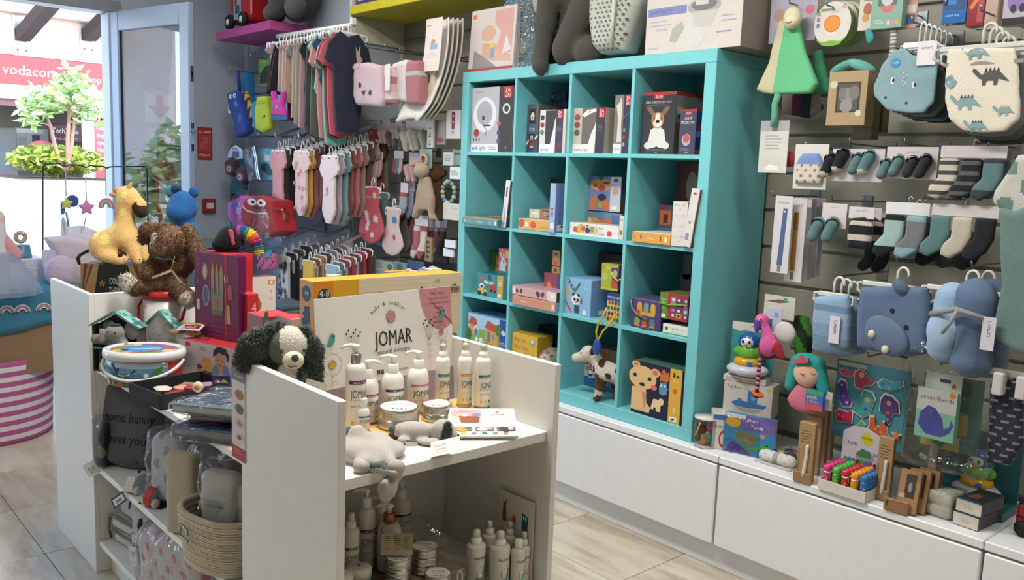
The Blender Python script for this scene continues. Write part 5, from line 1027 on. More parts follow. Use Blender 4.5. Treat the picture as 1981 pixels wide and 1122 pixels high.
for i,(x,y)in enumerate(((1.905,-1.47),(1.90,-1.405))):
 t=thing('hand_gel','%s small clear bottle with a white rubber loop at the shelf front'%('left' if i==0 else 'right'),'bottle',(x,y,LS));G().lathe([(0,0),(.014,0),(.016,.003),(.016,.05),(.008,.062),(.006,.066)],'d8d8d4',14).build('body','clear',t)
 G().lathe([(.007,.064),(.007,.072),(0,.074)],'d8d4cc',10).build('cap','plastic',t);G().tube([(0,0,.07)]+[tuple(ER*(.006*math.sin(a))+V((0,0,.086-.016*math.cos(a))))for a in np.linspace(.3,5.9,9)]+[(0,0,.07)],.0018,'dad6ce',5).build('strap','rubber',t)
NX=at(966,960,y=-1.236).x;NW=1.905-NX;NH=at(966,945,y=-1.236).z-LS
t=thing('cardboard_sign','white cardboard sign with three little monsters on the lower shelf','sign',(NX,-1.238,LS+.001),math.radians(2))
G().box(0,0,0,NW,.003,NH,'d8d0ca',.0006).build('board','card',t)
q=D(o=(0,0,0),w=NW,h=NH)
q.poly([(.12,.62),(.14,.8),(.13,.95),(.16,.86),(.2,.86),(.24,.95),(.22,.8),(.25,.62)],'9a3a34');q.heart(.46,.68,.1,'9c4038');q.ell(.46,.7,.04,.05,'c8544a');q.poly([(.68,.82),(.86,.78),(.84,.6),(.76,.54),(.68,.62)],'1f5a62');q.ell(.73,.76,.02,.025,'eee');q.ell(.79,.755,.02,.025,'eee');q.text('nunuki',.5,.32,.14,'1f1d1b','c',.7);q.build(t)
tag(G().box(0,0,0,.02,.035,.13,'c9a62c',.001).build('yellow_carton','card'),'yellow carton edge beside the left panel on the lower shelf','box').location=(1.895,-1.805,LS)
# island bay, top shelf
BS=.752
def onb(u,v,z=BS):p=at(u,v,z=z);return(p.x,p.y,z+.0005)
def house(name,label,p,rz,w_,h_,ap,d,wall,roofc,inner,art=None,openf=True):
 t=thing(name,label,'box',p,rz);th=.004
 pts=[(0,0),(w_,0),(w_,h_),(w_/2,ap),(0,h_)]
 g=G()
 if openf:
  g.box(0,0,0,th,d,h_,wall);g.box(w_-th,0,0,w_,d,h_,wall);g.box(0,0,0,w_,d,th,wall);g.prism(pts,.003,inner,M=Mx.Translation((0,d-.003,0)))
 else:g.prism(pts,d,wall)
 g.build('carton','card',t)
 for s in(0,1):
  a=V((0,0,h_))if s==0 else V((w_,0,h_));b=V((w_/2,0,ap));g=G();nrm=V((-(b-a).z,0,(b-a).x)).normalized()*(1 if s==0 else-1)
  n_,m_=6,5;o=a-(b-a)*.08-V((0,.004,0));L_=(b-a)*1.08;vs=[];fs=[];cs=[]
  rn=random.Random(s+3)
  for i in range(n_+1):
   for j in range(m_+1):vs.append(o+L_*(i/n_)+V((0,(d+.008)*j/m_,0))+nrm*.004)
  for i in range(n_):
   for j in range(m_):fs.append((i*(m_+1)+j,(i+1)*(m_+1)+j,(i+1)*(m_+1)+j+1,i*(m_+1)+j+1));cs.append(rn.choice(roofc))
  g.add(vs,fs,cs);g.tube([o,o+L_],.0025,roofc[0],4);g.build('roof','card',t)
 if art:q=D(o=(0,0,0),w=w_,h=h_);art(q);q.build(t)
 return t
RC=['3f7a78','6aa3a0','8fc0b8','4f8d8a','b4d0c8']
H1=onb(180,718);hs=house('house_box','grey gift house box with open front and teal checked roof',H1,math.radians(38),.168,.158,.205,.045,'4f5350',RC,'3c403f')
G().box(.002,-.003,.078,.166,.04,.084,'2f8f90',.001).build('tray','card',hs);G().box(.024,.002,.003,.026,.04,.155,'55595a').build('inner_wall','card',hs)
e=thing('elephant_toy','grey toy elephant sitting in the open house box','soft toy',tuple(Mx.Translation(H1)@Mx.Rotation(math.radians(38),4,'Z')@V((.095,.0,.085))),math.radians(30))
EG='8b8783'
soft([('e',(0,0,.022),(.035,.03,.025),'6b6f70'),('e',(.0,-.01,.055),(.031,.028,.027),EG),('c',(-.024,-.028,.052),(-.032,-.034,.03),.011,.009,EG),('c',(-.032,-.034,.03),(-.034,-.036,.062),.009,.007,EG),('c',(-.035,-.0,.025),(-.07,-.02,.028),.017,.017,'7d7a76'),('c',(.02,0,.02),(.05,-.02,.015),.014,.012,EG)],.0042,.01).build('body','plush',e)
for sx in(-1,1):soft([('e',(.045*sx,.012,.06),(.03,.008,.03),'7a7774')],.004,0).build('ear','plush',e)
g=G();g.ell((-.004,-.037,.06),.003,'1f1d1c');g.ell((.02,-.033,.058),.003,'1f1d1c');g.build('eye','gloss',e)
soft([('e',(.0,-.01,.079),(.02,.018,.006),'2a3236')],.004,0).build('cap','fabric',e)
soft([('p',[(-.01,-.01),(.03,.01),(.06,.01),(.03,-.012),(-.005,-.018)],.01,.004,'3f9c9e',-.045)],.004).build('scarf','fabric',e)
p=Mx.Translation(H1)@Mx.Rotation(math.radians(38),4,'Z')@V((.075,-.022,.0))
t=thing('pebble_toy','round grey wooden teether lying in front of the house box','toy',p);t2_=soft([('e',(0,0,.026),(.038,.03,.026),'8d8a84')],.005,0).build('body','plush',t)
def f(q):
 rn=random.Random(8)
 q.rect(0,0,1,1,'b6b3ae')
 for i in range(26):x,y=rn.random()*.9+.05,rn.random()*.9+.05;q.ell(x,y,.012,.012,'55565a')
 q.rect(.2,.0,.75,.55,'a3a29f');q.text('in the end',.55,.38,.09,'4a4c4e','c',.4);q.poly(blob(.75,.12,.12,4),'4a5254');q.line(circ(.45,.3,.22,.22,14,.5,2.8),.002,'55585a')
house('house_box','white spotted gift house box with closed front behind the whale tub',(.44,-1.69,BS+.0005),math.radians(38),.105,at(283,630,y=-1.69).z-BS,at(314,606,y=-1.66).z-BS,.04,'b6b3ae',RC,'b6b3ae',f,False)
wp=onb(281,738);wt=thing('picture_tub','oval white lidded tub with whale picture and white handle','tub',wp,RZC)
R_,H_=.122,.098
cols=[]
g=G();g.lathe([(0,0),(R_*.93,0,'3f6c6a'),(R_*.94,.02,'4a7c86'),(R_*.955,.045,'5f94b4'),(R_*.965,.062,'a9bcc8'),(R_*.98,H_-.012)],'5a8aa8',40,M=Mx.Diagonal((1,.8,1,1)));g.build('tub','gloss',wt)
def fn(x,y,l):a=-PI/2+x/R_;r=R_*(.935+.04*y/H_)+.0008+l;return V((r*math.cos(a),.8*r*math.sin(a),y))
q=D(fn,w=R_,h=H_,step=.0001)
q.poly([(-.55,.52),(-.4,.64),(-.2,.68),(.05,.62),(.1,.55),(-.05,.45),(-.3,.38),(-.48,.42)],'2c3a66');q.poly([(-.46,.42),(-.2,.4),(.05,.52),(-.1,.42),(-.3,.36)],'d8d8dc');q.poly([(-.55,.52),(-.62,.66),(-.74,.74),(-.6,.75),(-.52,.8),(-.54,.68),(-.46,.58)],'2c3a66')
q.poly([(.5,.5),(.62,.62),(.8,.7),(.75,.55),(.85,.45),(.65,.42)],'4a7a34');q.grid(.95,.3,.8,.5,'b8302c',8);q.ell(.35,.42,.07,.06,'d8e0e8');q.text('4 Puzzles',-.1,.25,.1,'1f2e4a','c',.5)
for i in range(8):q.poly(blob(-.9+.27*i,.12,.09,i,8,.3,.12),('d8a44a','7a8a3c','b8603a','3f7a6a')[i%4])
q.build(wt)
g=G();g.lathe([(R_*.99,H_-.014),(R_*1.05,H_-.012),(R_*1.06,H_),(R_*1.03,H_+.012),(R_*.92,H_+.014),(R_*.88,H_+.008),(0,H_+.008)],'d6d4d6',44,M=Mx.Diagonal((1,.8,1,1)));g.build('lid','gloss',wt)
q=D(fnface((0,0,H_+.0085),(1,0,0),(0,.8,0)),w=R_*.86,h=R_*.69);rn=random.Random(5)
q.ell(0,0,1,1,'4f86b4',34)
for i in range(20):a=i*.314;q.poly(blob(.78*math.cos(a),.78*math.sin(a),.2,i,8,.3),rn.choice(['c9a24a','6a9a4a','b86a54','7a8a3c','d8b478','8a5a8c']))
q.poly(blob(0,0,.6,3,12,.12),'4f8cc0');q.poly([(-.4,-.1),(.4,.25),(.45,.15),(-.3,-.2)],'b4d0e0');q.poly(blob(-.5,-.3,.14,4),'3a3a74');q.poly(blob(.35,-.35,.12,6),'b8503a');q.build(wt)
g=G();g.tube([(R_*1.03*math.cos(a),.8*R_*1.03*math.sin(a)-.004,H_-.02-.052*math.sin((a-PI)/PI*PI))for a in np.linspace(PI,2*PI,18)],.0055,'d0cece',6);g.build('handle','plastic',wt)
p=onb(310.5,795);tr=thing('display_tray','shallow black tray holding loose felt shapes and game pieces','tray',p,math.radians(66))
A=V(onb(249,768))-V(p);B=V(onb(425,762))-V(p);la=A.length
tr.rotation_euler=(0,0,0)
ax=V((A.x,A.y,0)).normalized();bx=V((-ax.y,ax.x,0));bx=bx if bx.dot(EF)<0 else-bx
M_=frame((0,0,0),ax,z=(0,0,1))if ax.cross(bx).z>0 else frame((0,0,0),bx,z=(0,0,1))
w_,d_=(la,.235)if ax.cross(bx).z>0 else(.235,la)
th=.005;hh=.045
for nm,b_ in(('base',(0,0,0,w_,d_,.004)),('side',(0,0,.004,w_,th,hh)),('side',(0,d_-th,.004,w_,d_,hh)),('side',(0,th,.004,th,d_-th,hh)),('side',(w_-th,th,.004,w_,d_-th,hh))):
 G().box(*b_,'26272a',.0008,M=M_).build(nm,'matte',tr)
def intray(a,b,z):return V(p)+M_@V((a*w_,b*d_,z))
fx=[(.25,.3,'2c3a74','navy'),(.35,.42,'7a2c38','wine red'),(.3,.62,'c9c0b4','cream'),(.45,.5,'e08a74','salmon'),(.58,.62,'e09078','peach'),(.62,.42,'a02c40','crimson'),(.75,.6,'a4793c','mustard'),(.7,.75,'8a7a58','olive'),(.8,.45,'a07c9c','lilac')]
for i,(a,b,c,nm)in enumerate(fx):
 t=soft([('p',blob(0,0,.03,i+2,10,.3),.006,.0025,c)],.004);o=tag(t.build('felt_shape','fabric'),'%s felt shape lying in the black tray'%nm,'felt shape','felt shapes in the black tray')
 o.rotation_euler=(PI/2,0,i);o.location=intray(a,b,.0115+.007*(i%3))
o=intray(.9,.25,.05)
t=thing('toy_cart_roller','small cream wooden wheel with orange hub on the tray edge','toy',onb(383,752,BS+.047));g=G();g.lathe([(0,-.008),(.012,-.008),(.0155,-.003),(.0155,.003),(.012,.008),(0,.008)],'d4c8b4',18,M=Mx.Rotation(PI/2,4,'X')@Mx.Identity(4));g.build('rim','wood',t);G().lathe([(0,0),(.007,0),(.007,.003),(0,.003)],'b8643c',12,M=Mx.Translation((0,-.0081,0))@Mx.Rotation(PI/2,4,'X')).build('hub','wood',t);t.rotation_euler=(0,0,RZC)
t.location=V(onb(383,759,BS+.047))+V((0,0,.0155))
t=thing('picture_card','black half round picture card with blue fish scenes standing at the tray end','card',onb(392,772,BS+.03),RZC)
G().prism(circ(.055,0,.055,.05,14,0,PI),.004,'22282c').build('card','card',t)
q=D(o=(0,0,0),w=.11,h=.05);q.poly([(.06,.05)]+[(.49+.42*math.cos(a),.05+.8*math.sin(a))for a in np.linspace(PI/2,PI,8)][::-1][::1]+[(.48,.05)],'4a8aa0');q.poly([(.52,.05),(.93,.05)]+[(.51+.42*math.cos(a),.05+.8*math.sin(a))for a in np.linspace(0,PI/2,8)],'4a90b0');q.poly(blob(.3,.3,.08,3),'b89a4a');q.poly([(.6,.55),(.75,.4),(.6,.25)],'1f2c34');q.build(t)
t=thing('picture_card','blue square card with rabbit and yellow animal leaning behind the half round card','card',onb(408,768,BS+.03)+V((0,0,0))if False else tuple(V(onb(408,768,BS+.03))-EF*.012),RZC,rot=None)
t.rotation_euler=(0,0,RZC+.2);G().box(0,0,0,.05,.003,.06,'263a74',.0006).build('card','card',t);q=D(o=(0,0,0),w=.05,h=.06);q.line([(.02,.02),(.98,.02),(.98,.98),(.02,.98)],.0015,'d8d8dc',True);q.poly(blob(.25,.7,.13,2),'c85a54');q.ell(.35,.68,.1,.1,'e4e0e0');q.poly(blob(.7,.6,.2,4),'c9b44a');q.build(t)
def wrapped(label,u,v,z,w_,d_,h_,cov,page,rz,tilt=(0,0)):
 t=thing('wrapped_book',label,'book',onb(u,v,z),rot=(tilt[0],tilt[1],rz),group='film wrapped picture books')
 G().box(0,0,0,w_,d_,.003,cov,.0008).box(.004,.004,.003,w_-.004,d_-.004,h_-.003,page).box(0,0,h_-.003,w_,d_,h_,cov,.0008).build('book','card',t)
 soft([('b',(w_/2,d_/2,h_/2),(w_/2+.006,d_/2+.006,h_/2+.006),.004,'f4f6f8')],.008,0,amp=.0035,fr=70).build('film_wrap','clear',t)
wz=math.radians(33)
wrapped('lowest film wrapped book with a blue cover overhanging the shelf',334,842,BS+.006,.215,.2,.024,'3a6098','9a9690',wz)
wrapped('dark flat book beneath the blue wrapped book',352,850,BS-.0,.20,.2,.006,'3c3a3c','55524f',wz)
wrapped('middle film wrapped book with a red picture cover',365,815,BS+.036,.18,.2,.02,'a04450','b4b0ae',wz+.15,(0,-.03))
wrapped('topmost film wrapped book with a grey blue cover',330,797,BS+.062,.21,.2,.022,'5a6c80','c4c0ba',wz-.12,(0,-.06))
def f(q):
 q.rect(0,0,1,1,'b9aeb0');q.ell(.14,.9,.05,.07,'a8344c');q.lines(.34,.86,.16,2,.06,'6a6468',.02);q.rect(.3,.05,.3,.35,'b08450');q.rect(.34,.4,.24,.1,'c8963c');q.rect(.4,.5,.16,.12,'c08a48');q.ell(.35,.36,.05,.06,'4a3a50');q.ell(.55,.2,.06,.07,'3a3440');q.rect(.42,.1,.08,.18,'44304c')
 q.poly([(.56,.05),(.6,.45),(.7,.55),(.85,.5),(.95,.05)],'6a7498');q.ell(.72,.62,.095,.2,'b88a6c');q.poly([(.6,.68),(.6,.85),(.68,.98),(.82,.96),(.88,.78),(.86,.6),(.82,.78),(.7,.82),(.64,.74)],'2a2020');q.ell(.68,.63,.01,.015,'2a1c18');q.ell(.76,.62,.01,.015,'2a1c18');q.ell(.72,.5,.03,.015,'8a4a40');q.poly([(.68,.1),(.7,.42),(.76,.44),(.78,.1)],'b88a6c');q.text('Zabawki',.06,.3,.05,'9a8e90','l',.18);q.rect(.45,.02,.1,.06,'6a8a44');q.rect(.28,.0,.12,.06,'5a4a7c')
def f2(q):q.rect(0,.78,1,.2,'d0823a');q.text('Educational',.3,.83,.1,'f0e0cc','l',.65);q.ell(.12,.88,.07,.08,'e8dccc');q.lines(.1,.6,.3,1,.1,'b0606c',.03)
p=onb(350,727);pw=V(onb(459,752))-V(p)
bz_=BS;bb=carton('building_game_box','pale box with a boy photo and red top under the purple box','box',p,.265,.27,at(350,655,x=p[0]).z-BS,'c4babc','c8bcb8','b02a34',rz=math.radians(17.5),art=f,side_art=f2)
bt=p[2]+(at(350,655,x=p[0]).z-BS)
M2=Mx.Translation(p)@Mx.Rotation(math.radians(17.5),4,'Z')
def f(q):
 q.rect(0,0,1,1,'6a1f50');q.ell(.24,.78,.06,.1,'8a7a68');q.ell(.24,.78,.045,.075,'b4a890');q.ell(.26,.5,.08,.13,'8a8498');q.ell(.26,.5,.062,.1,'5a5a74');q.ell(.72,.72,.04,.065,'c4c0c4');q.lines(.05,.9,.06,2,.06,'8a4a74',.03);q.rect(.04,.62,.05,.06,'8a5a78')
 for x in(.42,.52,.62):q.rect(x-.035,.35,.07,.42,'8f8474');q.poly([(x-.04,.77),(x,.92),(x+.04,.77)],'a8823c');q.rect(x-.012,.5,.024,.1,'4a5a44')
 q.rect(.39,.33,.27,.2,'7a7468');q.rect(.5,.36,.05,.12,'b04a3c');q.rect(.4,.28,.24,.06,'5a6a48');q.poly([(.75,.6),(.78,.66),(.85,.66),(.87,.5),(.78,.48)],'8a5a50');q.poly([(.7,.2),(.72,.42),(.8,.42),(.82,.2)],'a89a70');q.rect(.05,.32,.07,.12,'c4bcc0');q.lines(.35,.14,.5,3,.05,'854468',.01)
pp=at(377,640,z=bt+.001)
A_=at(378,648,z=bt);B_=at(462,664,z=bt);
carton('castle_game_box','dark magenta glossy box with castle picture standing on the boy photo box','box',(A_.x,A_.y,bt+.001),(B_-A_).length,.032,at(377,487,x=A_.x).z-bt,'6a1f50','5f1c48','7a2c60',kind='gloss',rz=math.atan2((B_-A_).y,(B_-A_).x),art=f)
t=thing('film_packet','crinkled clear film packet with wooden toy and red card','packet',(M2@V((-.07,-.03,bt-p[2]+.002))),math.radians(38))
soft([('e',(.07,.05,.02),(.085,.05,.022),'f4f4f4'),('b',(.08,.05,.004),(.09,.055,.003),.002,'f4f4f4')],.007,.01,amp=.004,fr=65).build('film','clear',t)
soft([('e',(.04,.045,.012),(.03,.03,.009),'9a7a4c'),('e',(.10,.04,.012),(.03,.025,.009),'b08c58')],.006,0).build('wooden_piece','wood',t)
q=D(o=(.06,.005,.026),ux=(1,.1,.0),uy=(-.1,.9,.25),w=.08,h=.06);q.rect(0,0,1,1,'c4b8b4');q.rect(0,.8,1,.2,'9a8a3c');q.rect(.2,.2,.7,.5,'8a2c38');q.text('sail',.5,.3,.3,'d8c8c8','c',.5);q.poly([(.05,.05),(.2,.5),(.4,.1)],'6ab0c4');q.build(t,'backing_card','paper')
def stand(u0,u1,vt,y,d,name,label,front,art=None,side=None,top=None,rz=0,side_art=None,vm=None,z=BS,cat='box'):
 vm=vm or vt+40;a=at(u0,vm,y=y);b=at(u1,vm,y=y);return carton(name,label,cat,(a.x,y,z+.0008),b.x-a.x,d,at(u0,vt,y=y).z-z,front,side,top,rz=rz,art=art,side_art=side_art)
def fr_(q):q.text('toy',.6,.86,.04,'d87a74','l',.2)
def standx(u0,u1,vt,x,d,name,label,front,art=None,side=None,top=None,z=BS,top_art=None,left_art=None):
 vm=vt+30;a=at(u0,vm,x=x);b=at(u1,vm,x=x);h=at(u0,vt,x=x).z-z
 t=thing(name,label,'box',(x-d,a.y,z+.0008));w_=b.y-a.y
 G().box(0,0,0,d,w_,h,front,.0015,faces=[side or front,top or front,side or front,front,side or front,side or front]).build('carton','card',t)
 if art:q=D(o=(d,0,0),ux=(0,1,0),w=w_,h=h);art(q);q.build(t)
 if top_art:q=D(o=(0,0,h),ux=(0,1,0),uy=(-1,0,0),w=w_,h=d);top_art(q);q.build(t)
 if left_art:q=D(o=(0,0,0),w=d,h=h);left_art(q);q.build(t)
 return t
standx(437,489,493,.72,.16,'red_box','tall bright red carton standing behind the magenta castle box','b8222e',z=bt+.001,art=lambda q:(q.rect(.0,.93,1,.07,'c42c36'),q.text('djeco',.3,.9,.04,'e8a8a4','l',.4)),side='a01c28',top='c03a40')
standx(479,500,570,.80,.07,'red_box','red carton with white logo in front of the cream box','b01e2a',z=bt+.001,art=lambda q:(q.text('4',.4,.62,.2,'e0a8a8','l',.4),q.star(.6,.7,.15,'d88a8a'),q.rect(0,.97,1,.03,'c83a40')),side='9c1a26',top='c03a40')
def f(q):q.rect(.0,.0,1,1,'cfc8be');q.rect(.7,.86,.26,.08,'cf7a38');q.rect(.78,.875,.1,.05,'e8d8c8');q.text('3',.8,.72,.05,'8a5a50','c');q.text('77',.8,.6,.05,'8a5a50','c');q.line(circ(.8,.745,.1,.04,14),.0008,'b08a80',True);q.poly(blob(.3,.55,.1,2),'a05a34');q.poly(blob(.2,.45,.12,3),'8a2c30');q.poly([(.35,.33),(.5,.38),(.55,.33),(.4,.28)],'3f6a9c');q.ell(.2,.28,.06,.05,'3a2c5c');q.poly(blob(.38,.22,.07,4),'a8302c')
standx(486,533,537,.70,.05,'cream_box','cream carton with orange badge behind the red boxes','cfc8be',f,z=bt+.001,side='b8b0a4',top='7c2c30')
def f(q):q.ell(.12,.5,.16,.6,'5a6a4c',20);q.ell(.12,.55,.1,.4,'7a8a68');q.rect(.38,.35,.14,.35,'6a5a6c');q.rect(.55,.3,.18,.45,'3a3438');q.rect(.6,.4,.1,.25,'d8d4d0');q.rect(.8,.25,.15,.3,'4a7a70')
standx(508,566,614,1.17,.10,'educational_box','red toy box with green round badge lower behind the dog plush','a02832',f,'8a2430','b83640',z=BS+.1)
standx(508,566,655,1.165,.095,'plain_carton','plain carton below the red box with the green badge','9a8e80',None,z=BS).scale=(1,1,.98)
def f(q):q.rect(0,.45,1,.28,'7a7074');q.text('Educational',.08,.52,.13,'d8d0d0','l',.8)
standx(561,600,618,1.26,.08,'educational_box','pale box with a grey lettered band and red top','c4b6b0',f,'b0a29c','b83640')
def f(q):
 q.rect(0,0,1,.14,'a8283a');q.rect(0,.84,1,.13,'6a6268');q.text('Educational',.5,.88,.03,'cfc8c8','c',.8);q.lines(.15,.1,.7,2,.03,'d88a94',.008)
 for i,(c,d_)in enumerate((('8a7a34','b0502c'),('55704a','2c4a34'),('c4b0b4','9a8088'),('c8bcb8','8a3a34'))):q.ell(.6,.7-.15*i,.33,.055,c);q.poly(blob(.6,.7-.15*i,.18,i,8,.3,.03),d_)
a=onb(447,876);
carton('narrow_box','tall narrow white box with red foot beside the end panel','box',(at(447,880,y=-1.835).x,-1.833,BS),.0745,.045,at(447,703,y=-1.835).z-BS,'cdc5c2','b8aeac','b02c34',art=f)
tp=V(onb(315,682,BS));tp=V((.30+.13,-1.42,BS));d_=at(315,560,x=tp.x)
tp=V((d_.x+.05,d_.y,BS+.0005));tp=V((.377,at(315,560,x=.377).y,BS+.0005));tz=at(315,560,x=.377).z-BS
tb=thing('toy_tub','white tub with red rim and red cord handles under the brown dog','tub',tp,RZC)
G().lathe([(0,0),(.062,0),(.0655,tz-.028)],'d2ccca',32).build('tub','plastic',tb);G().lathe([(.066,tz-.03),(.069,tz-.03),(.069,tz-.002),(.064,tz),(0,tz)],'b32a30',32).build('lid','plastic',tb)
for sx in(-1,1):G().tube([(sx*.066,0,tz-.03),(sx*.082,-.01,tz-.06),(sx*.075,-.025,tz-.1),(sx*.055,-.04,tz-.115)],.0055,'b8282e',7).build('cord_handle','rubber',tb)
def fn(x,y,l):a=-PI/2+x/.064;r=.0662+l;return V((r*math.cos(a),r*math.sin(a),y))
q=D(fn,w=.064,h=tz);q.text('Janod',-.95,.78,.04,'b8484c','l',.4);q.poly(blob(-.25,.42,.18,3,9,.2,.07),'b89a70');q.poly(blob(.5,.38,.1,4,9,.2,.06),'c4ac84');q.build(tb)
BR='6b4f3a';BL='7c5f48';CRM='b8a894'
tz0=tp.z+tz
bd=thing('dog_plush','shaggy brown plush dog slumped on the red rimmed tub','soft toy',(tp.x+.012,tp.y+.014,tz0),RZC)
k=.95/ppm((tp.x,tp.y,tz0+.08))
def bp(u,v,y=0):return((u-318)*k,y,(552-v)*k)
pr_=[('e',bp(318,515,.01),(.055,.05,.062),BR),('e',bp(330,452,-.02),(.055,.055,.052),BL),('e',bp(318,472,-.05),(.038,.035,.03),'6a5340'),('c',bp(345,500,.01),bp(378,470,.0),.04,.028,BR),('c',bp(300,540,-.03),bp(270,545,-.075),.034,.024,BR),('e',bp(258,533,-.09),(.026,.02,.033),'c9c0b4'),('c',bp(340,545,-.02),bp(370,560,-.07),.034,.024,BR),('e',bp(380,563,-.085),(.030,.022,.026),'bdb0a2'),('c',bp(300,495,-.03),bp(292,515,-.06),.024,.022,BR)]
gb=soft(pr_,.0062,.02,amp=.002,fr=90);gb.join(fur(gb,5200,.0085,.0018,jit=.35));gb.build('body','plush',bd)
gb=soft([('c',bp(318,425,-.005),bp(285,432,-.02),.016,.022,BL),('c',bp(285,432,-.02),bp(277,448,-.02),.022,.02,'6f543e')],.006,.02);gb.join(fur(gb,1200,.009,.0018));gb.build('ear','plush',bd)
gb=soft([('c',bp(360,430,-.0),bp(386,480,-.02),.022,.03,BL)],.006,.02);gb.join(fur(gb,1200,.009,.0018));gb.build('ear','plush',bd)
gb=soft([('e',bp(306,450,-.055),(.012,.012,.03),CRM)],.005,0);gb.join(fur(gb,250,.008,.0016));gb.build('muzzle_stripe','plush',bd)
g=G();g.tube([bp(315,481,-.085),bp(330,485,-.09),bp(345,484,-.085),bp(352,492,-.08)],.004,'3a3f44',6);g.build('neck_ribbon','fabric',bd)
g=G();g.add([bp(348,502,-.1),bp(316,517,-.13),bp(316,521,-.125),bp(350,507,-.095)],[(0,1,2,3)],'d4c9bc');g.add([bp(349,502,-.1),bp(374,526,-.12),bp(371,530,-.115),bp(346,507,-.095)],[(0,1,2,3)],'cfc4b8');g.tube([bp(352,478,-.085),bp(348,503,-.1)],.001,'b8a05a',4);g.build('swing_tag','paper',bd)
FS=.76
gx=.06;a=at(157,535,x=gx);b_=at(275,535,x=gx);
cz=at(215,508,x=gx).z
gk=1/ppm((gx,a.y,cz));cw=118*gk
c0=at(157,560,x=gx)
def f(q):
 q.rect(0,0,1,1,'1b1d22')
 for i,(x0,x1,c)in enumerate(((0,.1,'8a6a44'),(.06,.16,'5a3424'),(.12,.2,'8a6a44'),(.17,.24,'5c3828'),(.22,.30,'94744c'))):q.poly([(x0,1),(x1,1),(x1*.5,.45-.02*i),(0,.38-.0*i),(0,.6)],c)
 for i,(x0,x1,c)in enumerate(((.9,1,'8a6a44'),(.84,.94,'5a3424'),(.78,.86,'94744c'))):q.poly([(x0,1),(x1,1),(1,.75),(.98-.04*i,.62)],c)
 q.star(.35,.78,.065,'a8843c');q.star(.35,.78,.045,'5a4424');q.text('COLLECT',.62,.78,.07,'c9c4bc','c',.3);q.text('THEM ALL!',.62,.67,.07,'c9c4bc','c',.32)
 for x,y,c,e in((.38,.48,'b86a34',0),(.62,.48,'4a5a8c',0),(.38,.24,'c9a23c',1),(.62,.22,'a8606c',1),(.86,.48,'7a5a44',0),(.14,.24,'6a6a70',1)):q.ell(x,y+.02,.065,.09,c);q.ell(x,y+.0,.04,.045,'6a2c24' if e==0 and x<.5 else c);q.ell(x-.02,y+.05,.008,.012,'111');q.ell(x+.02,y+.05,.008,.012,'111');q.rect(x-.03,y-.12,.02,.04,c);q.rect(x+.012,y-.12,.02,.04,c)
 q.text('pongo',.2,.47,.02,'8a8680','c',.1);q.text('hippo',.76,.47,.02,'8a8680','c',.1)
cb_=carton('performer_box','black box with gold curtains under the giraffe','box',(c0 .x,c0 .y,FS+.0005),cw,.13,cz-FS,'1b1d22','202228','3a3a42',rz=RZC,art=f)
gf=thing('giraffe_plush','yellow sitting giraffe plush with dark brown muzzle','soft toy',tuple(Mx.Translation((c0 .x,c0 .y,0))@Mx.Rotation(RZC,4,'Z')@V((cw*.5,.07,cz))),RZC)
def gp(u,v,y=0):return((u-216)*gk,y,(507-v)*gk)
YL='e8bd7c'
spots=[(225,380,6),(232,405,6),(211,434,8),(200,459,9),(178,452,6),(236,372,5)]
def gcol(x,y,z):
 if y>-.008:return None
 for(u,v,r)in spots:
  if math.hypot(x-(u-216)*gk,z-(507-v)*gk)<r*1.15*gk:return 'f0e080'
soft([('e',gp(192,478),(.062,.055,.052),YL),('c',gp(190,470),gp(225,452),.05,.046,YL),('c',gp(226,458),gp(230,395),.045,.028,YL),('c',gp(230,395),gp(231,375),.028,.03,YL),('e',gp(234,375),(.036,.03,.034),YL),('c',gp(240,380),gp(256,392),.03,.028,YL),('c',gp(240,462,-.02),gp(258,500,-.03),.03,.018,YL),('c',gp(245,462,.02),gp(262,498,.02),.03,.018,YL),('c',gp(198,492,-.045),gp(232,499,-.055),.022,.02,YL)],.0052,.022,colfn=gcol).build('body','plush',gf)
soft([('c',gp(252,391),gp(262,402),.0305,.0225,'3f2b28'),('e',gp(260,402),(.022,.03,.028),'3f2b28')],.0045,.01).build('muzzle','plush',gf)
soft([('c',gp(239,362,-.012),gp(245,349,-.012),.011,.005,'d8a254')],.004,0).build('ear','plush',gf);soft([('c',gp(216,376,.01),gp(198,373,.012),.010,.006,'d29450')],.004,0).build('ear','plush',gf);soft([('c',gp(216,370,.015),gp(207,364,.015),.009,.009,'c98f3c')],.004,0).build('horn','plush',gf)
soft([('e',gp(262,497,-.034),(.008,.01,.008),'3a2624'),('e',gp(233,487,-.062),(.009,.012,.008),'3a2624'),('e',gp(229,478,-.05),(.008,.008,.006),'5a3a28')],.003,0).build('hoof','plush',gf);soft([('e',gp(236,498,-.062),(.012,.008,.014),'b4aca8')],.004,0).build('sole_patch','plush',gf)
G().tube([gp(158,482,.02),gp(145,488,.02),gp(135,495,.01),gp(131,502,.01),gp(134,514,.01)],[.007,.006,.006,.008,.005],'3a2a2a',7).build('tail','plush',gf)
hx_=.06;hk=1/ppm(at(362,420,x=hx_));hb=at(276,512,x=.02)
ha=at(352,470,x=hx_)
carton('dark_box','dark green box behind the giraffe box, under the blue hippo','box',(.0,-1.42,FS+.0005),.26,.17,ha.z-FS,'1f2e30','1c2628','24363a')
hpz=FS+ha.z-FS
hp_=thing('hippo_plush','bright blue hippo plush sitting behind the brown dog','soft toy',(ha.x+.0,ha.y+.0,ha.z+.001),RZC)
def hq(u,v,y=0):return((u-362)*hk,y,(470-v)*hk)
BL_='2a62a0'
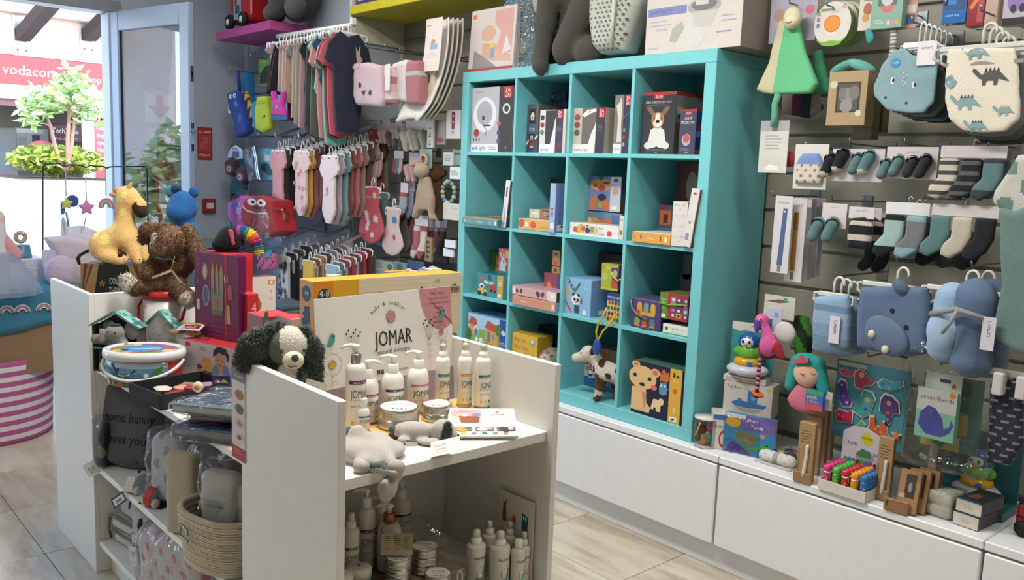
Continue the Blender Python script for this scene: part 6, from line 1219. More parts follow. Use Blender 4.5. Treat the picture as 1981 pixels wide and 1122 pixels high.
soft([('e',hq(365,400),(.056,.05,.06),BL_),('e',hq(362,410,-.02),(.05,.045,.045),'2c66a6'),('c',hq(372,440),hq(375,462),.04,.045,'235a98'),('c',hq(385,440,-.02),hq(393,462,-.02),.02,.018,BL_),('c',hq(350,452,-.03),hq(345,465,-.05),.022,.02,'28609c')],.0055,.015).build('body','plush',hp_)
for u,v in((341,372),(386,372)):soft([('e',hq(u,v),(.02,.012,.022),'3f86a8' if u<350 else '2a5a98')],.004,0).build('ear','plush',hp_)
gt=soft([('e',hq(352,369),(.018,.014,.014),'1f3f64')],.005,0);gt.join(fur(gt,120,.012,.0025,droop=-.4));gt.build('forelock','plush',hp_)
t=thing('teal_plush','small pale teal plush peeping out left of the blue hippo','soft toy',tuple(V((ha.x,ha.y,ha.z))-ER*.085+V((.0,.05,0))),RZC);soft([('e',(0,0,.06),(.045,.035,.05),'6fb0b4'),('e',(0,0,.02),(.04,.035,.022),'5a9ca4')],.006,.01).build('body','plush',t)
carton('dark_box','second dark green box beneath the pale teal plush','box',(-.12,-1.36,FS+.0005),.115,.13,ha.z-FS,'22343a','1c2628','24363a')
rb=bpy.data.objects['red_box'];rz_=at(445,495,x=.75).z
up=V((rb.location.x+.08,rb.location.y+.06,at(437,493,x=.72).z+.002))
uk=1/ppm(up)
un=thing('unicorn_plush','black plush head with rainbow striped neck on the tall red carton','soft toy',up,RZC)
u0_=FOC*((up-CAM_C).dot(_right)/(up-CAM_C).dot(_fwd))+990.5;v0_=561-FOC*((up-CAM_C).dot(_up)/(up-CAM_C).dot(_fwd))
def uq(u,v,y=0):return((u-u0_)*uk,y,(v0_-v)*uk)
soft([('e',uq(444,466),(.047,.042,.05),'17171b'),('e',uq(432,472,-.02),(.03,.03,.03),'17171b')],.005,.01).build('head','plush',un)
g=G();P_=[uq(462,450),uq(474,449),uq(485,454),uq(493,463),uq(498,475),uq(501,490)];RB=['8a3a7c','27406c','3f7a4a','d8b43c','c9622c','b03a5c','4a2c6c','2f6a5a','c9a83c']
for i in range(18):
 a_=i/18*5;j=int(a_);s_=a_-j;A_=V(P_[j])*(1-s_)+V(P_[j+1])*s_;b2=(i+1.02)/18*5;j2=min(int(b2),4);s2=b2-j2;B_=V(P_[j2])*(1-s2)+V(P_[j2+1])*s2
 g.tube([A_,B_],.026-.0005*i,RB[(i//2)%9],14)
g.build('striped_neck','plush',un);soft([('c',uq(452,447,-.03),uq(458,470,-.035),.009,.006,'b0445c')],.003,0).build('ear','plush',un)
gm=fur(soft([('e',uq(462,488),(.02,.02,.02),'5c3a74')],.006,0),260,.04,.0015,jit=.4);gm.build('mane','plush',un)
# island bay, middle and bottom shelves
MS=.392;LS0=.117
FY=-1.80
def atm(u,v,y):return at(u,v,y=y)
ck=1/ppm(at(255,830,y=-1.76));cy_=-1.76
cu=thing('cushion','dark grey cushion lettered some bunny loves you','cushion',at(255,918,y=cy_),math.radians(20))
def cp(u,v):p=at(u,v,y=cy_);q=at(255,918,y=cy_);return((p.x-q.x),p.z-q.z)
po=[cp(196,893),cp(200,800),cp(214,742),cp(330,800)if False else cp(312,797),cp(290,860),cp(276,921),cp(240,918)]
wq=.34;hq_=.26
pts=[(-.125,.03),(-.115,.16),(-.105,.30),(0,.295),(.12,.275),(.115,.16),(.115,.01),(0,.0)]
gcu=soft([('p',pts,.08,.036,'5c5d60')],.007,0,amp=.0015,fr=40)
gcu.build('cover','fabric',cu)
q=D(heightfn(gcu),w=1,h=1,step=.0001);K='18181a'
q.text('some bunny',-.085,.165,.034,K,'l',.19,.0,.15);q.text('loves you',-.08,.09,.034,K,'l',.16,.0,.15)
for x,y in((.08,.125),(.08,.07),(.05,.03),(-.09,.225)):q.line([(x+a*.012,y+b*.012)for a,b in HEART],.0018,K,True)
q.build(cu,'lettering','matte')
cu.location=(.405,-1.765,MS+.003);cu.rotation_euler=(-.15,0,math.radians(36))
t=thing('denim_pouch','navy denim pouch with beige part left of the grey cushion','pouch',(.326,-1.80,MS+.001),math.radians(36));t.scale=(.62,.8,.85)
soft([('e',(.0,0,.04),(.035,.03,.045),'2a3446'),('e',(.01,-.005,.11),(.03,.025,.06),'252c3c'),('e',(.005,-.02,.07),(.022,.018,.03),'9a9080'),('e',(.02,0,.16),(.022,.02,.03),'2c3648')],.006,.015,amp=.002).build('body','fabric',t);soft([('b',(0,-.005,.1),(.042,.035,.115),.01,'e8ecf0')],.009,0,amp=.003).build('film','clear',t)
paper_tag('swing_tag','white swing tag hanging from the cushion at the end panel',at(172,925,y=-1.845),.05,.05,(0,-.5,math.radians(40)),lambda q:(q.text('kids',.3,.4,.25,'2c5a7c','l',.5),q.lines(.3,.3,.4,2,.1,'5a7c94',.04)),False)
def car(label,p,c1,c2,rz):
 t=thing('wooden_car',label,'toy car',p,rz)
 pts=[(-.045,.012),(.045,.012),(.048,.03),(.03,.05),(.0,.062),(-.03,.058),(-.046,.035)]
 G().prism(pts,.03,c1,M=Mx.Translation((0,-.015,0))).build('body','wood',t);G().prism([(x*.93,z*.93+.002)for x,z in pts],.002,c2,M=Mx.Translation((0,-.0171,0))).build('side_plate','wood',t)
 for x in(-.03,.03):
  for y in(-.021,.021):G().lathe([(0,-.006),(.012,-.006),(.015,-.002),(.015,.002),(.012,.006),(0,.006)],'d8d0c4',16,M=Mx.Translation((x,y,.015))@Mx.Rotation(PI/2,4,'X')).build('wheel','wood',t)
 G().ell((.0,0,.066),.006,'c9a43c' if c1!='d4cec4' else '2c3a74').build('peg_driver','wood',t);return t
car('cream wooden toy car on the middle shelf edge',onb(270,950,MS),'d4cec4','b8c4cc',math.radians(118))
c2_=car('red wooden toy car on a blue card at the shelf edge',V(onb(299,978,MS))+V((0,.012,.002)),'b02a24','a89aa8',math.radians(112))
o=tag(G().box(-.05,-.035,0,.05,.035,.0015,'26325c').build('picture_card','card'),'dark blue card lying under the red toy car','card');o.location=V(onb(299,975,MS))+V((0,.012,0));o.rotation_euler=(0,0,math.radians(22))
t=thing('blanket_bag','clear film bag of white blankets with grey spots','bag',(.80,-1.74,MS+.001),math.radians(25))
soft([('b',(0,.02,.12),(.075,.06,.115),.05,'c4c4ca')],.008,0,amp=.003,fr=30,colfn=lambda x,y,z:'9a9ca4' if math.sin(x*80)*math.sin(z*70+1)>.55 else None).build('blanket','fabric',t);soft([('b',(0,.02,.13),(.083,.07,.125),.045,'eef0f4')],.009,0,amp=.005,fr=45).build('film','clear',t)
t=thing('fabric_bag','cream cotton bag folded upright beside the basket','bag',(1.04,-1.815,MS+.001),math.radians(30))
soft([('b',(.0,.03,.12),(.048,.025,.12),.016,'b4aa98')],.008,0,amp=.003,fr=28).build('bag','fabric',t)
t=thing('blanket_bag','film bag with grey patterned cloth behind the cream bag','bag',(1.0,-1.67,MS+.001),math.radians(20));soft([('b',(0,.0,.12),(.1,.05,.11),.04,'8d8c8c')],.009,0,amp=.003,colfn=lambda x,y,z:'74747a' if math.sin(x*90)*math.sin(z*60)>.5 else None).build('blanket','fabric',t);soft([('b',(0,.0,.125),(.107,.057,.118),.04,'eef0f4')],.01,0,amp=.005,fr=45).build('film','clear',t)
t=thing('towel_stack','folded grey and white fox towels at the left of the bottom shelf','towel',(.46,-1.765,LS0+.001),math.radians(10))
def tw(x0,x1,z0,z1,c,nm,y=0,d=.1,seed=0):soft([('b',((x0+x1)/2,y+d/2,(z0+z1)/2),((x1-x0)/2,d/2,(z1-z0)/2),min((z1-z0)/2*.95,.03),c)],.007,0,amp=.003,fr=35,seed=seed).build(nm,'plush',t)
tw(-.12,.13,.0,.05,'c4c0ba','towel',0,.16,1);tw(-.13,.13,.05,.10,'c9c5c0','towel',0,.16,2);tw(-.10,.13,.10,.205,'b0aeb0','towel',.01,.15,3)
g=G();
for z,x0 in((.05,-.12),(.102,-.12),(.108,-.08)):g.tube([(x0+.24*i/8,-.006+.003*math.sin(i),z+.003*math.cos(i*1.3))for i in range(9)],.005,'6a6a70',6)
g.tube([(-.128,.0,.012),(-.132,-.004,.05),(-.125,-.002,.095)],.005,'6a6a70',6);g.build('trim','fabric',t)
g=G();
for x,z,s_ in((-.01,.16,1),(.07,.15,1)):g.ell((x,.012,z),(.008,.006,.02),'3a3a40',(0,.3,0))
g.ell((.035,-.002,.075),(.012,.005,.01),'3a3a40');g.build('fox_face','fabric',t)
t=thing('towel_roll','white and grey hooded towel roll with swing tags','towel',(.68,-1.80,LS0+.001),math.radians(15))
gr_=soft([('b',(0,.04,.115),(.062,.045,.112),.035,'c2beb9')],.007,0,amp=.003,colfn=lambda x,y,z:'8c8b8e' if abs(z-.11)<.007 or abs(z-.145)<.004 else('aeacae' if z>.15 else None));gr_.build('towel','plush',t)
g=G();g.ell((.01,-.008,.19),(.009,.006,.022),'3a3a40',(0,.3,0));g.ell((.03,-.008,.13),(.014,.006,.01),'3a3a40');g.build('fox_face','fabric',t)
q=D(fnface((-.03,-.016,.04),(.98,0,.2),(-.2,0,.98)),w=.045,h=.065);q.rect(0,0,1,1,'d6d2ce');q.text('kids',.2,.6,.2,'2c4a6c','l',.6);q.ell(.45,.5,.15,.1,'9ac0d8');q.lines(.2,.3,.6,3,.08,'9a9694',.02);q.build(t,'swing_tag','paper')
tgp=at(222,985,y=-1.845)
paper_tag('price_tag','dark blue price tag hanging under the middle shelf',tgp,.075,.034,(0,-.62,math.radians(20)),lambda q:(q.rect(0,0,1,1,'26305e'),q.rect(.1,.18,.8,.64,'d8d4d0'),[q.rect(.25+.05*i,.3,.025,.3,'33343a')for i in range(10)]),False)
t=thing('pillow_bag','film wrapped pillow with pink prints in front of the bottom shelf','pillow',(.95,-1.81,LS0+.001),math.radians(15))
gp_=soft([('b',(0,.06,.12),(.16,.07,.12),.05,'cfc6c6')],.008,0,amp=.004,fr=30,colfn=lambda x,y,z:'c88a94' if math.sin(x*95+z*20)*math.sin(z*75)>.6 and y<.03 else None);gp_.build('pillow','fabric',t);soft([('b',(0,.06,.123),(.168,.078,.123),.05,'eef0f4')],.01,0,amp=.005,fr=45).build('film','clear',t)
bk=thing('rope_basket','woven cream rope basket with metal label holder','basket',(1.27,-1.765,MS+.001),math.radians(12))
bx0=.135;by0=.10
def ring(f,z):return[(bx0*f*math.copysign(abs(math.cos(a))**.75,math.cos(a)),by0*f*math.copysign(abs(math.sin(a))**.75,math.sin(a)),z)for a in np.linspace(0,2*PI,40)[:-1]]
g=G();
for i in range(10):g.tube(ring(.86+.0135*i,.009+.0155*i),.0085,('c9bda6','bfb29a')[i%2],8,closed=True)
g.add(ring(.86,.004),[tuple(range(39))[::-1]],'b8ab94');g.build('coil','knit',bk)['kind']='stuff'
g=G();
for i in range(9):g.tube([(x*1.06,y*1.085,z)for x,y,z in ring(.862+.0135*i,.0167+.0155*i)],.0014,'e2dac8',4,closed=True)
g.build('stitching','fabric',bk)['kind']='stuff'
g=G();M_=Mx.Translation((-.04,-.104,.1))@Mx.Rotation(-.25,4,'Z')
for b_ in((-.03,-.004,-.018,.03,0,-.014),(-.03,-.004,.014,.03,0,.018),(-.03,-.004,-.018,-.026,0,.018),(.026,-.004,-.018,.03,0,.018)):g.box(*b_,'8f9094',.001,M=M_)
for x in(-.034,.034):g.ell(tuple(M_@V((x,-.002,0))),(.004,.003,.004),'b4b4b8')
g.build('label_holder','metal',bk)
ny=thing('nappy_pack','film wrapped white baby clothes pack standing in the basket','pack',tuple(Mx.Translation((1.27,-1.765,MS))@V((.01,-.02,.012))),math.radians(35))
gn=soft([('b',(0,0,.125),(.055,.03,.125),.025,'d0ccc8')],.007,0,amp=.003,fr=40);gn.build('clothes','fabric',ny)
soft([('b',(0,0,.14),(.062,.036,.14),.025,'f2f4f6')],.009,0,amp=.005,fr=50).build('film','clear',ny)
q=D(heightfn(gn),w=1,h=1);q.text('organic',-.04,.17,.012,'9ac4c4','l',.06);q.text('cotton baby',-.04,.155,.014,'5fa8a0','l',.07);q.text('0-3',.0,.14,.01,'6a6a6c','l',.03);q.poly(blob(0,.07,.03,3),'d8b48a');q.build(ny,'print')
wp_=thing('wipes_pack','pack with green leaf print behind the nappy pack in the basket','pack',tuple(Mx.Translation((1.27,-1.765,MS))@V((.075,.035,.012))),math.radians(35));gw=soft([('b',(0,0,.11),(.05,.025,.11),.02,'b4b2b0')],.007,0,amp=.002);gw.build('pack','plastic',wp_)
q=D(heightfn(gw),w=1,h=1);q.line(circ(-.01,.14,.02,.02,16),.001,'55605a',True);[q.poly([(-.02+.012*i,.06),(-.03+.014*i,.09),(-.015+.013*i,.1)],'2c4a34')for i in range(5)];q.rect(-.05,.2,.1,.01,'6a9a74');q.build(wp_)
# display table by the shop window
TZ=.78
p1=at(97,722,y=-1.75);
tb=thing('display_table','brown cardboard fronted display table in the shop window','table',(-1.75,-1.75,0))
tx0,tx1,ty0,ty1=-.62,.35,-.75,.55
G().box(tx0,ty0,TZ-.03,tx1,ty1,TZ,'8a7058',.003).build('table_top','wood',tb)
fb=at(60,722,x=-1.40).z
G().box(tx1-.02,ty0,fb,tx1,ty1,TZ-.03,'8b6f54',.002).build('front_board','card',tb)
for x in(tx0+.04,tx1-.08):
 for y in(ty0+.05,ty1-.08):G().box(x,y,0,x+.04,y+.04,TZ-.03,'6c5844',.002).build('leg','wood',tb)
XT=-1.40
a=at(0,862,z=0);c=V((-1.62,-1.92,0));R_=.33
sb=thing('striped_basket','round fabric basket with magenta and white stripes under the window table','basket',(-1.70,-1.80,0))
hB=.43;n_=17
prof=[]
for i in range(n_):prof+=[(R_*(.96+.05*i/n_),hB*i/n_,'b05a90' if i%2==0 else 'd8d2d8'),(R_*(.96+.05*(i+1)/n_),hB*(i+1)/n_-.0005,'b05a90')]
G().lathe([(0,0,'b05a90')]+prof+[(R_*.97,hB,'d8d2d8'),(R_*.9,.05,'8a7a80'),(0,.05,'8a7a80')],'d8d2d8',40,cap=False).build('basket','fabric',sb)
for i,(x,y,cc)in enumerate(((.1,-.05,'3a4a5c'),(.18,.05,'a83a40'),(.05,.12,'4a7a5c'),(.2,-.14,'d0c8c0'))):
 t=soft([('e',(0,0,.05),(.09,.07,.05),cc)],.012,0,amp=.006);o=tag(t.build('folded_garment','fabric'),'%s folded garment inside the striped basket'%('grey blue','red','green','white')[i],'garment');o.location=(-1.70+x,-1.80+y,.34 if i!=3 else.35)
cl=thing('table_cloth','teal blue cloth with rainbow print hanging over the window table edge','cloth',(XT,-1.75,TZ))
rn=random.Random(2);n_,m_=26,14;vs=[];fs=[]
for i in range(n_+1):
 for j in range(m_+1):
  y=-.62+1.1*i/n_;s_=j/m_;wv=.008*math.sin(i*.9+j*.4)
  if s_<.6:vs.append((-.3*(1-s_/.6)+.004,y,.004+abs(wv)*1.2+(.03*math.exp(-((s_-.3)/.12)**2))))
  else:vs.append((.008+abs(wv),y,.006-.19*(s_-.6)/.4*(1-.15*math.sin(i*.35))))
for i in range(n_):
 for j in range(m_):fs.append((i*(m_+1)+j,i*(m_+1)+j+1,(i+1)*(m_+1)+j+1,(i+1)*(m_+1)+j))
g=G();g.add(vs,[f[::-1]for f in fs],'3f7a96',True);o=g.build('cloth','fabric',cl);sm_=o.modifiers.new('thick','SOLIDIFY');sm_.thickness=.003
for y,u in((at(82,588,x=XT).y,0),(at(40,582,x=XT).y,1),(at(10,590,x=XT).y,2)):
 g=G()
 for k_,c_ in enumerate(('d8c4cc','b89ab0','e0d0c0')):g.tube([(.024,y+1.75+(.035-.009*k_)*math.cos(a_),-.10+(.035-.009*k_)*math.sin(a_))for a_ in np.linspace(0,PI,9)],.004,c_,5)
 g.build('rainbow_print','fabric',cl)
XB=-1.66
b0=at(18,560,x=XB);b1=at(90,560,x=XB);bt_=at(50,502,x=XB).z
t=thing('white_carton','white carton under the snow globe in the window','box',(XB-.25,b0 .y-.06,TZ+.0005));wd=b1 .y-b0 .y+.06
G().box(0,0,0,.25,wd,bt_-TZ,'d4d0d8',.002).build('carton','card',t)
q=D(o=(.25,0,0),ux=(0,1,0),w=wd,h=bt_-TZ);q.text('AI',.55,.82,.08,'77747c','l',.1);q.rect(0,.74,1,.015,'b8b4c0');q.lines(.35,.62,.5,9,.06,'b4b0bc',.02);q.build(t)
gp0=at(41,495,x=XB-.10)
sg=thing('snow_globe','glass snow globe on teal base in the window','snow globe',(XB-.10,gp0 .y,bt_))
gk_=1/ppm((XB-.1,gp0 .y,bt_));r_=22*gk_
G().lathe([(0,0),(r_*.85,0),(r_*.85,r_*.25),(r_*.72,r_*1.1),(r_*.6,r_*1.15)],'4d8a9c',24).build('base','plastic',sg)
G().ell((0,0,r_*1.75),r_,'f4f8fa',n=24,m=14).build('globe','glass',sg)
G().tube([(0,r_*.38*math.cos(a),r_*1.8+r_*.38*math.sin(a))for a in np.linspace(0,2*PI,16)[:-1]],r_*.2,'c8a888',8,closed=True).build('figure','plastic',sg)
dp=at(5,560,x=-1.45)
dl=thing('doll','doll in pink sleeve and white tulle skirt at the left edge of the window table','doll',(dp.x,dp.y-.02,TZ))
dk=1/ppm(dp)
def dq(u,v,d=0):p=at(u,v,x=-1.45);return(d,p.y-(dp.y-.02),p.z-TZ)
soft([('c',dq(-5,455),dq(25,492),.035,.042,'d89a9c'),('e',dq(-12,450),(.04,.05,.05),'d89a9c')],.007,.01,amp=.002,fr=90).build('sleeve','knit',dl)
g=G();n_=26
for L in range(3):
 vs=[];fs=[]
 for j in range(6):
  for i in range(n_+1):
   a=-1.7+3.4*i/n_;rr=.05+.12*(j/5)**.8+.015*math.sin(i*1.9+L*2)*(j/5)+.01*L;vs.append((rr*math.cos(a),.0+rr*math.sin(a),.20-.034*j-.02*L*(j/5)))
 for j in range(5):
  for i in range(n_):fs.append((j*(n_+1)+i,j*(n_+1)+i+1,(j+1)*(n_+1)+i+1,(j+1)*(n_+1)+i))
 g.add(vs,fs,'e6eaf2',True)
g.build('tulle_skirt','tulle',dl)
soft([('c',(0,0,.02),(0,0,.32),.06,.045,'d4d0dc'),('e',(0,0,.36),(.04,.045,.05),'d8c0b4')],.01,.01).build('body','fabric',dl)
pp=at(125,490,x=-1.62)
pw=thing('window_pillow','pale pink pillow with pointed corner behind the giraffe','pillow',(-1.62,pp.y,TZ))
def pq(u,v):p=at(u,v,x=-1.62);return(p.y-pp.y,p.z-TZ)
pts=[pq(83,458),pq(120,456),pq(160,462),pq(200,480),pq(200,560),pq(150,525),pq(110,500)]
soft([('p',[(a,b)for a,b in pts][::-1],.10,.03,'cfc4d0',-.05)],.008,0,amp=.002).build('cover','fabric',pw);pw.rotation_euler=(0,0,PI/2)
q=thing('swing_tag','white square price tag hanging from the pink pillow corner','tag',at(95,500,x=-1.55),PI/2);G().box(-.03,0,-.045,.03,.001,.045,'c8c6d4').build('card','paper',q);G().tube([(0,0,.045),(-.01,.0,.09),(-.015,-.01,.13)],.001,'c8c6d4',4).build('string','fabric',q)
up_=at(160,440,x=-1.85)
uw=thing('unicorn_plush','white plush unicorn in the window behind the pillow','soft toy',(-1.85,up_.y,TZ),PI/2)
soft([('e',(0,0,.09),(.10,.08,.1),'dcd8e4'),('e',(-.02,.0,.22),(.075,.07,.075),'e0dce8'),('c',(-.09,0,.25),(-.10,0,.33),.025,.012,'d8d4e0'),('e',(.04,0,.21),(.06,.06,.06),'d8d4de')],.01,.03).build('body','plush',uw)
wp2=thing('knit_wrap','lilac wrapped knit blanket below the pink pillow','blanket',(-1.45,at(118,540,x=-1.45).y,TZ+.001));soft([('e',(0,0,.085),(.05,.075,.085),'c4b4d0'),('e',(.01,.11,.08),(.045,.09,.08),'bcb0b8')],.009,.01,amp=.003,fr=120).build('blanket','knit',wp2)
gx_=-1.75
def gq(u,v,dx=0):return at(u,v,x=gx_+dx)
g0=gq(83,540);pg=thing('play_gym','thin black wire play gym frame standing in the window','frame',(gx_,g0 .y,TZ))
O=V((gx_,g0 .y,TZ))
G().tube([V((0,0,0)),gq(83,325)-O,gq(85,318)-O,gq(115,316)-O,gq(121,320)-O,gq(128,322)-O,gq(136,318)-O,gq(158,320)-O,gq(166,324)-O,gq(174,320)-O,gq(200,322)-O,gq(206,325)-O,gq(216,322)-O,gq(280,322)-O,gq(284,327)-O,gq(288,500)-O],.0042,'3a3f44',6).build('wire_frame','metal',pg)
def hang(name,label,u,v0,v1,build,cord='c4b49a'):
 t=thing(name,label,'hanging toy',gq(u,v1),PI/2,'hanging window toys');O2=gq(u,v1)
 G().tube([V((0,0,0)),V((0,0,(gq(u,v0)-O2).z))],.0035,cord,5).build('cord','fabric',t);build(t);return t
k_=1/ppm(gq(128,390))
hang('star_toy','yellow star with blue cloth tails hanging at the left of the gym',128,322,380,lambda t:(soft([('p',star(0,-14*k_,13*k_,5,.55),.03,.012,'c8cc6a',-.015)],.005).build('star','fabric',t),soft([('p',[(-11*k_,-36*k_),(-3*k_,-36*k_),(2*k_,-10*k_),(-10*k_,-10*k_)],.01,.004,'5a7aa8',.005),('e',(12*k_,.01,-9*k_),(.035,.01,.035),'3f5aa0')],.006,0).build('cloth_tail','fabric',t),G().tube([(-1*k_,0,-30*k_),(3*k_,0,-58*k_)],.006,'5aa0b4',5).build('ribbon','fabric',t)))
hang('star_toy','pink stuffed star hanging in the middle of the gym',167,324,388,lambda t:(soft([('p',star(0,-14*k_,17*k_,5,.55),.035,.014,'d08ac0',-.017)],.005).build('star','fabric',t),G().tube([(-1*k_,0,-30*k_),(-6*k_,0,-52*k_)],.004,'c8b8a8',5).build('tail','fabric',t)))
def rbw(t):
 g=G()
 for i,c in enumerate(('c88aa0','d8c07a','7a9ac8')):g.tube([((13-4*i)*k_*math.cos(a),0,-22*k_+(15-4*i)*k_*math.sin(a))for a in np.linspace(-.3,PI+.3,12)],2.2*k_,c,7)
 g.build('arch','fabric',t)
hang('rainbow_toy','pastel rainbow toy hanging behind the giraffe neck',205,325,378,rbw)
G().tube([V((0,0,0)),gq(125,310)-O,gq(123,300)-O],.006,'cfc4b0',6)
t=thing('ticket_holder','small clear acrylic price ticket holder behind the end panel','ticket holder',at(122,570,x=-.12),RZC);t.location.z=FS+.001;ph=at(122,546,x=-.12).z-FS
G().box(0,0,0,.065,.003,ph,'eef2f4',.0005).build('acrylic','clear',t);G().box(.004,-.001,ph-.07,.061,-.0004,ph-.006,'d4ccc8').build('ticket','paper',t);q=D(o=(.004,-.0012,ph-.07),w=.057,h=.064);q.poly(blob(.6,.4,.2,3),'b8603a');q.build(t)
# clothes and small goods on the left walls
def half(pts):return[(x,z)for x,z in pts]+[(-x,z)for x,z in pts[::-1]if x!=0]
BODY=half([(0,-.06),(.10,-.03),(.16,0),(.34,-.05),(.47,-.20),(.38,-.28),(.29,-.22),(.27,-.6),(.31,-.8),(.25,-.88),(.1,-1),(0,-1)])[::-1]
PANT=half([(0,0),(.34,0),(.40,-.95),(.08,-1),(0,-.45)])[::-1]
ROMP=half([(0,-.05),(.10,-.02),(.2,0),(.42,-.12),(.5,-.26),(.40,-.30),(.32,-.24),(.30,-.62),(.24,-.92),(.02,-.95),(0,-.86)])[::-1]
DRESS=half([(0,0),(.2,0),(.3,-.3),(.44,-1),(0,-.98)])[::-1]
SKEL={}
def garment(label,p,rz,poly,w_,h_,c,group,cat='clothing',name='bodysuit',art=None,tg=False,side=None,hk=.05):
 """garment on a white hanger; origin at the hook"""
 t=thing(name,label,cat,p,rz,group)
 hg=bpy.data.objects.new('hanger',SKEL['h'])if 'h' in SKEL else hanger_g(.17,'e8e9ec').build('hanger','plastic')
 if 'h' not in SKEL:SKEL['h']=hg.data
 else:COL.objects.link(hg)
 hg.parent=t;hg.location=(-.017,0,-hk-.02);hg.scale=(w_*.7/.17 if poly is not PANT else w_*.75/.17,1,1)
 d_=.014
 G().prism([(x*w_-.017,z*h_-hk-.02)for x,z in poly],d_,c,side,M=Mx.Translation((0,-.007,0)),bow=.007,sm=False).build('garment','fabric',t)
 if art:q=D(o=(-.017-w_/2,-.0152,-hk-.02-h_),w=w_,h=h_);art(q);q.build(t)
 if tg:G().box(.01,-.012,-hk-.14,.045,-.011,-hk-.06,'d4d6da').build('price_tag','paper',t)
 return t
def wfall(name,label,tip,yb,dz):
 p=V(tip);b=V((p.x,yb,p.z+dz));t=thing('garment_bar',label,'rail',b);d_=p-b;g=G()
 g.tube([(0,0,0),d_],.0105,'c4c8d0',4,False);g.tube([d_,d_+V((0,-.004,.022))],.01,'d0d4da',4,False);g.build('bar','metal',t);G().box(-.02,-.004,-.05,.02,.004,.03,'a8acb4').build('bracket','metal',t)
ROSE=['7c4a54','4a3f44','8c6a6c','3a3a44','a8727a','5c4448','6a3c48','9c8084','4c4a50']
def flor(q,c='d89a9c',n=9,seed=1):
 rn=random.Random(seed)
 for _ in range(n):x,y=.22+rn.random()*.56,.1+rn.random()*.75;q.star(x,y,.1,c,6,.35)
def mixw(i,seed):rn=random.Random(seed*31+i);return rn.uniform(-.006,.006)
arms=[('left',(535,264),['d8a0aa','3a3438','2f3034','8c5a64','54484c','3c3a3c','8a5a60','6a5458'],None),('middle',(580,264),['e6c8c8','c9a04c','9c6468','b8868a','8c5a54','a08080','6c4a4c','94706a'],lambda q:flor(q,'d08a94',11)),('right',(634,272),['e4d4dc','a89cac','7ca0a4','8c5a54','c0707a','9c8478','6a5048','b49a94','7c4a4c','8a7464'],lambda q:(q.poly(blob(.5,.5,.05,2),'c06a78'),q.lines(.4,.42,.2,1,.1,'8a8088',.012),q.rect(.49,.44,.01,.08,'6a8a64')))]
for nm,px,cols,art in arms:
 tip=at(*px,y=-.25);yb=.03 if nm!='right' else.40;n_=len(cols)
 wfall('garment_bar','sloping chrome display arm with %s row of bodysuits'%nm,tip,yb,.11 if nm!='right' else.22)
 for i,c in enumerate(cols):
  s_=(i+.35)/(n_+.6)*(.29 if nm!='right' else.4);p=(tip.x+.017,tip.y+s_,tip.z+s_*.38-.017)
  garment(('%s bodysuit at the front of the %s upper arm'%(('plain pink','pink floral','white flower print')[('left','middle','right').index(nm)],nm))if i==0 else '%s bodysuit from the front on the %s upper arm'%(ORD[i],nm),p,mixw(i,3)*8,BODY,.205 if i==0 else.22,.375+.02*(i%3),c,'bodysuits on the upper arms',art=art if i==0 else(lambda q:flor(q,'c8a8a4',5,i))if i%3==1 else None,tg=i in(1,3,5))
lo=[('left',(546,467),['c4c6c8','24262c','55565c','3a3c44','7c7c84'],lambda q:[q.poly(blob(.2+.6*random.Random(k).random(),.08+.84*random.Random(k+50).random(),.07,k,7,.4,.05),'3a3d3a')for k in range(26)]),('middle',(595,474),['d8b44c','7c5a3c','a8784c','5a4844','8a8488','6a4a40','9c948c'],lambda q:(q.line([(.47,.86),(.52,.92),(.5,.95)],.004,'eee'),q.rect(.49,0,.012,.5,'c09c3c'))),('right',(640,481),['9cb4c4','5c7884','8c3f44','a44a50','55504e','a83f48','6c3036'],lambda q:[q.rect(.2+.1*k,.1,.012,.75,'7c98ac')for k in range(7)])]
for nm,px,cols,art in lo:
 tip=at(*px,y=-.25);n_=len(cols);yb=.03 if nm!='right' else.40
 wfall('garment_bar','sloping chrome display arm with %s row of little trousers'%nm,tip,yb,.11 if nm!='right' else.24)
 for i,c in enumerate(cols):
  s_=(i+.3)/(n_+.5)*.27;p=(tip.x+.017,tip.y+s_,tip.z+s_*.4-.017)
  garment(('%s trousers at the front of the %s lower arm'%(('black and white leaf print','plain yellow','pale blue pleated')[('left','middle','right').index(nm)],nm))if i==0 else '%s trousers from the front on the %s lower arm'%(ORD[i],nm),p,mixw(i,5)*8,PANT,.17,(.42 if nm!='right' else.36),c,'trousers on the lower arms',name='trousers',art=art if i==0 else None,tg=i in(1,2,4),hk=.06)
RY=-.2;ra=at(537,68,y=RY);rb_=at(683,45,y=RY);RZ_=(ra.z+rb_.z)/2
t=thing('clothes_rail','long white clothes rail below the pink shelf','rail',(ra.x,RY,RZ_));G().tube([(0,0,0),(rb_.x-ra.x,0,rb_.z-ra.z)],.013,'d8dce0',10).build('tube','paint',t)
g=G()
for x in(.15,.45):g.box(x-.01,0,-.01,x+.01,.245,.01,'b4b8c0')
g.build('bracket','metal',t);G().box(rb_.x-ra.x-.005,-.016,-.018,rb_.x-ra.x+.012,.016,.018,'e4e6e8',.004).build('end_cap','plastic',t)
RL=rb_.x-ra.x
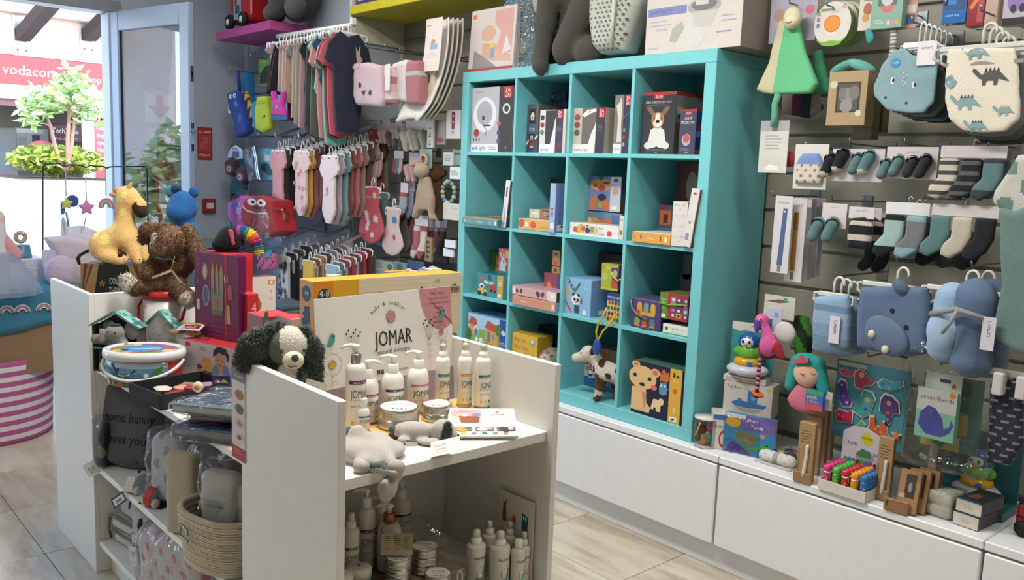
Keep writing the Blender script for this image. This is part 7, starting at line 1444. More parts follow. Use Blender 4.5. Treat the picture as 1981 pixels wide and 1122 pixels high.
tops=[('navy romper with a kangaroo patch',ROMP,.30,.56,'2c3044'),('coral romper',ROMP,.29,.58,'c0606c'),('crimson romper',ROMP,.29,.585,'8c2c4c'),('mint two piece set',ROMP,.27,.63,'7ac0a8'),('denim blue top',BODY,.28,.3,'3c4c74'),('pink dotted romper',ROMP,.28,.60,'c88a90'),('mint spotted top',BODY,.26,.36,'8cc8b4'),('grey green trousers',PANT,.2,.56,'55605c'),('black trousers',PANT,.2,.56,'202226'),('dark grey trousers',PANT,.19,.5,'44484c'),('black top',BODY,.2,.36,'2a2a30'),('dusty pink trousers',PANT,.2,.52,'a88c90'),('beige trousers',PANT,.2,.5,'9c9488'),('sand trousers',PANT,.2,.46,'a49c90'),('grey top',BODY,.2,.3,'8c8894'),('peach trousers',PANT,.2,.36,'b49488'),('cream trousers',PANT,.2,.32,'b4a49c'),('blush trousers',PANT,.2,.3,'b49c98'),('charcoal dress',DRESS,.26,.28,'2a2830'),('red trimmed black dress',DRESS,.26,.30,'3a2028'),('pale top',BODY,.2,.2,'c4b0b8')]
xx=[-.01,.035,.06,.085,.105,.13,.155,.19,.215,.245,.27,.30,.335,.365,.40,.43,.46,.49,.53,.56,.60]
for i,(nm,po_,w_,h_,c)in enumerate(tops):
 def art(q):q.poly([(.64,.76),(.62,.88),(.67,.83),(.72,.9),(.72,.8),(.78,.76),(.72,.72),(.66,.72)],'c8b09c');q.line([(.36,.97),(.5,.92),(.64,.97)],.003,'55586c')
 garment('%s, %s from the right end of the top rail'%(nm,ORD[i]if i<20 else 'last')if i else 'navy romper with kangaroo patch at the near end of the top rail',(rb_.x-.03-xx[i]*RL*1.5,RY,RZ_+.012),PI/2+mixw(i,7)*14,po_,w_,h_,c,'clothes on the top rail',art=art if i==0 else None,tg=i in(2,6,9,12,13,15,17),name='hanging_garment')
def hc(u0,v0,u1,v1,y,name,label,cat,col,art=None,d=.004,kind='card',side=None,rz=0,part='card',peg_=True):
 vm=(v0+v1)/2;a=at(u0,vm,y=y);b=at(u1,vm,y=y);zt=at(u0,v0,y=y).z;zb=at(u0,v1,y=y).z;w_=b.x-a.x;h_=zt-zb
 t=thing(name,label,cat,(a.x,y,zb),rz)
 G().box(0,0,0,w_,d,h_,col,.001,faces=[side or col]*2+[col]+[side or col]*3).build(part,kind,t)
 if art:q=D(o=(0,0,0),w=w_,h=h_);art(q);q.build(t)
 return t
def hs_(u,v,y,poly,d,name,label,cat,col,rd=.02,vox=.007,art=None,amp=.0015,kind='fabric',colfn=None,part='body',rz=0,k=None):
 """soft outline given in photo pixels relative to (u, v), on the plane y"""
 o=at(u,v,y=y);P=[]
 for a,b in poly:p=at(u+a,v+b,y=y);P.append((p.x-o.x,p.z-o.z))
 ar=sum(P[i-1][0]*P[i][1]-P[i][0]*P[i-1][1]for i in range(len(P)))
 if ar<0:P=P[::-1]
 t=thing(name,label,cat,o,rz);g=soft([('p',P,d,min(rd,d*.49),col,-d/2)],vox,0,amp=amp,colfn=colfn);g.build(part,kind,t)
 if art:
  xs=[p[0]for p in P];zs=[p[1]for p in P];f0=heightfn(g);w_=max(xs)-min(xs);h_=max(zs)-min(zs)
  q=D(lambda x,y_,l:f0(x+min(xs),y_+min(zs),l),w=w_,h=h_);art(q);q.build(t)
 return t
def pegs(lst,y0,lab):
 for i,(u,v,y1)in enumerate(lst):
  p=at(u,v,y=y1);peg((p.x,y0,p.z),p,'peg_hook','%s wire hook on the %s'%(ORD[i],lab),'hooks on the '+lab)
pegs([(446,136,-.3),(486,110,-.25),(470,180,-.28),(500,262,-.25)],.045,'far corner wall')
Y1=-.2
def f(q):q.ell(.25,.86,.08,.05,'e4e4ec');q.ell(.45,.87,.08,.05,'e4e4ec');q.ell(.28,.86,.03,.025,'111');q.ell(.47,.87,.03,.025,'111');q.poly(blob(.5,.7,.06,2),'5a8ad0');q.poly(blob(.7,.4,.1,3),'3a6ab8')
hs_(467,218,Y1,[(-22,-38),(-8,-44),(2,-38),(8,-10),(17,20),(18,38),(8,45),(2,48),(-6,48),(-8,20),(-18,-5)],.06,'dinosaur_bag','navy blue dinosaur backpack hanging at the far corner','bag','26408c',art=f)
g=G();t=bpy.data.objects['dinosaur_bag'];o_=t.location
for i in range(4):p=at(473+5*i,186+17*i,y=Y1)-o_;g.prism([(p.x,p.z-.028),(p.x+.045,p.z-.008),(p.x+.005,p.z+.03)],.02,'d89a3c')
g.build('spike','fabric',t);p=at(445,210,y=Y1-.03)-o_;G().box(p.x-.03,p.y,p.z-.03,p.x+.02,p.y+.002,p.z+.035,'d0d0d8').build('price_tag','paper',t);G().tube([at(463,176,y=Y1)-o_,at(461,136,y=Y1)-o_],.012,'26408c',6).build('strap','fabric',t)
hs_(478,190,Y1+.08,[(-12,-30),(-4,-40),(2,-55),(6,-55),(8,-30),(12,20),(8,55),(-4,55),(-8,10)],.06,'dinosaur_bag','bright blue bag hanging behind the navy dinosaur backpack','bag','1f6a9c')
hc(500,114,526,168,-.1,'green_card','green carded black item below the pink shelf','card','5f8a3c',lambda q:(q.poly([(.1,.1),(.1,.4),(.5,.7),(.95,.75),(.95,.1)],'2a2c30'),q.lines(.1,.9,.5,2,.06,'b4d090',.02)))
hs_(512,222,-.22,[(-14,0),(-10,-35),(10,-36),(14,0),(14,28),(0,36),(-12,28)],.05,'toy_pouch','lime and yellow duck pouch beside the pink harness box','pouch','b8d03c',art=lambda q:(q.rect(.2,.8,.6,.15,'c9a42c'),q.ell(.3,.35,.25,.15,'d8c83c'),q.ell(.75,.45,.06,.04,'222')))
hs_(495,225,-.2,[(-8,-22),(0,-30),(6,-10),(8,25),(0,30),(-4,0)],.04,'toy_pouch','teal pouch between dinosaur bag and duck pouch','pouch','3f8aac')
t=hc(525,150,556,232,-.24,'harness_box','pale blue box with magenta child harness','box','8ab4d8',lambda q:(q.rect(0,0,1,.12,'2c7ac0'),q.rect(.1,.84,.3,.08,'5a8ac0'),q.rect(.05,.7,.14,.1,'d8863c'),q.text('safety harness',.35,.72,.06,'5a7aa8','l',.55)),.10,side='6a2c5c')
hs_(540,205,-.31,[(-14,-28),(-8,-30),(-4,-12),(4,-12),(8,-30),(13,-28),(10,0),(15,20),(-15,20),(-10,0)],.03,'child_harness','magenta child harness on the front of its pale blue box','harness','b83a9c',art=lambda q:q.poly([(.4,.3),(.5,.45),(.6,.3)],'7ac04a'))
hs_(456,305,-.2,[(-18,0),(-10,-18),(0,-25),(10,-18),(20,0),(0,6)],.01,'shoe_card','white hanger card with dark baby shoes','card','d8d8e0',rd=.004,kind='card',art=lambda q:(q.rect(.35,.2,.35,.4,'5a6a9c'),q.rect(.35,.7,.3,.1,'9a90b8')))
for i,(u,v)in enumerate(((449,322),(470,338))):hs_(u,v,-.22,[(-10,-8),(0,-18),(10,-12),(12,10),(4,20),(-6,16)],.05,'baby_shoe','%s black and pink baby shoe under the white hanger card'%('left' if i==0 else 'right'),'shoe','3a2c34',art=lambda q:(q.ell(.5,.4,.3,.25,'8c3454'),q.ell(.5,.4,.18,.15,'c9a0b0'),q.ell(.5,.4,.08,.07,'4a6a54')))
for i,(u0,v0,u1,v1,lb,c,y)in enumerate(((421,288,456,372,'sea blue boxed toy at the far corner','4a90a8',-.05),(423,374,458,430,'photo printed bath toy box below the sea blue box','6a5a54',-.05),(423,428,458,452,'light blue box at the bottom of the corner column','4a90b4',-.05))):
 hc(u0,v0,u1,v1,y,'toy_box',lb,'box',c,(lambda q:(q.poly(blob(.5,.45,.3,4),'7ab4c4'),q.ell(.6,.3,.15,.12,'c9b48c'),q.rect(.1,.85,.8,.12,'2f7a94')),lambda q:(q.poly(blob(.5,.4,.4,2,ry=.2),'8c4038'),q.ell(.5,.7,.12,.14,'c4a08c'),q.rect(0,0,1,.45,'2f5a70'),q.rect(.3,.1,.4,.15,'d4d4d4')),None)[i],.08)
t=hs_(490,318,-.22,[(-20,-30),(4,-36),(14,30),(-6,36)],.03,'foil_bag','shiny silver foil bag of sweets coloured toys','bag','aab4c4',art=lambda q:(q.rect(.35,.1,.12,.8,'c89a6c'),q.rect(.6,.2,.1,.6,'7a90c0')),kind='metal',amp=.004)
hc(496,287,532,347,-.18,'bath_book','light blue bath book in a clear bag','book','6aa4c4',lambda q:(q.ell(.3,.75,.25,.18,'8ab8cc'),q.ell(.5,.4,.25,.15,'2f4a5c'),q.ell(.7,.25,.2,.1,'3a5a6a'),q.rect(.45,.6,.3,.2,'c4d0d8')),.02)
t=hs_(475,410,-.24,[(-20,-18),(5,-32),(20,-28),(22,10),(10,36),(-10,26),(-20,6)],.12,'float_bag','film bag with pink swim float','bag','d05aa8',art=lambda q:(q.poly(blob(.35,.7,.15,2),'4a6ac0'),q.rect(.1,.2,.8,.25,'55586a')))
soft([('e',(0,0,0),(.13,.08,.16),'f0f2f4')],.014,0,amp=.006,fr=40).build('film','clear',t)
def f(q):q.ell(.33,.82,.12,.09,'e8e4e4');q.ell(.58,.82,.12,.09,'e8e4e4');q.ell(.36,.82,.05,.04,'111');q.ell(.56,.82,.05,.04,'111');q.line([(.08,.68),(.2,.58),(.45,.54),(.7,.58),(.9,.7)],.02,'d8c8a8');q.ell(.45,.68,.08,.05,'3a1a1c')
t=hs_(520,418,-.26,[(-36,-10),(-28,-34),(0,-40),(28,-30),(32,0),(40,30),(20,40),(-10,28),(-34,12)],.14,'face_float_bag','red smiling swim float in a clear film bag','bag','a42c34',art=f);soft([('e',(.03,0,-.05),(.22,.09,.19),'f0f2f4')],.016,0,amp=.006,fr=40).build('film','clear',t)
hs_(517,505,-.3,[(-17,-14),(0,-18),(17,-14),(18,14),(0,20),(-17,16)],.03,'swimsuit','pink leopard print swimsuit with teal tag','clothing','c8608c',colfn=lambda x,y,z:'3a2430' if math.sin(x*110)*math.sin(z*100+x*40)>.5 else None,art=lambda q:q.poly([(.35,.75),(.5,1.15),(.8,1.15),(.85,.75)],'3a8aa8'))
for i in range(7):
 c=['6a94ac','8aa8b8','5c5458','7c8a90','8c6a5c','6a7c5c','4a5c70'][i]
 o=tag(soft([('b',(0,0,0),(.14,.10,.013),.012,c)],.009,0,amp=.002,seed=i).build('folded_cloth','fabric'),'%s folded cloth from the top of the stack under the trousers'%ORD[6-i],'cloth','stack of folded cloths');pz_=at(545,640,y=-.35);o.location=(pz_.x,-.32,pz_.z+.001+.026*i)
pz_=at(545,640,y=-.35);t=thing('wall_bench','low white bench under the clothes arms','bench',(-1.5,-.45,0));G().box(-.9,0,pz_.z-.06,1.2,.48,pz_.z-.013,'c4c8d0',.003).build('bench_top','paint',t);G().box(-.85,.05,0,1.15,.46,pz_.z-.06,'b4b8c0').build('base','paint',t)
hc(509,577,532,585,-.35,'size_label','white size label strip between the lower trousers','label','d8d8dc',lambda q:[q.rect(.1+.25*i,.25,.12,.5,'55565c')for i in range(3)])
pegs([(709,92,-.2),(745,92,-.17),(775,100,-.13),(822,108,.08),(713,232,.05),(780,228,.05),(712,288,.05),(752,288,.05),(709,352,.0),(748,388,.02),(727,500,.02),(858,390,.1),(850,463,.1)],.402,'wall left of the teal shelf')
W2=.02
def f(q):q.ell(.28,.5,.05,.06,'33343a');q.ell(.62,.32,.05,.06,'33343a');q.poly([(.33,.35),(.47,.38),(.42,.25)],'3a3034');q.line([(.3,.2),(.36,.14),(.41,.24),(.46,.16),(.5,.2)],.005,'33343a');q.ell(.12,.93,.14,.08,'c0909c')
hs_(715,165,-.2,[(-26,-42),(0,-44),(27,-38),(30,30),(26,42),(-22,38),(-28,20)],.04,'bear_towel','pale pink hooded towel with a bear face','towel','c8b0ba',art=f,rd=.018)
t=hs_(753,165,-.17,[(-14,-38),(14,-36),(14,36),(-14,38)],.06,'washcloth_pack','stack of ruffled pink washcloths with white label','towel','c09498',colfn=lambda x,y,z:('d0b0b0','a87c80','d8c4c4')[int((z+1)*28)%3]);p=at(752,152,y=-.205)-t.location;G().box(p.x-.02,p.y-.01,p.z-.06,p.x+.025,p.y-.008,p.z+.07,'d8d6da').build('label_band','paper',t)
hs_(783,162,-.13,[(-16,-38),(8,-46),(14,-40),(10,36),(-14,34)],.07,'towel_set','white rolled towel of a ribboned set','towel','d4ccd0');hs_(807,162,-.12,[(-16,-42),(12,-44),(16,0),(14,40),(-10,42)],.08,'towel_set','rose rolled towel of a ribboned set','towel','a87078',colfn=lambda x,y,z:'b0b0b4' if abs(z-.045)<.012 else None)
hc(808,132,838,201,-.1,'spoon_box','cream card box with white spoons in a heart window','box','c9bfa8',lambda q:(q.heart(.5,.6,.6,'55504c'),q.ell(.4,.62,.12,.1,'e0e0e0'),q.ell(.55,.4,.1,.12,'e0e0e0')),.05)
for i in range(4):
 o_=at(860+9*i,130,y=-.05+.03*i);t=thing('bath_insert','%s white moulded bath seat of the stack beside the teal shelf'%ORD[i],'bath seat',o_,0,'white bath seats')
 vs=[];fs=[];n_,m_=16,8
 for a in range(n_+1):
  s_=a/n_;zz_=.23-.50*s_;off=-.25*s_**2.2;hw=.075+.045*s_-.03*max(0,s_-.85)/.15
  for b in range(m_+1):x=(b/m_*2-1)*hw;vs.append((x-.02+off*.55,off*.35+.03*(x/hw)**2*-1,zz_+.02*(1-(x/hw)**2)*(s_>.9)))
 for a in range(n_):
  for b in range(m_):fs.append((a*(m_+1)+b,(a+1)*(m_+1)+b,(a+1)*(m_+1)+b+1,a*(m_+1)+b+1))
 g=G();g.add(vs,fs,('dedcd6','cfccc4','c6c2b8','bfbab0')[i],True);o=g.build('shell','plastic',t);m2=o.modifiers.new('t','SOLIDIFY');m2 .thickness=.008
 if i==0:q=D(lambda x,y,l:V((x-.095,-.052-l-.06*max(0,.55-y)**1.5,-.05+y*.5)),w=.15,h=1);q._p([(x,y)for y in np.linspace(.05,.56,8)for x in(.05,.95)],[(2*k,2*k+1,2*k+3,2*k+2)for k in range(7)],'dcd0cc');q.rect(.08,.49,.25,.05,'d88858');q.ell(.5,.33,.12,.03,'b89888');q.rect(.35,.26,.4,.05,'8ab0cc');q.lines(.2,.22,.6,3,.02,'b4a8a4',.004);q.build(t,'instruction_card','paper')
def bootie(u,v,y,c,s=1,name='bootee_pair',label='',card=None,n=2,art=None):
 o=at(u,v,y=y);t=thing(name,label,'bootees',o);k_=s/ppm(o)
 if card:G().box(-16*k_,.02,4*k_,16*k_,.022,30*k_,card,.001).build('card','card',t)
 for i in range(n):
  x=(i-(n-1)/2)*13*k_*1.4;G().tube([(x,.01,2*k_),(x,-.012,-2*k_)],[7.5*k_,8*k_],c,10).build('cuff','knit',t);soft([('c',(x,-.005,-2*k_),(x+5*k_,.0,-14*k_),8*k_,7*k_,c),('c',(x+5*k_,0,-14*k_),(x+9*k_,-.01,-22*k_),7*k_,6*k_,c)],.006,.01).build('bootee','knit',t)
for u,v,c,s,cd,lb in((722,256,'b8505c',.8,'c8b8c4','coral bootees on a pale card'),(741,256,'cdb0b0',.8,'c4b4c0','blush bootees on a pale card'),(757,262,'7a6c74',.8,None,'grey bootees behind the blush pair'),(765,250,'d4d2c8',.7,'d0ccd4','small ivory bootees on a card'),(790,258,'d6d4c6',1.25,'d8d4da','large ivory knitted bootees'),(812,260,'c4c0b2',1.15,'d0ccd2','second ivory knitted bootees to the right'),(794,325,'c8a0a8',1.0,'d0c4cc','pink knitted bootees left of the teether ring')):bootie(u,v,.04,c,s,label=lb,card=cd)
def socks(u,v,y,cols,lb,s=1,card='d4ced6',wd=11,group=None,deep=0):
 o=at(u,v,y=y);t=thing('sock_set',lb,'socks',o,0,group);k_=s/ppm(o);n=len(cols);lf=1.5 if wd<16 else 1.0;W_=wd*n*1.35*k_
 G().box(-W_/2,.0,-4*k_,W_/2,.003,12*k_,card,.001).build('card','card',t);G().tube([(0,.001,12*k_),(0,.001,17*k_),(3*k_,.001,20*k_),(6*k_,.001,17*k_)],.0018,'d0d0d4',5).build('hook','plastic',t)
 for i,c in enumerate(cols):
  x=(i-(n-1)/2)*wd*1.35*k_;h=wd*.62*k_;L=wd*lf*k_
  po_=[(x-h,-4*k_),(x+h,-4*k_),(x+h*.95,-4*k_-L*1.3),(x+h*.3,-4*k_-L*2.2),(x-h*1.0,-4*k_-L*2.75),(x-h*2.0,-4*k_-L*2.5),(x-h*1.9,-4*k_-L*1.9),(x-h*1.05,-4*k_-L*1.3)]
  c0=c if isinstance(c,str)else c[0]
  soft([('p',po_[::-1],.016,.0075,c0,-.012)],.006,0,colfn=None if isinstance(c,str)else(lambda x_,y_,z_,c=c,k=k_,L=L:c[1]if(c[2]=='s' and math.sin(z_/k/2.1)>.55)or(c[2]=='t' and(z_<-4*k-L*2.0 or z_>-4*k-L*.35))else None)).build('sock','knit',t)
 return t
socks(731,305,.04,['b44a54','c8c0c4','cca0a4'],'coral white and pink socks on a card, left',.95,wd=9);socks(771,303,.04,['b44a54','6a90a0','d0b0bc'],'coral blue and pink socks on a card, middle',.95,wd=8)
socks(815,432,.02,[('a8606c','d4c0c0','t'),('d4c8c0','a05060','t')],'dusty pink and cream socks below the bibs',1.25,wd=13)
for i in range(3):socks(835+12*i,436,.08+.06*i,[('8c5460','b4a4a4','t')],'%s dusky sock pair behind the pink and cream socks'%ORD[i],1.1,wd=12)
socks(782,368,.03,[('9aa8b0','b04a54','t')],'grey patterned socks with coral cuff above the bibs',1.2,wd=16);socks(797,366,.06,['8a94b0'],'blue grey socks half behind the comforter',1.1,wd=12)
BIB=[(-14,-46),(-12,-50),(14,-50),(16,-44),(14,-10),(22,20),(24,38),(14,54),(0,60),(-14,54),(-24,36),(-22,14),(-14,-10)]
def bib(u,v,y,c,lb,s=1,art=None,colfn=None,hang_=True):
 t=hs_(u,v,y,[(a*s,b*s)for a,b in BIB],.012,'bib',lb,'bib',c,rd=.005,vox=.006,art=art,colfn=colfn)
 h=SKEL['h'];o=bpy.data.objects.new('hanger',h);COL.objects.link(o);o.parent=t;p=at(u,v-50*s,y=y)-t.location;o.location=p;o.scale=(.9*s,1,1);return t
for i,(u,v,y,c,lb)in enumerate(((719,412,-.03,'bc5260','coral bib with white blossoms on a hanger'),(760,445,.0,'d4bcbc','pale pink bib set below the coral bib'),(775,442,.06,'54585c','dark grey bib behind the pale pink bib'),(788,440,.10,'9c6468','dusky rose bib behind the dark grey bib'),(737,420,.05,'6a8488','grey blue burp cloth behind the coral bib'))):
 bib(u,v,y,c,lb,(1,.85,.85,.85,.95)[i],art=(lambda q:([q.star(.25+.5*random.Random(k).random(),.08+.8*random.Random(k+9).random(),.1,'dcd0d0',6,.5)for k in range(9)],q.rect(.1,.80,.8,.05,'9c98a0')))if i==0 else(lambda q:(q.ell(.6,.75,.12,.07,'3a7ab8'),q.poly(blob(.6,.4,.06,2),'b84a50')))if i==1 else None)
t=hs_(822,372,-.02,[(-8,-30),(8,-30),(18,10),(16,40),(20,52),(12,54),(8,36),(-8,36),(-16,52),(-22,48),(-16,20)],.04,'bunny_comforter','cream bunny comforter cloth hanging beside the teal shelf','soft toy','a89680',rd=.018,amp=.003)
p=at(819,330,y=-.02)-t.location;soft([('e',(p.x,-.01,p.z),(.045,.04,.04),'b0a08a'),('c',(p.x-.04,-.01,p.z+.035),(p.x-.07,-.02,p.z+.03),.016,.012,'a8967e')],.006,.01).build('head','plush',t)
t=hs_(845,375,.06,[(-8,-30),(8,-30),(18,10),(14,50),(6,54),(2,40),(-8,40),(-14,52),(-18,20)],.04,'bear_comforter','brown bear comforter hanging behind the cream bunny','soft toy','4f3824',rd=.018);p=at(848,335,y=.06)-t.location;soft([('e',(p.x,-.01,p.z),(.045,.04,.045),'573e28'),('e',(p.x+.045,0,p.z),(.02,.02,.02),'573e28')],.006,.01).build('head','plush',t)
t=hc(811,288,835,325,.0,'teether_card','teal card with a peach bead teether ring','card','8fa8a4');p=at(820,310,y=-.01)-t.location
g=G();[g.ell((p.x+.028*math.cos(a),-.012,p.z+.028*math.sin(a)),.0095,'d0a898',n=8,m=6)for a in np.linspace(0,2*PI,14)[:-1]];g.build('bead_ring','wood',t)
for i,(u0,v0,u1,v1,c,lb,f)in enumerate(((826,229,838,286,'d0d0d0','white card with green bead clip',lambda q:[q.ell(.5,.12+.09*j,.2,.035,('4a8a54','c8a86c','d8d8d0')[j%3])for j in range(7)]),(863,214,890,269,'d4ccd4','white card with maroon dummy clip',lambda q:(q.rect(.4,.35,.22,.6,'7c2f4c'),q.star(.51,.8,.07,'e0c8d0'),q.star(.51,.6,.07,'e0c8d0'),q.ell(.5,.25,.12,.08,'b0b0b4'))),(857,288,876,320,'c8d0d0','small white and green box on a hook',lambda q:(q.rect(0,.8,1,.2,'3a4a48'),q.lines(.15,.6,.7,4,.1,'7a8a88',.04))),(877,290,892,320,'7a9890','small sage box by the shelf edge',lambda q:q.rect(.1,.7,.8,.12,'3a4a48')),(870,322,890,346,'d4dce0','white hang card above the bead ring',lambda q:q.lines(.15,.6,.7,3,.15,'8a9498',.05)),(857,392,890,424,'cfc8bc','cream card box with red string',lambda q:(q.line([(0,.5),(.5,.45),(.8,.3),(1,.5)],.004,'b04a44'),q.text('Puddle',.5,.65,.15,'8a8478','l',.4))),(860,463,880,478,'e0e4ec','upper shiny white card on the low hook',None),(857,480,877,495,'e0e4ec','lower shiny white card on the low hook',None),(822,458,835,505,'8a7444','gold wrapped narrow pack on a hook',lambda q:[q.poly([(.2,.1+.2*j),(.8,.2+.2*j),(.2,.28+.2*j)],'3a3020')for j in range(4)]),(836,460,866,505,'2c261c','dark bronze pack beside the gold wrapped one',None),(842,232,862,280,'8a8480','grey card behind the bead clip',lambda q:q.poly(blob(.5,.2,.3,2,ry=.1),'a03a3c')),(726,501,760,535,'c4d0d0','white and mint hang card above the orange brick box',lambda q:(q.rect(0,0,1,.42,'8ab8b0'),q.text('Cheeky',.06,.72,.12,'3a4a50','l',.45),q.text('Chompers',.06,.56,.12,'3a4a50','l',.55),q.ell(.82,.7,.14,.18,'5a8a80'))),(761,505,786,530,'7c8c88','second mint card behind the first',lambda q:q.ell(.5,.6,.25,.3,'4a6a64')),(788,502,820,518,'24486c','flat blue card above the bandana bibs',None),(820,500,888,540,'2a2e38','dark carded goods behind the bandana bibs',None))):hc(u0,v0,u1,v1,.0+.01*(i%4)+(.12 if i in(9,14)else 0),'hang_card',lb,'card',c,f,.012)
g=G();p=at(868,372,y=.03);t=thing('bead_teether','blue and cream bead teether ring hanging by the shelf','teether',p)
[g.ell((.05*math.cos(a),0,.055*math.sin(a)),.013,('6a94b4','c8b88c','8ab0c0')[j%3],n=8,m=6)for j,a in enumerate(np.linspace(0,2*PI,15)[:-1])];g.build('bead_ring','wood',t)
for i,(u,v,c)in enumerate(((790,535,'d0d0dc'),(820,532,'c8bcc4'),(836,530,'d4d0d0'))):hs_(u,v,-.05+.03*i,[(-24,14),(-18,-6),(0,-17),(18,-10),(24,14)],.02,'bandana_bib','%s white bandana bib just above the orange brick box'%('left','middle','right')[i],'bib',c,rd=.008,art=lambda q:q.line([(.2,.75),(.5,.85),(.8,.72)],.008,'3a3c48'))
# high shelves and the top of the teal shelf
t=thing('pink_shelf','pink floating shelf above the far corner','shelf',(-2.35,-.25,2.262));G().box(0,0,0,.78,.30,.055,'b84a94',.003).build('board','paint',t)
t=thing('yellow_shelf','yellow floating shelf above the bath inserts','shelf',(-1.10,.02,2.335));G().box(0,0,0,1.25,.38,.05,'d8cc1c',.003).build('board','paint',t)
carton('shelf_box','white and purple box on the left end of the yellow shelf','box',(-1.08,.06,2.3855),.35,.2,.1,'c8c8d4',art=lambda q:q.rect(0,0,1,.3,'4a3a7c'))
fx=at(433,62,y=-.24);t=thing('toy_fire_truck','red ride on toy fire truck on the pink shelf','toy',(fx.x,-.22,2.3175))
soft([('b',(.15,.1,.17),(.15,.09,.13),.04,'a8242c')],.012,0).build('body','gloss',t)
for x in(.05,.25):G().lathe([(0,-.015),(.045,-.015),(.05,0),(.045,.015),(0,.015)],'1c1c20',18,M=Mx.Translation((x,.0,.051))@Mx.Rotation(PI/2,4,'X')).build('wheel','rubber',t);G().lathe([(.022,.0),(.02,.004),(0,.005)],'d8d8d8',14,M=Mx.Translation((x,-.0165,.051))@Mx.Rotation(PI/2,4,'X')).build('hub','plastic',t)
q=D(o=(.09,.0085,.06),w=.11,h=.2);q.rect(0,0,1,1,'8aa8c8');q.ell(.3,.55,.15,.12,'5a4438');q.ell(.65,.6,.15,.12,'c09078');q.rect(.2,.2,.6,.25,'44506c');q.build(t,'picture_card','card')
EGY='44484a';ex_=at(560,50,y=-.14);t=thing('elephant_plush','large dark grey elephant plush sitting on the pink shelf','soft toy',(ex_.x,-.11,2.318))
soft([('e',(0,.03,.2),(.16,.12,.2),EGY),('e',(-.16,-.05,.06),(.055,.07,.06),'575c5d'),('e',(.13,-.06,.065),(.08,.06,.065),'505556'),('c',(-.05,-.07,.3),(-.03,-.10,.06),.055,.05,EGY),('c',(-.12,-.04,.25),(-.16,-.03,.1),.05,.045,EGY)],.013,.03).build('body','plush',t)
TT=BZ+US
def topk(u,v,y):return at(u,v,y=y)
def tc(u0,u1,vt,y,d,name,label,col,art,kind='card',rot=None,cat='box',side=None):
 a=at(u0,100,y=y);b=at(u1,100,y=y);h=at(u0,vt,y=y).z-TT;return carton(name,label,cat,(a.x,y,TT+.001),b.x-a.x,d,h,col,side,art=art,kind=kind,rot=rot)
def f(q):q.rect(0,0,1,.05,'b0443c');q.rect(.04,.86,.09,.07,'d8764c');q.poly([(.55,.95),(.95,.95),(.95,.25),(.6,.3),(.7,.6),(.55,.75)],'d0a098');q.ell(.42,.6,.16,.13,'d0a890');q.poly([(.3,.45),(.3,.2),(.6,.15),(.62,.42)],'cfa48c');q.poly([(.5,.32),(.6,.36),(.95,.22),(.95,.12),(.6,.16)],'d4a894');q.poly([(.1,.05),(.12,.35),(.5,.14),(.65,.05)],'8c8c90');q.rect(.5,.2,.08,.18,'7aa0c4');q.ell(.52,.4,.05,.05,'d8c44a');q.poly([(.75,.25),(.82,.55),(.95,.3)],'d8d0d0')
tc(906,992,22,.02,.06,'bath_support_box','pale box with mother and baby bath photo on the teal shelf','d0c4c4',f,rot=(-.06,0,0))
t=tc(975,1042,-30,.06,.2,'plastic_case','clear plastic zip case with blue and grey contents on the teal shelf','5c7a88',lambda q:(q.poly(circ(.5,.45,.38,.42,20),'6c7478'),q.poly(circ(.52,.45,.3,.36,20),'58646a'),q.ell(.45,.25,.2,.08,'8a8a78'),q.rect(.92,0,.08,1,'2f5a94')),'gloss')
soft([('b',(.10,.1,.2),(.12,.12,.22),.03,'eef4f6')],.018,0,amp=.004).build('film','clear',t)
ep=at(1090,115,y=.03);t=thing('elephant_plush','dark grey corduroy elephant plush with trunk over the teal shelf edge','soft toy',(ep.x,.05,TT+.001));EC='4b4a45';k_=1/ppm(ep)
def e_(u,v,y=0):return((u-1090)*k_*1.33,y,(112-v)*k_)
gE=soft([('e',e_(1100,0,.1),(.16,.12,.24),EC),('e',e_(1088,-45,.03),(.13,.10,.13),EC),('c',e_(1062,-40,-.03),e_(1062,40,-.06),.055,.045,EC),('c',e_(1062,40,-.06),e_(1064,118,-.085),.045,.032,EC),('c',e_(1064,118,-.085),e_(1066,132,-.085),.032,.014,EC),('c',e_(1120,20,.0),e_(1098,85,-.04),.07,.055,EC),('e',e_(1098,95,-.02),(.055,.06,.06),EC),('e',e_(1136,92,-.0),(.075,.07,.065),EC),('c',e_(1050,60,.05),e_(1030,95,.02),.045,.05,EC),('e',e_(1036,92,.0),(.035,.04,.06),'55534e')],.011,.02,amp=.0015,fr=140);gE.build('body','plush',t)
for s_ in(0,1):soft([('e',e_(1032 if s_==0 else 1150,-22,.0),(.06,.03,.1),EC),('e',e_(1034 if s_==0 else 1150,-20,-.02),(.04,.02,.07),'a8a4a0')],.01,0).build('ear','plush',t)
t=hs_(1200,50,.06,[(-44,-90),(-46,0),(-40,40),(-28,56),(20,53),(30,20),(50,-40),(50,-90)],.16,'dotted_pillow','white baby pillow with grey dots in film on the teal shelf','pillow','b8bcb4',rd=.06,art=lambda q:[q.ell(.14+.09*i+.045*(j%2),.04+.058*j,.02,.0125,'55605c',10)for i in range(9)for j in range(16)if.14+.09*i+.045*(j%2)<.92-(.3*max(0,.5-.058*j))],vox=.008);G().tube([(.03,-.085,-.1),(.05,-.1,.05),(.04,-.085,.25)],.008,'d0d0c8',6).build('piping','fabric',t)
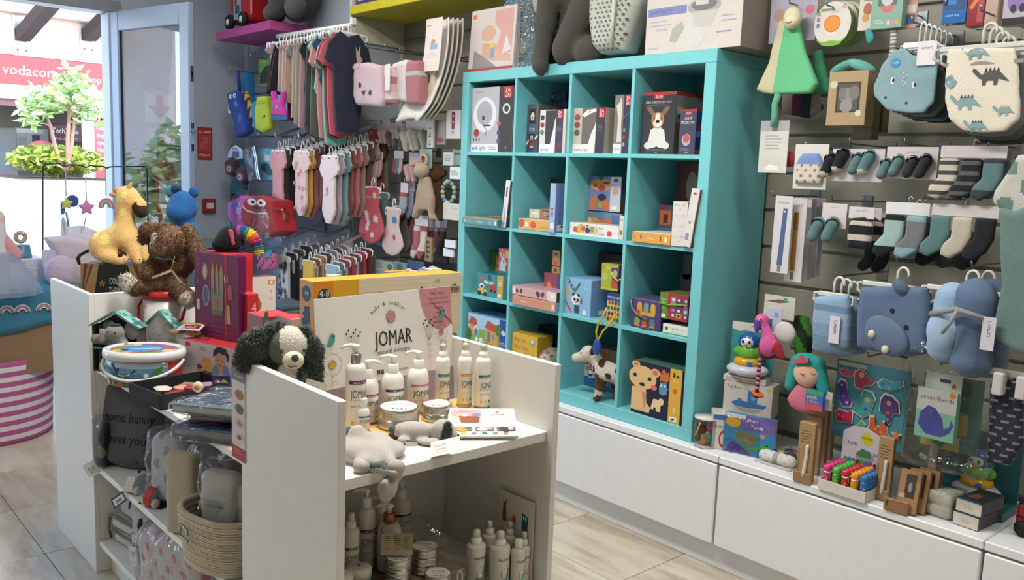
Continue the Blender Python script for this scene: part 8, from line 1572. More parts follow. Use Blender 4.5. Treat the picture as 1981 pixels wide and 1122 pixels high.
def f(q):q.rect(.02,.5,.42,.11,'7c84b8');q.text('ONE POTTY',.04,.53,.05,'55609c','l',.38);q.lines(.04,.42,.25,2,.05,'a8a8b4',.015);q.text('EASY GRIP',.12,.3,.03,'8a8ab4','l',.16);q.text('NON SLIP',.04,.06,.03,'8a8ab4','l',.2);q.ell(.62,.56,.17,.11,'a4a4a2');q.ell(.62,.58,.13,.075,'77757a');q.rect(.53,.58,.13,.4,'c4c4c4');q.poly([(.5,.5),(.53,.3),(.7,.3),(.76,.5)],'bcbcba');q.poly([(.27,.15),(.3,.32),(.4,.4),(.42,.3),(.34,.13)],'a8a8a4');q.ell(.52,.18,.12,.14,'c9c9c6');q.lines(.76,.2,.2,1,.1,'9a9ab8',.02);q.lines(.8,.4,.16,2,.06,'a8a8b4',.015)
tc(1247,1431,-35,.015,.36,'potty_box','large white potty box on the right end of the teal shelf','cdc5c0',f,side='8f857e')
# right slat wall
RG='right slat wall'
pegs([(1528,6,.1),(1600,10,.1),(1712,8,.12),(1765,42,.05),(1898,20,.0),(1830,10,.1),(1495,378,.1),(1560,284,.12),(1645,278,.1),(1752,278,.1),(1888,276,.08),(1672,390,.12),(1788,384,.1),(1610,388,.14),(1735,505,.04),(1618,535,.06),(1880,515,.0),(1530,675,.1),(1680,690,.14),(1820,705,.08)],.402,RG)
Y3=.12
hc(1490,-20,1580,85,Y3+.03,'backing_card','lilac backing card of the green monkey comforter','card','a8a4b8',lambda q:(q.ell(.85,.55,.1,.08,'c86a84'),q.ell(.2,.5,.12,.12,'b08a80'),q.text('hug & chew',.4,.85,.06,'6a6878','l',.5)))
t=hs_(1530,100,Y3,[(-20,-60),(14,-60),(30,0),(52,62),(40,80),(-30,84),(-50,80),(-64,74),(-40,20)],.03,'monkey_comforter','mint green and cream monkey comforter cloth','soft toy','6abf8c',colfn=lambda x,y,z:'c9c4a4' if x<-.036+z*.12 else None,rd=.012,amp=.002,vox=.0036)
p=at(1533,35,y=Y3-.03)-t.location;soft([('e',(p.x,p.y,p.z),(.035,.02,.04),'cfcaa8'),('e',(p.x+.004,p.y-.01,p.z-.012),(.026,.015,.02),'d8d2b0')],.005,.006).build('head','rubber',t);g=G();g.tube([(p.x-.014,p.y-.025,p.z-.015),(p.x,p.y-.027,p.z-.02),(p.x+.014,p.y-.025,p.z-.015)],.0012,'8a8468',5);g.build('mouth','rubber',t)
hs_(1588,145,Y3+.08,[(-16,-45),(4,-50),(20,35),(-10,40)],.03,'monkey_comforter','darker green comforter hanging behind the mint monkey','soft toy','3f8a64')
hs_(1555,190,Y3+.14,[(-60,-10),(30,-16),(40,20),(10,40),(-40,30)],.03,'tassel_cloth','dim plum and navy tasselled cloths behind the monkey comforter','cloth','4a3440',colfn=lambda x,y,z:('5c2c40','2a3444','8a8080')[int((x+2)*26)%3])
for i in range(3):
 u=1610+14*i;o_=at(u,46,y=.14+.05*i);t=thing('teether_disc','%s round white carded orange teether on its hook'%ORD[i],'teether',o_,0,'round teether cards');k_=1/ppm(o_)*1.25
 G().prism(circ(0,0,36*k_*.85,42*k_*.8,26),.02,('d4d0cc','c8c8b8','b8c0a8')[i],'7aa83c').build('card','card',t)
 if i==0:q=D(o=(0,0,0),w=k_,h=k_);q.poly(circ(0,-2,15,15,10),'e4dcd8');q.ell(0,0,14,13,'e07a2c');q.ell(0,0,12,11,'e8923c');[q.line([(0,0),(11*math.cos(a),10*math.sin(a))],.0012,'f0b070')for a in np.linspace(0,6.28,9)[:-1]];q.rect(-20,20,22,4,'9a8a84');q.rect(14,22,10,4,'d8a890');[q.rect(-26,14-9*j,5,6,('6aa84a','a86aa8','5a7ac0')[j])for j in range(3)];q.poly([(-26,-22),(-14,-27),(0,-25),(14,-27),(26,-20),(14,-32),(0,-34),(-14,-32)],'7ab03c');q.build(t)
def f(q):q.poly([(.25,.55),(.75,.55),(.62,.38),(.4,.4)],'c86a70');q.rect(.2,.56,.6,.4,'55706c');q.ell(.5,.75,.2,.2,'c4c4c8');[q.ell(.58+.14*j,.14,.06,.06,('c8c4c0','d88a7a','d8a04c')[j])for j in range(3)];q.lines(.1,.2,.35,2,.06,'b8d0c4',.02)
hc(1686,-20,1746,58,.1,'dummy_box','sage green box with pink heart shaped toy, top of the wall','box','7ca494',f,.05)
hc(1662,-20,1690,60,.13,'picture_leaflet','white carded picture set left of the sage box','card','cfc8bc',lambda q:(q.ell(.6,.5,.3,.15,'b0664c'),q.ell(.5,.3,.25,.1,'c89a5c'),q.rect(.3,.7,.6,.2,'8a8484')))
hc(1747,-20,1775,56,.13,'picture_leaflet','peach carded toy right of the sage box','card','c08a7c',lambda q:(q.rect(.1,.1,.8,.25,'4a5a7c'),q.rect(.1,.4,.8,.2,'cfc4b8')))
hs_(1683,72,.12,[(-10,-14),(-4,-18),(4,-18),(12,-8),(8,6),(0,16),(-6,8)],.02,'dummy_clip','teal silicone dummy below the picture leaflet','dummy','4a9aa0',kind='rubber');t=hs_(1730,88,.12,[(-8,-32),(8,-32),(4,10),(-2,28),(-12,26),(-8,8)],.015,'striped_ribbon','grey and white striped ribbon below the sage box','ribbon','c8c4bc',colfn=lambda x,y,z:'77757a' if math.sin(z*500)>.3 else None,vox=.004)
for(u0,v0,u1,v1,c,lb,f)in((1824,-20,1870,47,'2468b0','blue plastic pot with lettering at the top of the wall',lambda q:(q.rect(0,.38,1,.62,'2a4a7c'),q.poly(blob(.4,.7,.2,3),'3a78c0'),q.text('snack cup',.15,.2,.07,'c4d4e8','l',.7))),(1871,-20,1905,52,'8c3038','red and clear spoon pack beside the blue pot',lambda q:(q.poly([(.1,.5),(.5,.8),(.7,.75),(.3,.45)],'d8783c'),q.rect(.6,.1,.3,.8,'a84a50'))),(1906,-20,1930,58,'b8a094','pale pink pack beside the red spoon pack',None),(1941,-20,1990,50,'b8b0bc','white pack with purple teats at the top right corner',lambda q:(q.rect(0,0,1,.2,'1f1c24'),q.poly(blob(.4,.6,.25,2),'8a70b0'),q.poly(blob(.8,.65,.22,3),'8a70b0'),q.ell(.4,.45,.12,.12,'33303a'),q.ell(.75,.45,.12,.12,'33303a')))):hc(u0,v0,u1,v1,.1,'hanging_pack',lb,'pack',c,f,.04,'gloss')
t=hc(1601,140,1676,243,.06,'elephant_box','kraft window box with grey elephant toy under the orange teethers','box','a8906c',lambda q:(q.rect(.22,.24,.62,.56,'3a3430'),q.rect(.27,.27,.52,.5,'55504c'),q.ell(.5,.55,.2,.14,'8a8684'),q.ell(.68,.6,.14,.13,'77736f'),q.ell(.38,.58,.1,.12,'77736f'),q.ell(.5,.36,.16,.12,'8f8b88'),q.ell(.14,.76,.1,.07,'c4c4ac'),q.ell(.82,.22,.08,.06,'d0ccc0')),.06,bname if False else 'card')
p=at(1640,128,y=.06)-t.location;soft([('e',(p.x-.03,.03,p.z),(.05,.03,.018),'5c9c98',(0,-.4,0)),('e',(p.x+.035,.03,p.z),(.05,.03,.018),'6aa8a0',(0,.4,0))],.007,.008).build('ribbon_bow','fabric',t)
for i in range(2):hc(1650+22*i,170+10*i,1690+18*i,270-14*i,.16+.06*i,'elephant_box','%s kraft elephant box in the shade behind the front one'%ORD[i],'box','6c604a',None,.05)  # same kraft box, its colour darkened to stand for shade
WB=[(-8,-44),(8,-30),(20,-30),(34,-50),(64,-48),(60,-20),(56,10),(50,60),(30,82),(0,84),(-40,78),(-66,50),(-68,30),(-50,-10),(-30,-38)]
BC=['86a4ac','4c5054','6a7478','3a4c54','5c7480','2f363c']
for i in range(6):
 u,v=1758+10*i,136+4*i;y=.02+.035*i
 def f(q):q.ell(.32,.5,.035,.05,'e4e4e4');q.ell(.33,.5,.02,.035,'1f2226');q.ell(.66,.42,.035,.05,'e4e4e4');q.ell(.67,.42,.02,.035,'1f2226');[q.ell(.5+.03*math.sin(j*2),.42+.035*j,.014,.012,'c9c8a4')for j in range(6)];q.ell(.23,.25,.02,.02,'2f3a40');q.ell(.56,.16,.02,.02,'2f3a40');q.ell(.34,.76,.075,.07,'2c86c4');q.text('2 pack',.34,.75,.03,'e0e8f0','c',.1)
 t=hs_(u,v,y,WB,.012,'bib','pale blue whale face bib at the front of its hanger row' if i==0 else '%s bib behind the whale face bib'%ORD[i-1],'bib',BC[i],rd=.005,vox=.007 if i else.0055,art=f if i==0 else None)
 o=bpy.data.objects.new('hanger',SKEL['h']);COL.objects.link(o);o.parent=t;o.location=at(u+20,v-52,y=y)-t.location;o.scale=(.55,1.2,1.2)
 if i==0:p=at(1776,82,y=y-.012)-t.location;p2=at(1796,126,y=y-.012)-t.location;G().box(p.x,p.y,p2 .z,p2 .x+.02,p.y+.003,p.z,'d8d4d8',.001).build('header_card','card',t);q=D(o=(p.x,p.y-.0005,p2 .z),w=p2 .x+.02-p.x,h=p.z-p2 .z);q.text("carter's",.5,.7,.12,'6a8ab8','c',.7);q.build(t)
DB=[(-72,-78),(60,-78),(66,-40),(70,30),(68,60),(40,84),(0,88),(-40,84),(-68,60),(-78,20),(-74,-30)]
def dino(q,x,y,s,c,c2=None):
 q.poly([(x-.16*s,y+.0*s),(x-.1*s,y+.06*s),(x,y+.085*s),(x+.1*s,y+.06*s),(x+.22*s,y-.05*s),(x+.08*s,y-.01*s),(x+.07*s,y-.08*s),(x+.03*s,y-.08*s),(x+.02*s,y-.03*s),(x-.06*s,y-.03*s),(x-.07*s,y-.08*s),(x-.11*s,y-.08*s),(x-.12*s,y-.01*s),(x-.2*s,y+.1*s),(x-.24*s,y+.12*s),(x-.25*s,y+.08*s)],c)
 if c2:[q.poly([(x-.1*s+.05*s*k,y+.07*s),(x-.08*s+.05*s*k,y+.12*s),(x-.06*s+.05*s*k,y+.07*s)],c2)for k in range(4)]
def f(q):dino(q,.62,.62,1.0,'4c4c4c','3a3a3a');dino(q,.34,.34,.9,'7a98a0','4c5458');dino(q,.4,.9,.8,'6f8c94',None);dino(q,.82,.24,.6,'7a98a0','c8a44c');dino(q,.5,.07,.7,'7a98a0','4a4a44');q.poly(blob(.1,.6,.07,2),'7a98a0');q.rect(.02,.77,.96,.045,'8a8684')
for i in range(4):
 u,v=1905+12*i,170+8*i;y=-.04+.05*i
 t=hs_(u,v,y,DB,.016,'burp_cloth','white dinosaur print burp cloth at the front' if i==0 else '%s burp cloth behind the dinosaur print one'%ORD[i-1],'cloth',['d6d0c0','6a6e6c','55605c','4a4c4c'][i],rd=.007,vox=.007,art=f if i==0 else None)
 o=hanger_g(.235,'c8c8c4',.065,True,.006).build('hanger','plastic',t);o.location=at(u-4,v-82,y=y)-t.location
hc(1469,234,1524,334,.1,'clip_card','white card with rainbow and green cord at the teal shelf edge','card','cfccc8',lambda q:(q.rect(0,.8,1,.2,'a8a8ac'),q.lines(.2,.7,.6,5,.06,'a8a4a4',.02),[q.line([(.45+(.32-.06*j)*math.cos(a),.12+(.2-.045*j)*math.sin(a))for a in np.linspace(0,PI,9)],.005,('d88a5c','d8b86a','7aa8a0')[j])for j in range(3)],q.poly(blob(.5,.1,.25,3,ry=.06),'e8e4e0')))
o_=at(1496,245,y=.09);t=tag(G().tube([(0,0,0),(.004,-.002,.04),(.0,0,.08),(.01,0,.115)],.012,'6aa88c',8).build('cord_clip','fabric'),'green twisted cord above the rainbow card','cord');t.location=o_
hs_(1527,308,.14,[(-8,-14),(4,-18),(12,-4),(8,14),(-6,16)],.03,'felt_toy','small coral felt toy beside the rainbow card','toy','b84a58')
t=hc(1536,279,1601,365,.09,'mitten_card','white hang card with a blue cuffed print mitten','card','d4d0cc',None,.003);p=at(1568,325,y=.09)-t.location
gm=soft([('p',[(p.x-.05,p.z-.055),(p.x+.05,p.z-.055),(p.x+.055,p.z+.01),(p.x+.03,p.z+.05),(p.x-.03,p.z+.05),(p.x-.055,p.z+.01)],.03,.014,'d0ccc4',-.02)],.005,0,colfn=lambda x,y,z,p=p:'7a94c4' if z-p.z>.012 else('a87c5c' if math.sin(x*190)*math.sin(z*170)>.6 else None));gm.build('mitten','knit',t)
CY=.08
def bcard(u0,v0,u1,v1,bs,lb,y=CY,txt_=True):
 t=hc(u0,v0,u1,v1,y,'bootee_card',lb,'bootees','cfc8cc',lambda q:q.text("carter's",.5,.8,.09,'6a84b0','c',.3),.003)
 for u,v,c,s in bs:
  p=at(u,v,y=y)-t.location;k_=s/ppm(at(u,v,y=y));G().tube([(p.x,-.012,p.z+5*k_),(p.x+2*k_,-.03,p.z+1*k_)],[11*k_,12*k_],c,12,cap=False).build('cuff','knit',t);soft([('c',(p.x,-.015,p.z),(p.x-8*k_,-.02,p.z-20*k_),12*k_,10*k_,c),('e',(p.x-9*k_,-.024,p.z-26*k_),(9*k_,.014,8*k_),'b8b4a8' if c in('24262a','5c7c80')and s>.95 else c)],.006,.012).build('bootee','knit',t)
 return t
bcard(1609,288,1710,350,[(1612,310,'24262a',1),(1636,300,'24262a',1.02),(1664,308,'5c7c80',.9),(1686,304,'5c7c80',1.05)],'bootee card with black and blue grey bootees, upper row left')
bcard(1714,284,1814,345,[(1719,318,'5f7c80',.85),(1743,312,'5f7c80',.9),(1770,314,'33363c',.9),(1795,312,'33363c',1)],'bootee card with blue grey and charcoal bootees, upper row middle')
bcard(1590,392,1638,440,[(1588,434,'5f8080',1.0),(1616,434,'5f8080',1.05)],'sage bootee pair on a short card, second row')
socks(1882,300,.02,[('c4beb0','4a4a4c','s'),('26282c','5c5c60','s'),('5c7c80','3a4448','t')],'striped, black and sage sock trio on a white card, upper row right',1.5,'d0c8cc',20)
for i in range(2):socks(1905+14*i,304,.08+.06*i,['2c3034','5a6a6c'],'%s dark sock card behind the striped trio'%ORD[i],1.4,'c4bcc0',20)
socks(1755,410,.06,[('9cb8b4','20262c','t'),('77787a','8aa8b0','t')],'pale aqua and marled grey socks on a white card',1.5,'d8d8dc',21)
for i in range(4):socks(1772+11*i,414,.1+.04*i,[('6a7878','8aa8b0','t')],'%s marled sock card behind the aqua pair'%ORD[i],1.4,'c8c8cc',21)
socks(1866,414,.04,['5c7c7c','bdb6a4','2a2b30'],'sage, cream and charcoal sock trio on a white card, second row',1.45,'d0c8cc',21);socks(1850,440,.16,['2c3438','3a4444','24282c'],'dark sock card behind the sage cream charcoal trio',1.4,'b0a8ac',20)
socks(1700,470,.2,['1f2226','1c1f24'],'black socks hanging low between the mitten and sock cards',1.1,'44464a',18)
for i in range(3):
 t=hc(1642+22*i,399+2*i,1692+14*i,422+2*i,.07+.06*i,'mitten_set','%s card of navy and white striped mittens'%ORD[i],'mittens','cfc8cc',lambda q:q.text("carter's",.5,.6,.25,'6a84b0','c',.5),.003);p=at(1666+20*i,452,y=.07+.06*i)-t.location
 soft([('p',[(p.x-.04,p.z-.05),(p.x+.035,p.z-.05),(p.x+.04,p.z+.03),(p.x+.01,p.z+.055),(p.x-.03,p.z+.05),(p.x-.045,p.z+.02)],.035,.016,'23252e',-.02)],.005,0,colfn=lambda x,y,z,p=p:'c4bcac' if abs(z-p.z+.012)<.01 or abs(z-p.z-.034)<.007 else None).build('mitten','knit',t)
for i in range(6):
 u=1503+(27 if i else 0)+9*max(0,i-1);y=.06+.035*i
 hc(u-8,378+(4 if i else 0),u+26,(527 if i==0 else 547-3*i),y,'dummy_strap_card',('white card with blue striped dummy strap' if i==0 else '%s white strap card%s'%(ORD[i],' with tan leather strap' if i==1 else ' behind the tan one')),'card','ccc8cc',(lambda q:(q.text('nickoo',.2,.9,.04,'6a6a72','l',.7),q.poly([(.35,.1),(.65,.1),(.75,.84),(.5,.84)],'4a5c8c'),[q.line([(.42+.06*j,.12),(.55+.06*j,.82)],.0012,'8a98c0')for j in range(3)],q.ell(.6,.8,.06,.012,'d8d8dc'),q.rect(.4,.02,.2,.09,'77777a')))if i==0 else(lambda q:(q.text('nickoo',.1,.9,.04,'6a6a72','l',.8),q.rect(.3,.13,.3,.7,'a07434'),q.rect(.33,.62,.2,.2,'7c5826'),q.ell(.45,.17,.06,.012,'5c4020'),q.rect(.36,.03,.18,.09,'6a6664')))if i==1 else None,.003)
BLU='5c6f8c';LB='8aa6c4'
def hung(t,u,v,y,w_,hk=.06):o=hanger_g(w_,'d4d2ca',hk,True,.0055).build('hanger','plastic',t);o.location=at(u,v,y=y)-t.location
for i in range(3):
 y=.0+.06*i;u=1613+14*i;t=hs_(u,625+4*i,y,[(-34,-52),(32,-56),(36,-10),(34,50),(0,58),(-38,52),(-38,0)],.05,'washcloth_pack','pale blue washcloth stack with white label band' if i==0 else '%s washcloth stack behind the pale blue one'%ORD[i-1],'towel',LB,rd=.02,colfn=lambda x,y_,z:(None,'6f88a4','7c98b4')[int((z+1)*24)%3]if z<.06 else None);hung(t,u,568+4*i,y,.11)
 if i==0:p=at(1603,662,y=y-.03)-t.location;G().box(p.x,p.y-.004,p.z,p.x+.035,p.y,p.z+.09,'d0ccd4').build('label_band','paper',t);q=D(fnface((p.x+.03,p.y-.0045,p.z+.03),(0,0,1),(-1,0,0)),w=.06,h=.03);q.text("carter's",0,.2,.4,'44506c','l',.8);q.build(t)
def f(q):q.ell(.52,.62,.035,.035,'16181c');q.ell(.73,.42,.035,.035,'16181c');q.ell(.36,.46,.015,.012,'3a4658');q.ell(.5,.27,.015,.012,'3a4658');q.line([(.12,.38),(.14,.52),(.26,.6),(.42,.56),(.56,.42),(.62,.26),(.58,.12)],.003,'44546c')
t=hs_(1732,620,-.02,[(-62,-66),(66,-66),(70,0),(66,62),(30,70),(-40,58),(-68,50),(-70,0)],.07,'hippo_towel','slate blue hooded towel with hippo face','towel',BLU,rd=.025,art=f,vox=.006);hung(t,1735,552,-.02,.22);O_=t.location
soft([('e',tuple(at(1714,650,y=-.065)-O_),(.075,.02,.055),'60738f',(0,.6,0))],.006,0).build('muzzle','fabric',t);g=G()
for u,v in((1686,646),(1712,676)):g.ell(tuple(at(u,v,y=-.085)-O_),(.011,.009,.013),'d0ccc0')
g.build('tusk','fabric',t);soft([('e',tuple(at(1742,555,y=-.05)-O_),(.03,.02,.02),'54677f',(0,.7,0))],.006,0).build('ear','fabric',t)
for i in range(2):
 y=-.03+.09*i;t=thing('towel_set','light and slate blue towel rolls tied with a grey ribbon' if i==0 else 'blue towel set behind the ribboned rolls','towel',at(1860+30*i,630,y=y));O_=t.location
 def P_(u,v,d=0):return tuple(at(u+30*i,v,y=y+d)-O_)
 soft([('c',P_(1842,575),P_(1828,670),.045,.05,'93aecb'),('e',P_(1822,640,-.045),(.045,.02,.05),'9fb8d4')],.008,.02,amp=.002).build('towel_roll','fabric',t);soft([('c',P_(1890,580),P_(1878,695),.062,.055,BLU),('e',P_(1876,700),(.055,.045,.03),'556884')],.008,.02,amp=.002).build('towel_roll','fabric',t);hung(t,1868+30*i,560,y,.22)
 if i==0:G().tube([P_(1800,607,-.05),P_(1850,598,-.085),P_(1885,610,-.085),P_(1922,622,-.04)],.008,'8a8c90',6).tube([P_(1852,600,-.09),P_(1838,625,-.09),P_(1822,645,-.085)],.006,'94969a',6).build('ribbon','fabric',t);q=D(fnface(P_(1921,680,-.07),(0,0,1),(-1,0,0)),w=.095,h=.036);q.rect(0,0,1,1,'c8c8d0');q.text("carter's",.4,.35,.35,'44506c','l',.5);q.build(t,'label_band','paper')
for i,(u,v,lb,c,po_)in enumerate(((1965,490,'sage green baby suit at the right edge','66807c',[(-30,-90),(0,-80),(40,-100),(40,200),(0,190),(-45,160),(-26,60)]),(1972,380,'white and grey patterned sleeves at the right edge','b8b8b0',[(-45,-10),(0,-80),(30,-80),(30,60),(-20,40),(-50,10)]),(1945,800,'navy pinstripe trousers on a clip hanger at the right edge','2c303c',[(-28,-60),(36,-70),(36,60),(10,100),(-38,96),(-30,20)]))):hs_(u,v,-.06+.02*i,po_,.04,'baby_garment',lb,'clothing',c,rd=.015,colfn=(lambda x,y,z:'7a7c88' if math.sin(z*260+x*60)>.86 else None)if i==2 else(lambda x,y,z:'66807c' if math.sin(x*60)*math.sin(z*60)>.3 else None)if i==1 else None)
t=bpy.data.objects['baby_garment.002'];g=G();p=at(1955,735,y=-.06)-t.location
for dx in(-.03,.03):g.box(p.x+dx-.014,-.05,p.z-.05,p.x+dx+.014,.01,p.z+.015,'c4c2c0',.004)
g.box(p.x-.07,-.01,p.z,p.x+.07,.005,p.z+.02,'c4c2c0',.003);g.build('clip_hanger','plastic',t)
# goods on the white counter and plush in the teal shelf
def ct(u,v):p=at(u,v,z=BZ);return V((p.x,p.y,BZ+.0005))
RA=math.radians(8)
def cbx(u0,u1,vb,vt,d,name,label,col,art=None,rz=RA,side=None,top=None,kind='card',lift=0,cat='box',sart=None,tart=None,lart=None,part='carton'):
 a=ct(u0,vb);k_=1/ppm(a);p1=at(u1,vb+(u1-u0)*.12,z=BZ);b=at(u1,vb,y=a.y);w_=(b.x-a.x)/(math.cos(rz)-math.sin(rz)*-.0);h=at(u0,vt,y=a.y).z-BZ-lift
 return carton(name,label,cat,(a.x,a.y,BZ+.0005+lift),w_*math.cos(rz),d,h,col,side,top,rz=rz,art=art,side_art=sart,top_art=tart,left_art=lart,kind=kind,bname=part)
RT=math.radians(40)
def f(q):q.rect(0,0,1,1,'cbc6c0');q.text('Tug Boat',.06,.8,.1,'3a3836','l',.3);q.lines(.4,.86,.16,2,.06,'9a9692',.02);q.poly([(.16,.36),(.3,.46),(.5,.44),(.9,.4),(.85,.3),(.5,.24),(.25,.27)],'3f74b0');q.poly([(.2,.27),(.5,.22),(.85,.28),(.7,.12),(.4,.1)],'a8a4a2');q.rect(.5,.4,.2,.38,'3f74b0');q.rect(.3,.42,.08,.1,'4a80b8');q.ell(.62,.58,.05,.08,'7aa0cc');q.ell(.92,.9,.05,.06,'d8b44a')
a=ct(1388,872);kk=1/ppm(a)
bsn=cbx(1376,1402,868,800,.10,'snap_box','small white and blue toy box under the tug boat box','c8c4c0',lambda q:(q.rect(0,.85,1,.15,'3a6aa8'),q.text('Snap &',.1,.62,.1,'44423f','l',.7),q.ell(.7,.3,.3,.25,'b03a40'),q.ell(.7,.3,.2,.17,'c8c4c0')),RT)
zb=BZ+.0005+(at(1376,800,y=bsn.location.y).z-BZ)
tug=thing('tug_boat_box','beige box with a blue tug boat picture between the penguin toy and the turtle book','box',(bsn.location.x-.0,bsn.location.y+.03,BZ+.10),RT);p=V((1.51,.085,0))
tl=at(1402,735,y=.09);tr_=at(1496,750,y=.14);tw_=(V((tr_.x,tr_.y,0))-V((tl.x,tl.y,0))).length;tz_=tl.z;th_=.125
tug.location=(tl.x,tl.y,tz_-th_);tug.rotation_euler=(0,0,math.atan2(tr_.y-tl.y,tr_.x-tl.x))
G().box(0,0,0,tw_,.09,th_,'cbc6c0',.0015).build('carton','card',tug);q=D(o=(0,0,0),w=tw_,h=th_);f(q);q.build(tug);q=D(o=(0,.09,0),ux=(0,-1,0),w=.09,h=th_);q.ell(.5,.5,.42,.4,'a8843c');q.text('4+',.5,.42,.15,'e0cc9c','c');q.build(tug)
tag(carton('stacked_carton','plain carton hidden under the tug boat picture box','box',(tl.x,tl.y+.01,BZ+.0005),tw_-.01,.07,tz_-th_-BZ-.001,'b8b2aa',rz=tug.rotation_euler[2]))
mk=thing('penguin_toy_pack','teal backed pack with stacking penguin boat toy','toy',(tl.x-.008,tl.y-.0,tz_+.0005),tug.rotation_euler[2]);mw=.165;mh=at(1390,622,y=tl.y).z-tz_
G().box(0,.07,0,mw,.074,mh,'3f9098',.001).build('backing_card','card',mk);G().box(0,0,0,mw,.07,.022,'d4ccc8',.002).build('tray','card',mk)
q=D(o=(0,.0695,0),w=mw,h=mh);q.poly([(0,1),(1,1),(1,.84)]+[(1-.1*i,.85+.02*math.sin(i*2.1))for i in range(11)],'d8d4cc');q.rect(.45,.93,.15,.02,'55605c');[q.ell(.1,.55-.12*i,.03,.02,'2f7a88')for i in range(3)];q.build(mk)
q=D(o=(0,0,0),w=mw,h=.022);q.text('munchkin',.08,.3,.5,'b8484c','l',.4);q.lines(.55,.4,.3,1,.1,'8a9aa8',.1);q.build(mk,'lettering')
def penguin(par,x,y,z,s=1):
 soft([('e',(x,y,z+.10*s),(.03*s,.028*s,.03*s),'2a5c9c'),('e',(x,y-.014*s,z+.10*s),(.02*s,.017*s,.018*s),'e0e0e4')],.005*s,0).build('penguin','gloss',par);soft([('e',(x,y,z+.07*s),(.034*s,.032*s,.026*s),'6ab03c'),('c',(x-.03*s,y,z+.07*s),(x+.03*s,y,z+.07*s),.014*s,.014*s,'6ab03c')],.005*s,.01).build('turtle','gloss',par);soft([('e',(x,y,z+.042*s),(.04*s,.036*s,.022*s),'d8a82c')],.005*s,0,colfn=lambda X,Y,Z:'3a7ac0' if(X-x-.016*s)**2+(Z-z-.042*s)**2<(.008*s)**2 else None).build('fish','gloss',par)
 soft([('e',(x,y,z+.02*s),(.06*s,.045*s,.02*s),'ccd0e0')],.006*s,0).build('boat','gloss',par);g=G();[g.ell((x+d*s,y-.03*s,z+.103*s),.004*s,'1a1a1e')for d in(-.009,.009)];g.build('eye','gloss',par);G().ell((x,y-.034*s,z+.096*s),.0045*s,'d89a3c').build('beak','gloss',par)
penguin(mk,.085,.02,.0225,1.35)
fl_=thing('flamingo_rattle','pink flamingo rattle with striped dangling leg in front of the tug boat box','soft toy',at(1484,660,y=.02));O_=fl_.location
def F_(u,v,d=0):return tuple(at(u,v,y=.02+d)-O_)
soft([('e',F_(1474,620),(.025,.024,.026),'d0609c'),('c',F_(1478,630),(F_(1488,655)),.018,.02,'d0609c'),('e',F_(1487,668),(.034,.03,.04),'cc5c98'),('e',F_(1484,680,.03),(.036,.03,.03),'7c2440'),('c',F_(1466,626,-.02),F_(1464,640,-.03),.014,.008,'5c3a8c'),('e',F_(1468,628,-.01),(.018,.014,.01),'d8b43c'),('c',F_(1502,672),F_(1512,690),.02,.012,'a02c34')],.0055,.008).build('body','plush',fl_);G().ell(F_(1471,617,-.024),.0055,'e8e8e8').ell(F_(1471,617,-.029),.0035,'1a1a1a').build('eye','gloss',fl_)
soft([('e',F_(1518,643,.01),(.042,.015,.04),'c4bfc0')],.006,0,amp=.002).build('wing','fabric',fl_);g=G();c_=[at(1470,693,y=.02)-O_,at(1467,725,y=.01)-O_,at(1464,757,y=.0)-O_]
for i in range(14):s_=i/14;a_=V(c_[0]).lerp(V(c_[2]),s_);b_=V(c_[0]).lerp(V(c_[2]),s_+1/14);g.tube([a_,b_],.0075,('c88a90','5c2c44')[i%2],8)
g.build('striped_leg','knit',fl_);soft([('e',F_(1466,762,-.01),(.026,.018,.009),'d0642c',(0,.3,0)),('e',F_(1464,766,-.012),(.02,.014,.008),'2a2024')],.0045,0).build('foot','fabric',fl_)
hc(1478,568,1538,612,.1,'brush_card','white carded brush set above the flamingo','card','c8c4bc',lambda q:(q.poly([(.05,.7),(.5,.85),(.9,.8),(.5,.68)],'6a5848'),q.rect(.62,.8,.12,.15,'4a9a90'),q.lines(.1,.4,.5,3,.12,'9a968e',.03)));hc(1483,592,1512,640,.06,'rattle_card','blue and grey label card of the flamingo rattle','card','b8bcc8',lambda q:(q.rect(.1,.1,.3,.4,'3a5a9c'),q.rect(.5,.6,.3,.2,'7a98c8')))
hs_(1550,650,.16,[(-10,-40),(10,-40),(22,0),(16,40),(-4,46),(-16,10)],.06,'frog_toy','green and black plush toy hanging behind the flamingo','soft toy','3f7a2c',colfn=lambda x,y,z:'26302a' if math.sin(x*60+z*40)>.4 else None)
md=hs_(1560,772,.05,[(-16,-30),(16,-30),(30,10),(28,22),(0,28),(-26,16),(-34,-2)],.05,'mermaid_doll','soft mermaid doll book with teal hair and pink tulle','doll','c87084',rd=.022,amp=.003);O_=md.location
def M3(u,v,d=0):return tuple(at(u,v,y=.05+d)-O_)
soft([('e',M3(1562,722,-.01),(.05,.03,.05),'d8b098')],.006,0).build('face','fabric',md);soft([('e',M3(1562,702,.0),(.06,.035,.035),'2f9a98'),('c',M3(1540,705),M3(1530,745),.022,.022,'2f9a98'),('c',M3(1583,705),M3(1594,755),.024,.022,'2f9a98')],.007,.012).build('hair','fabric',md);g=G()
for u in(1553,1574):g.tube([M3(u-5,722,-.043),M3(u,726,-.045),M3(u+5,723,-.043)],.0014,'5c3a34',5)
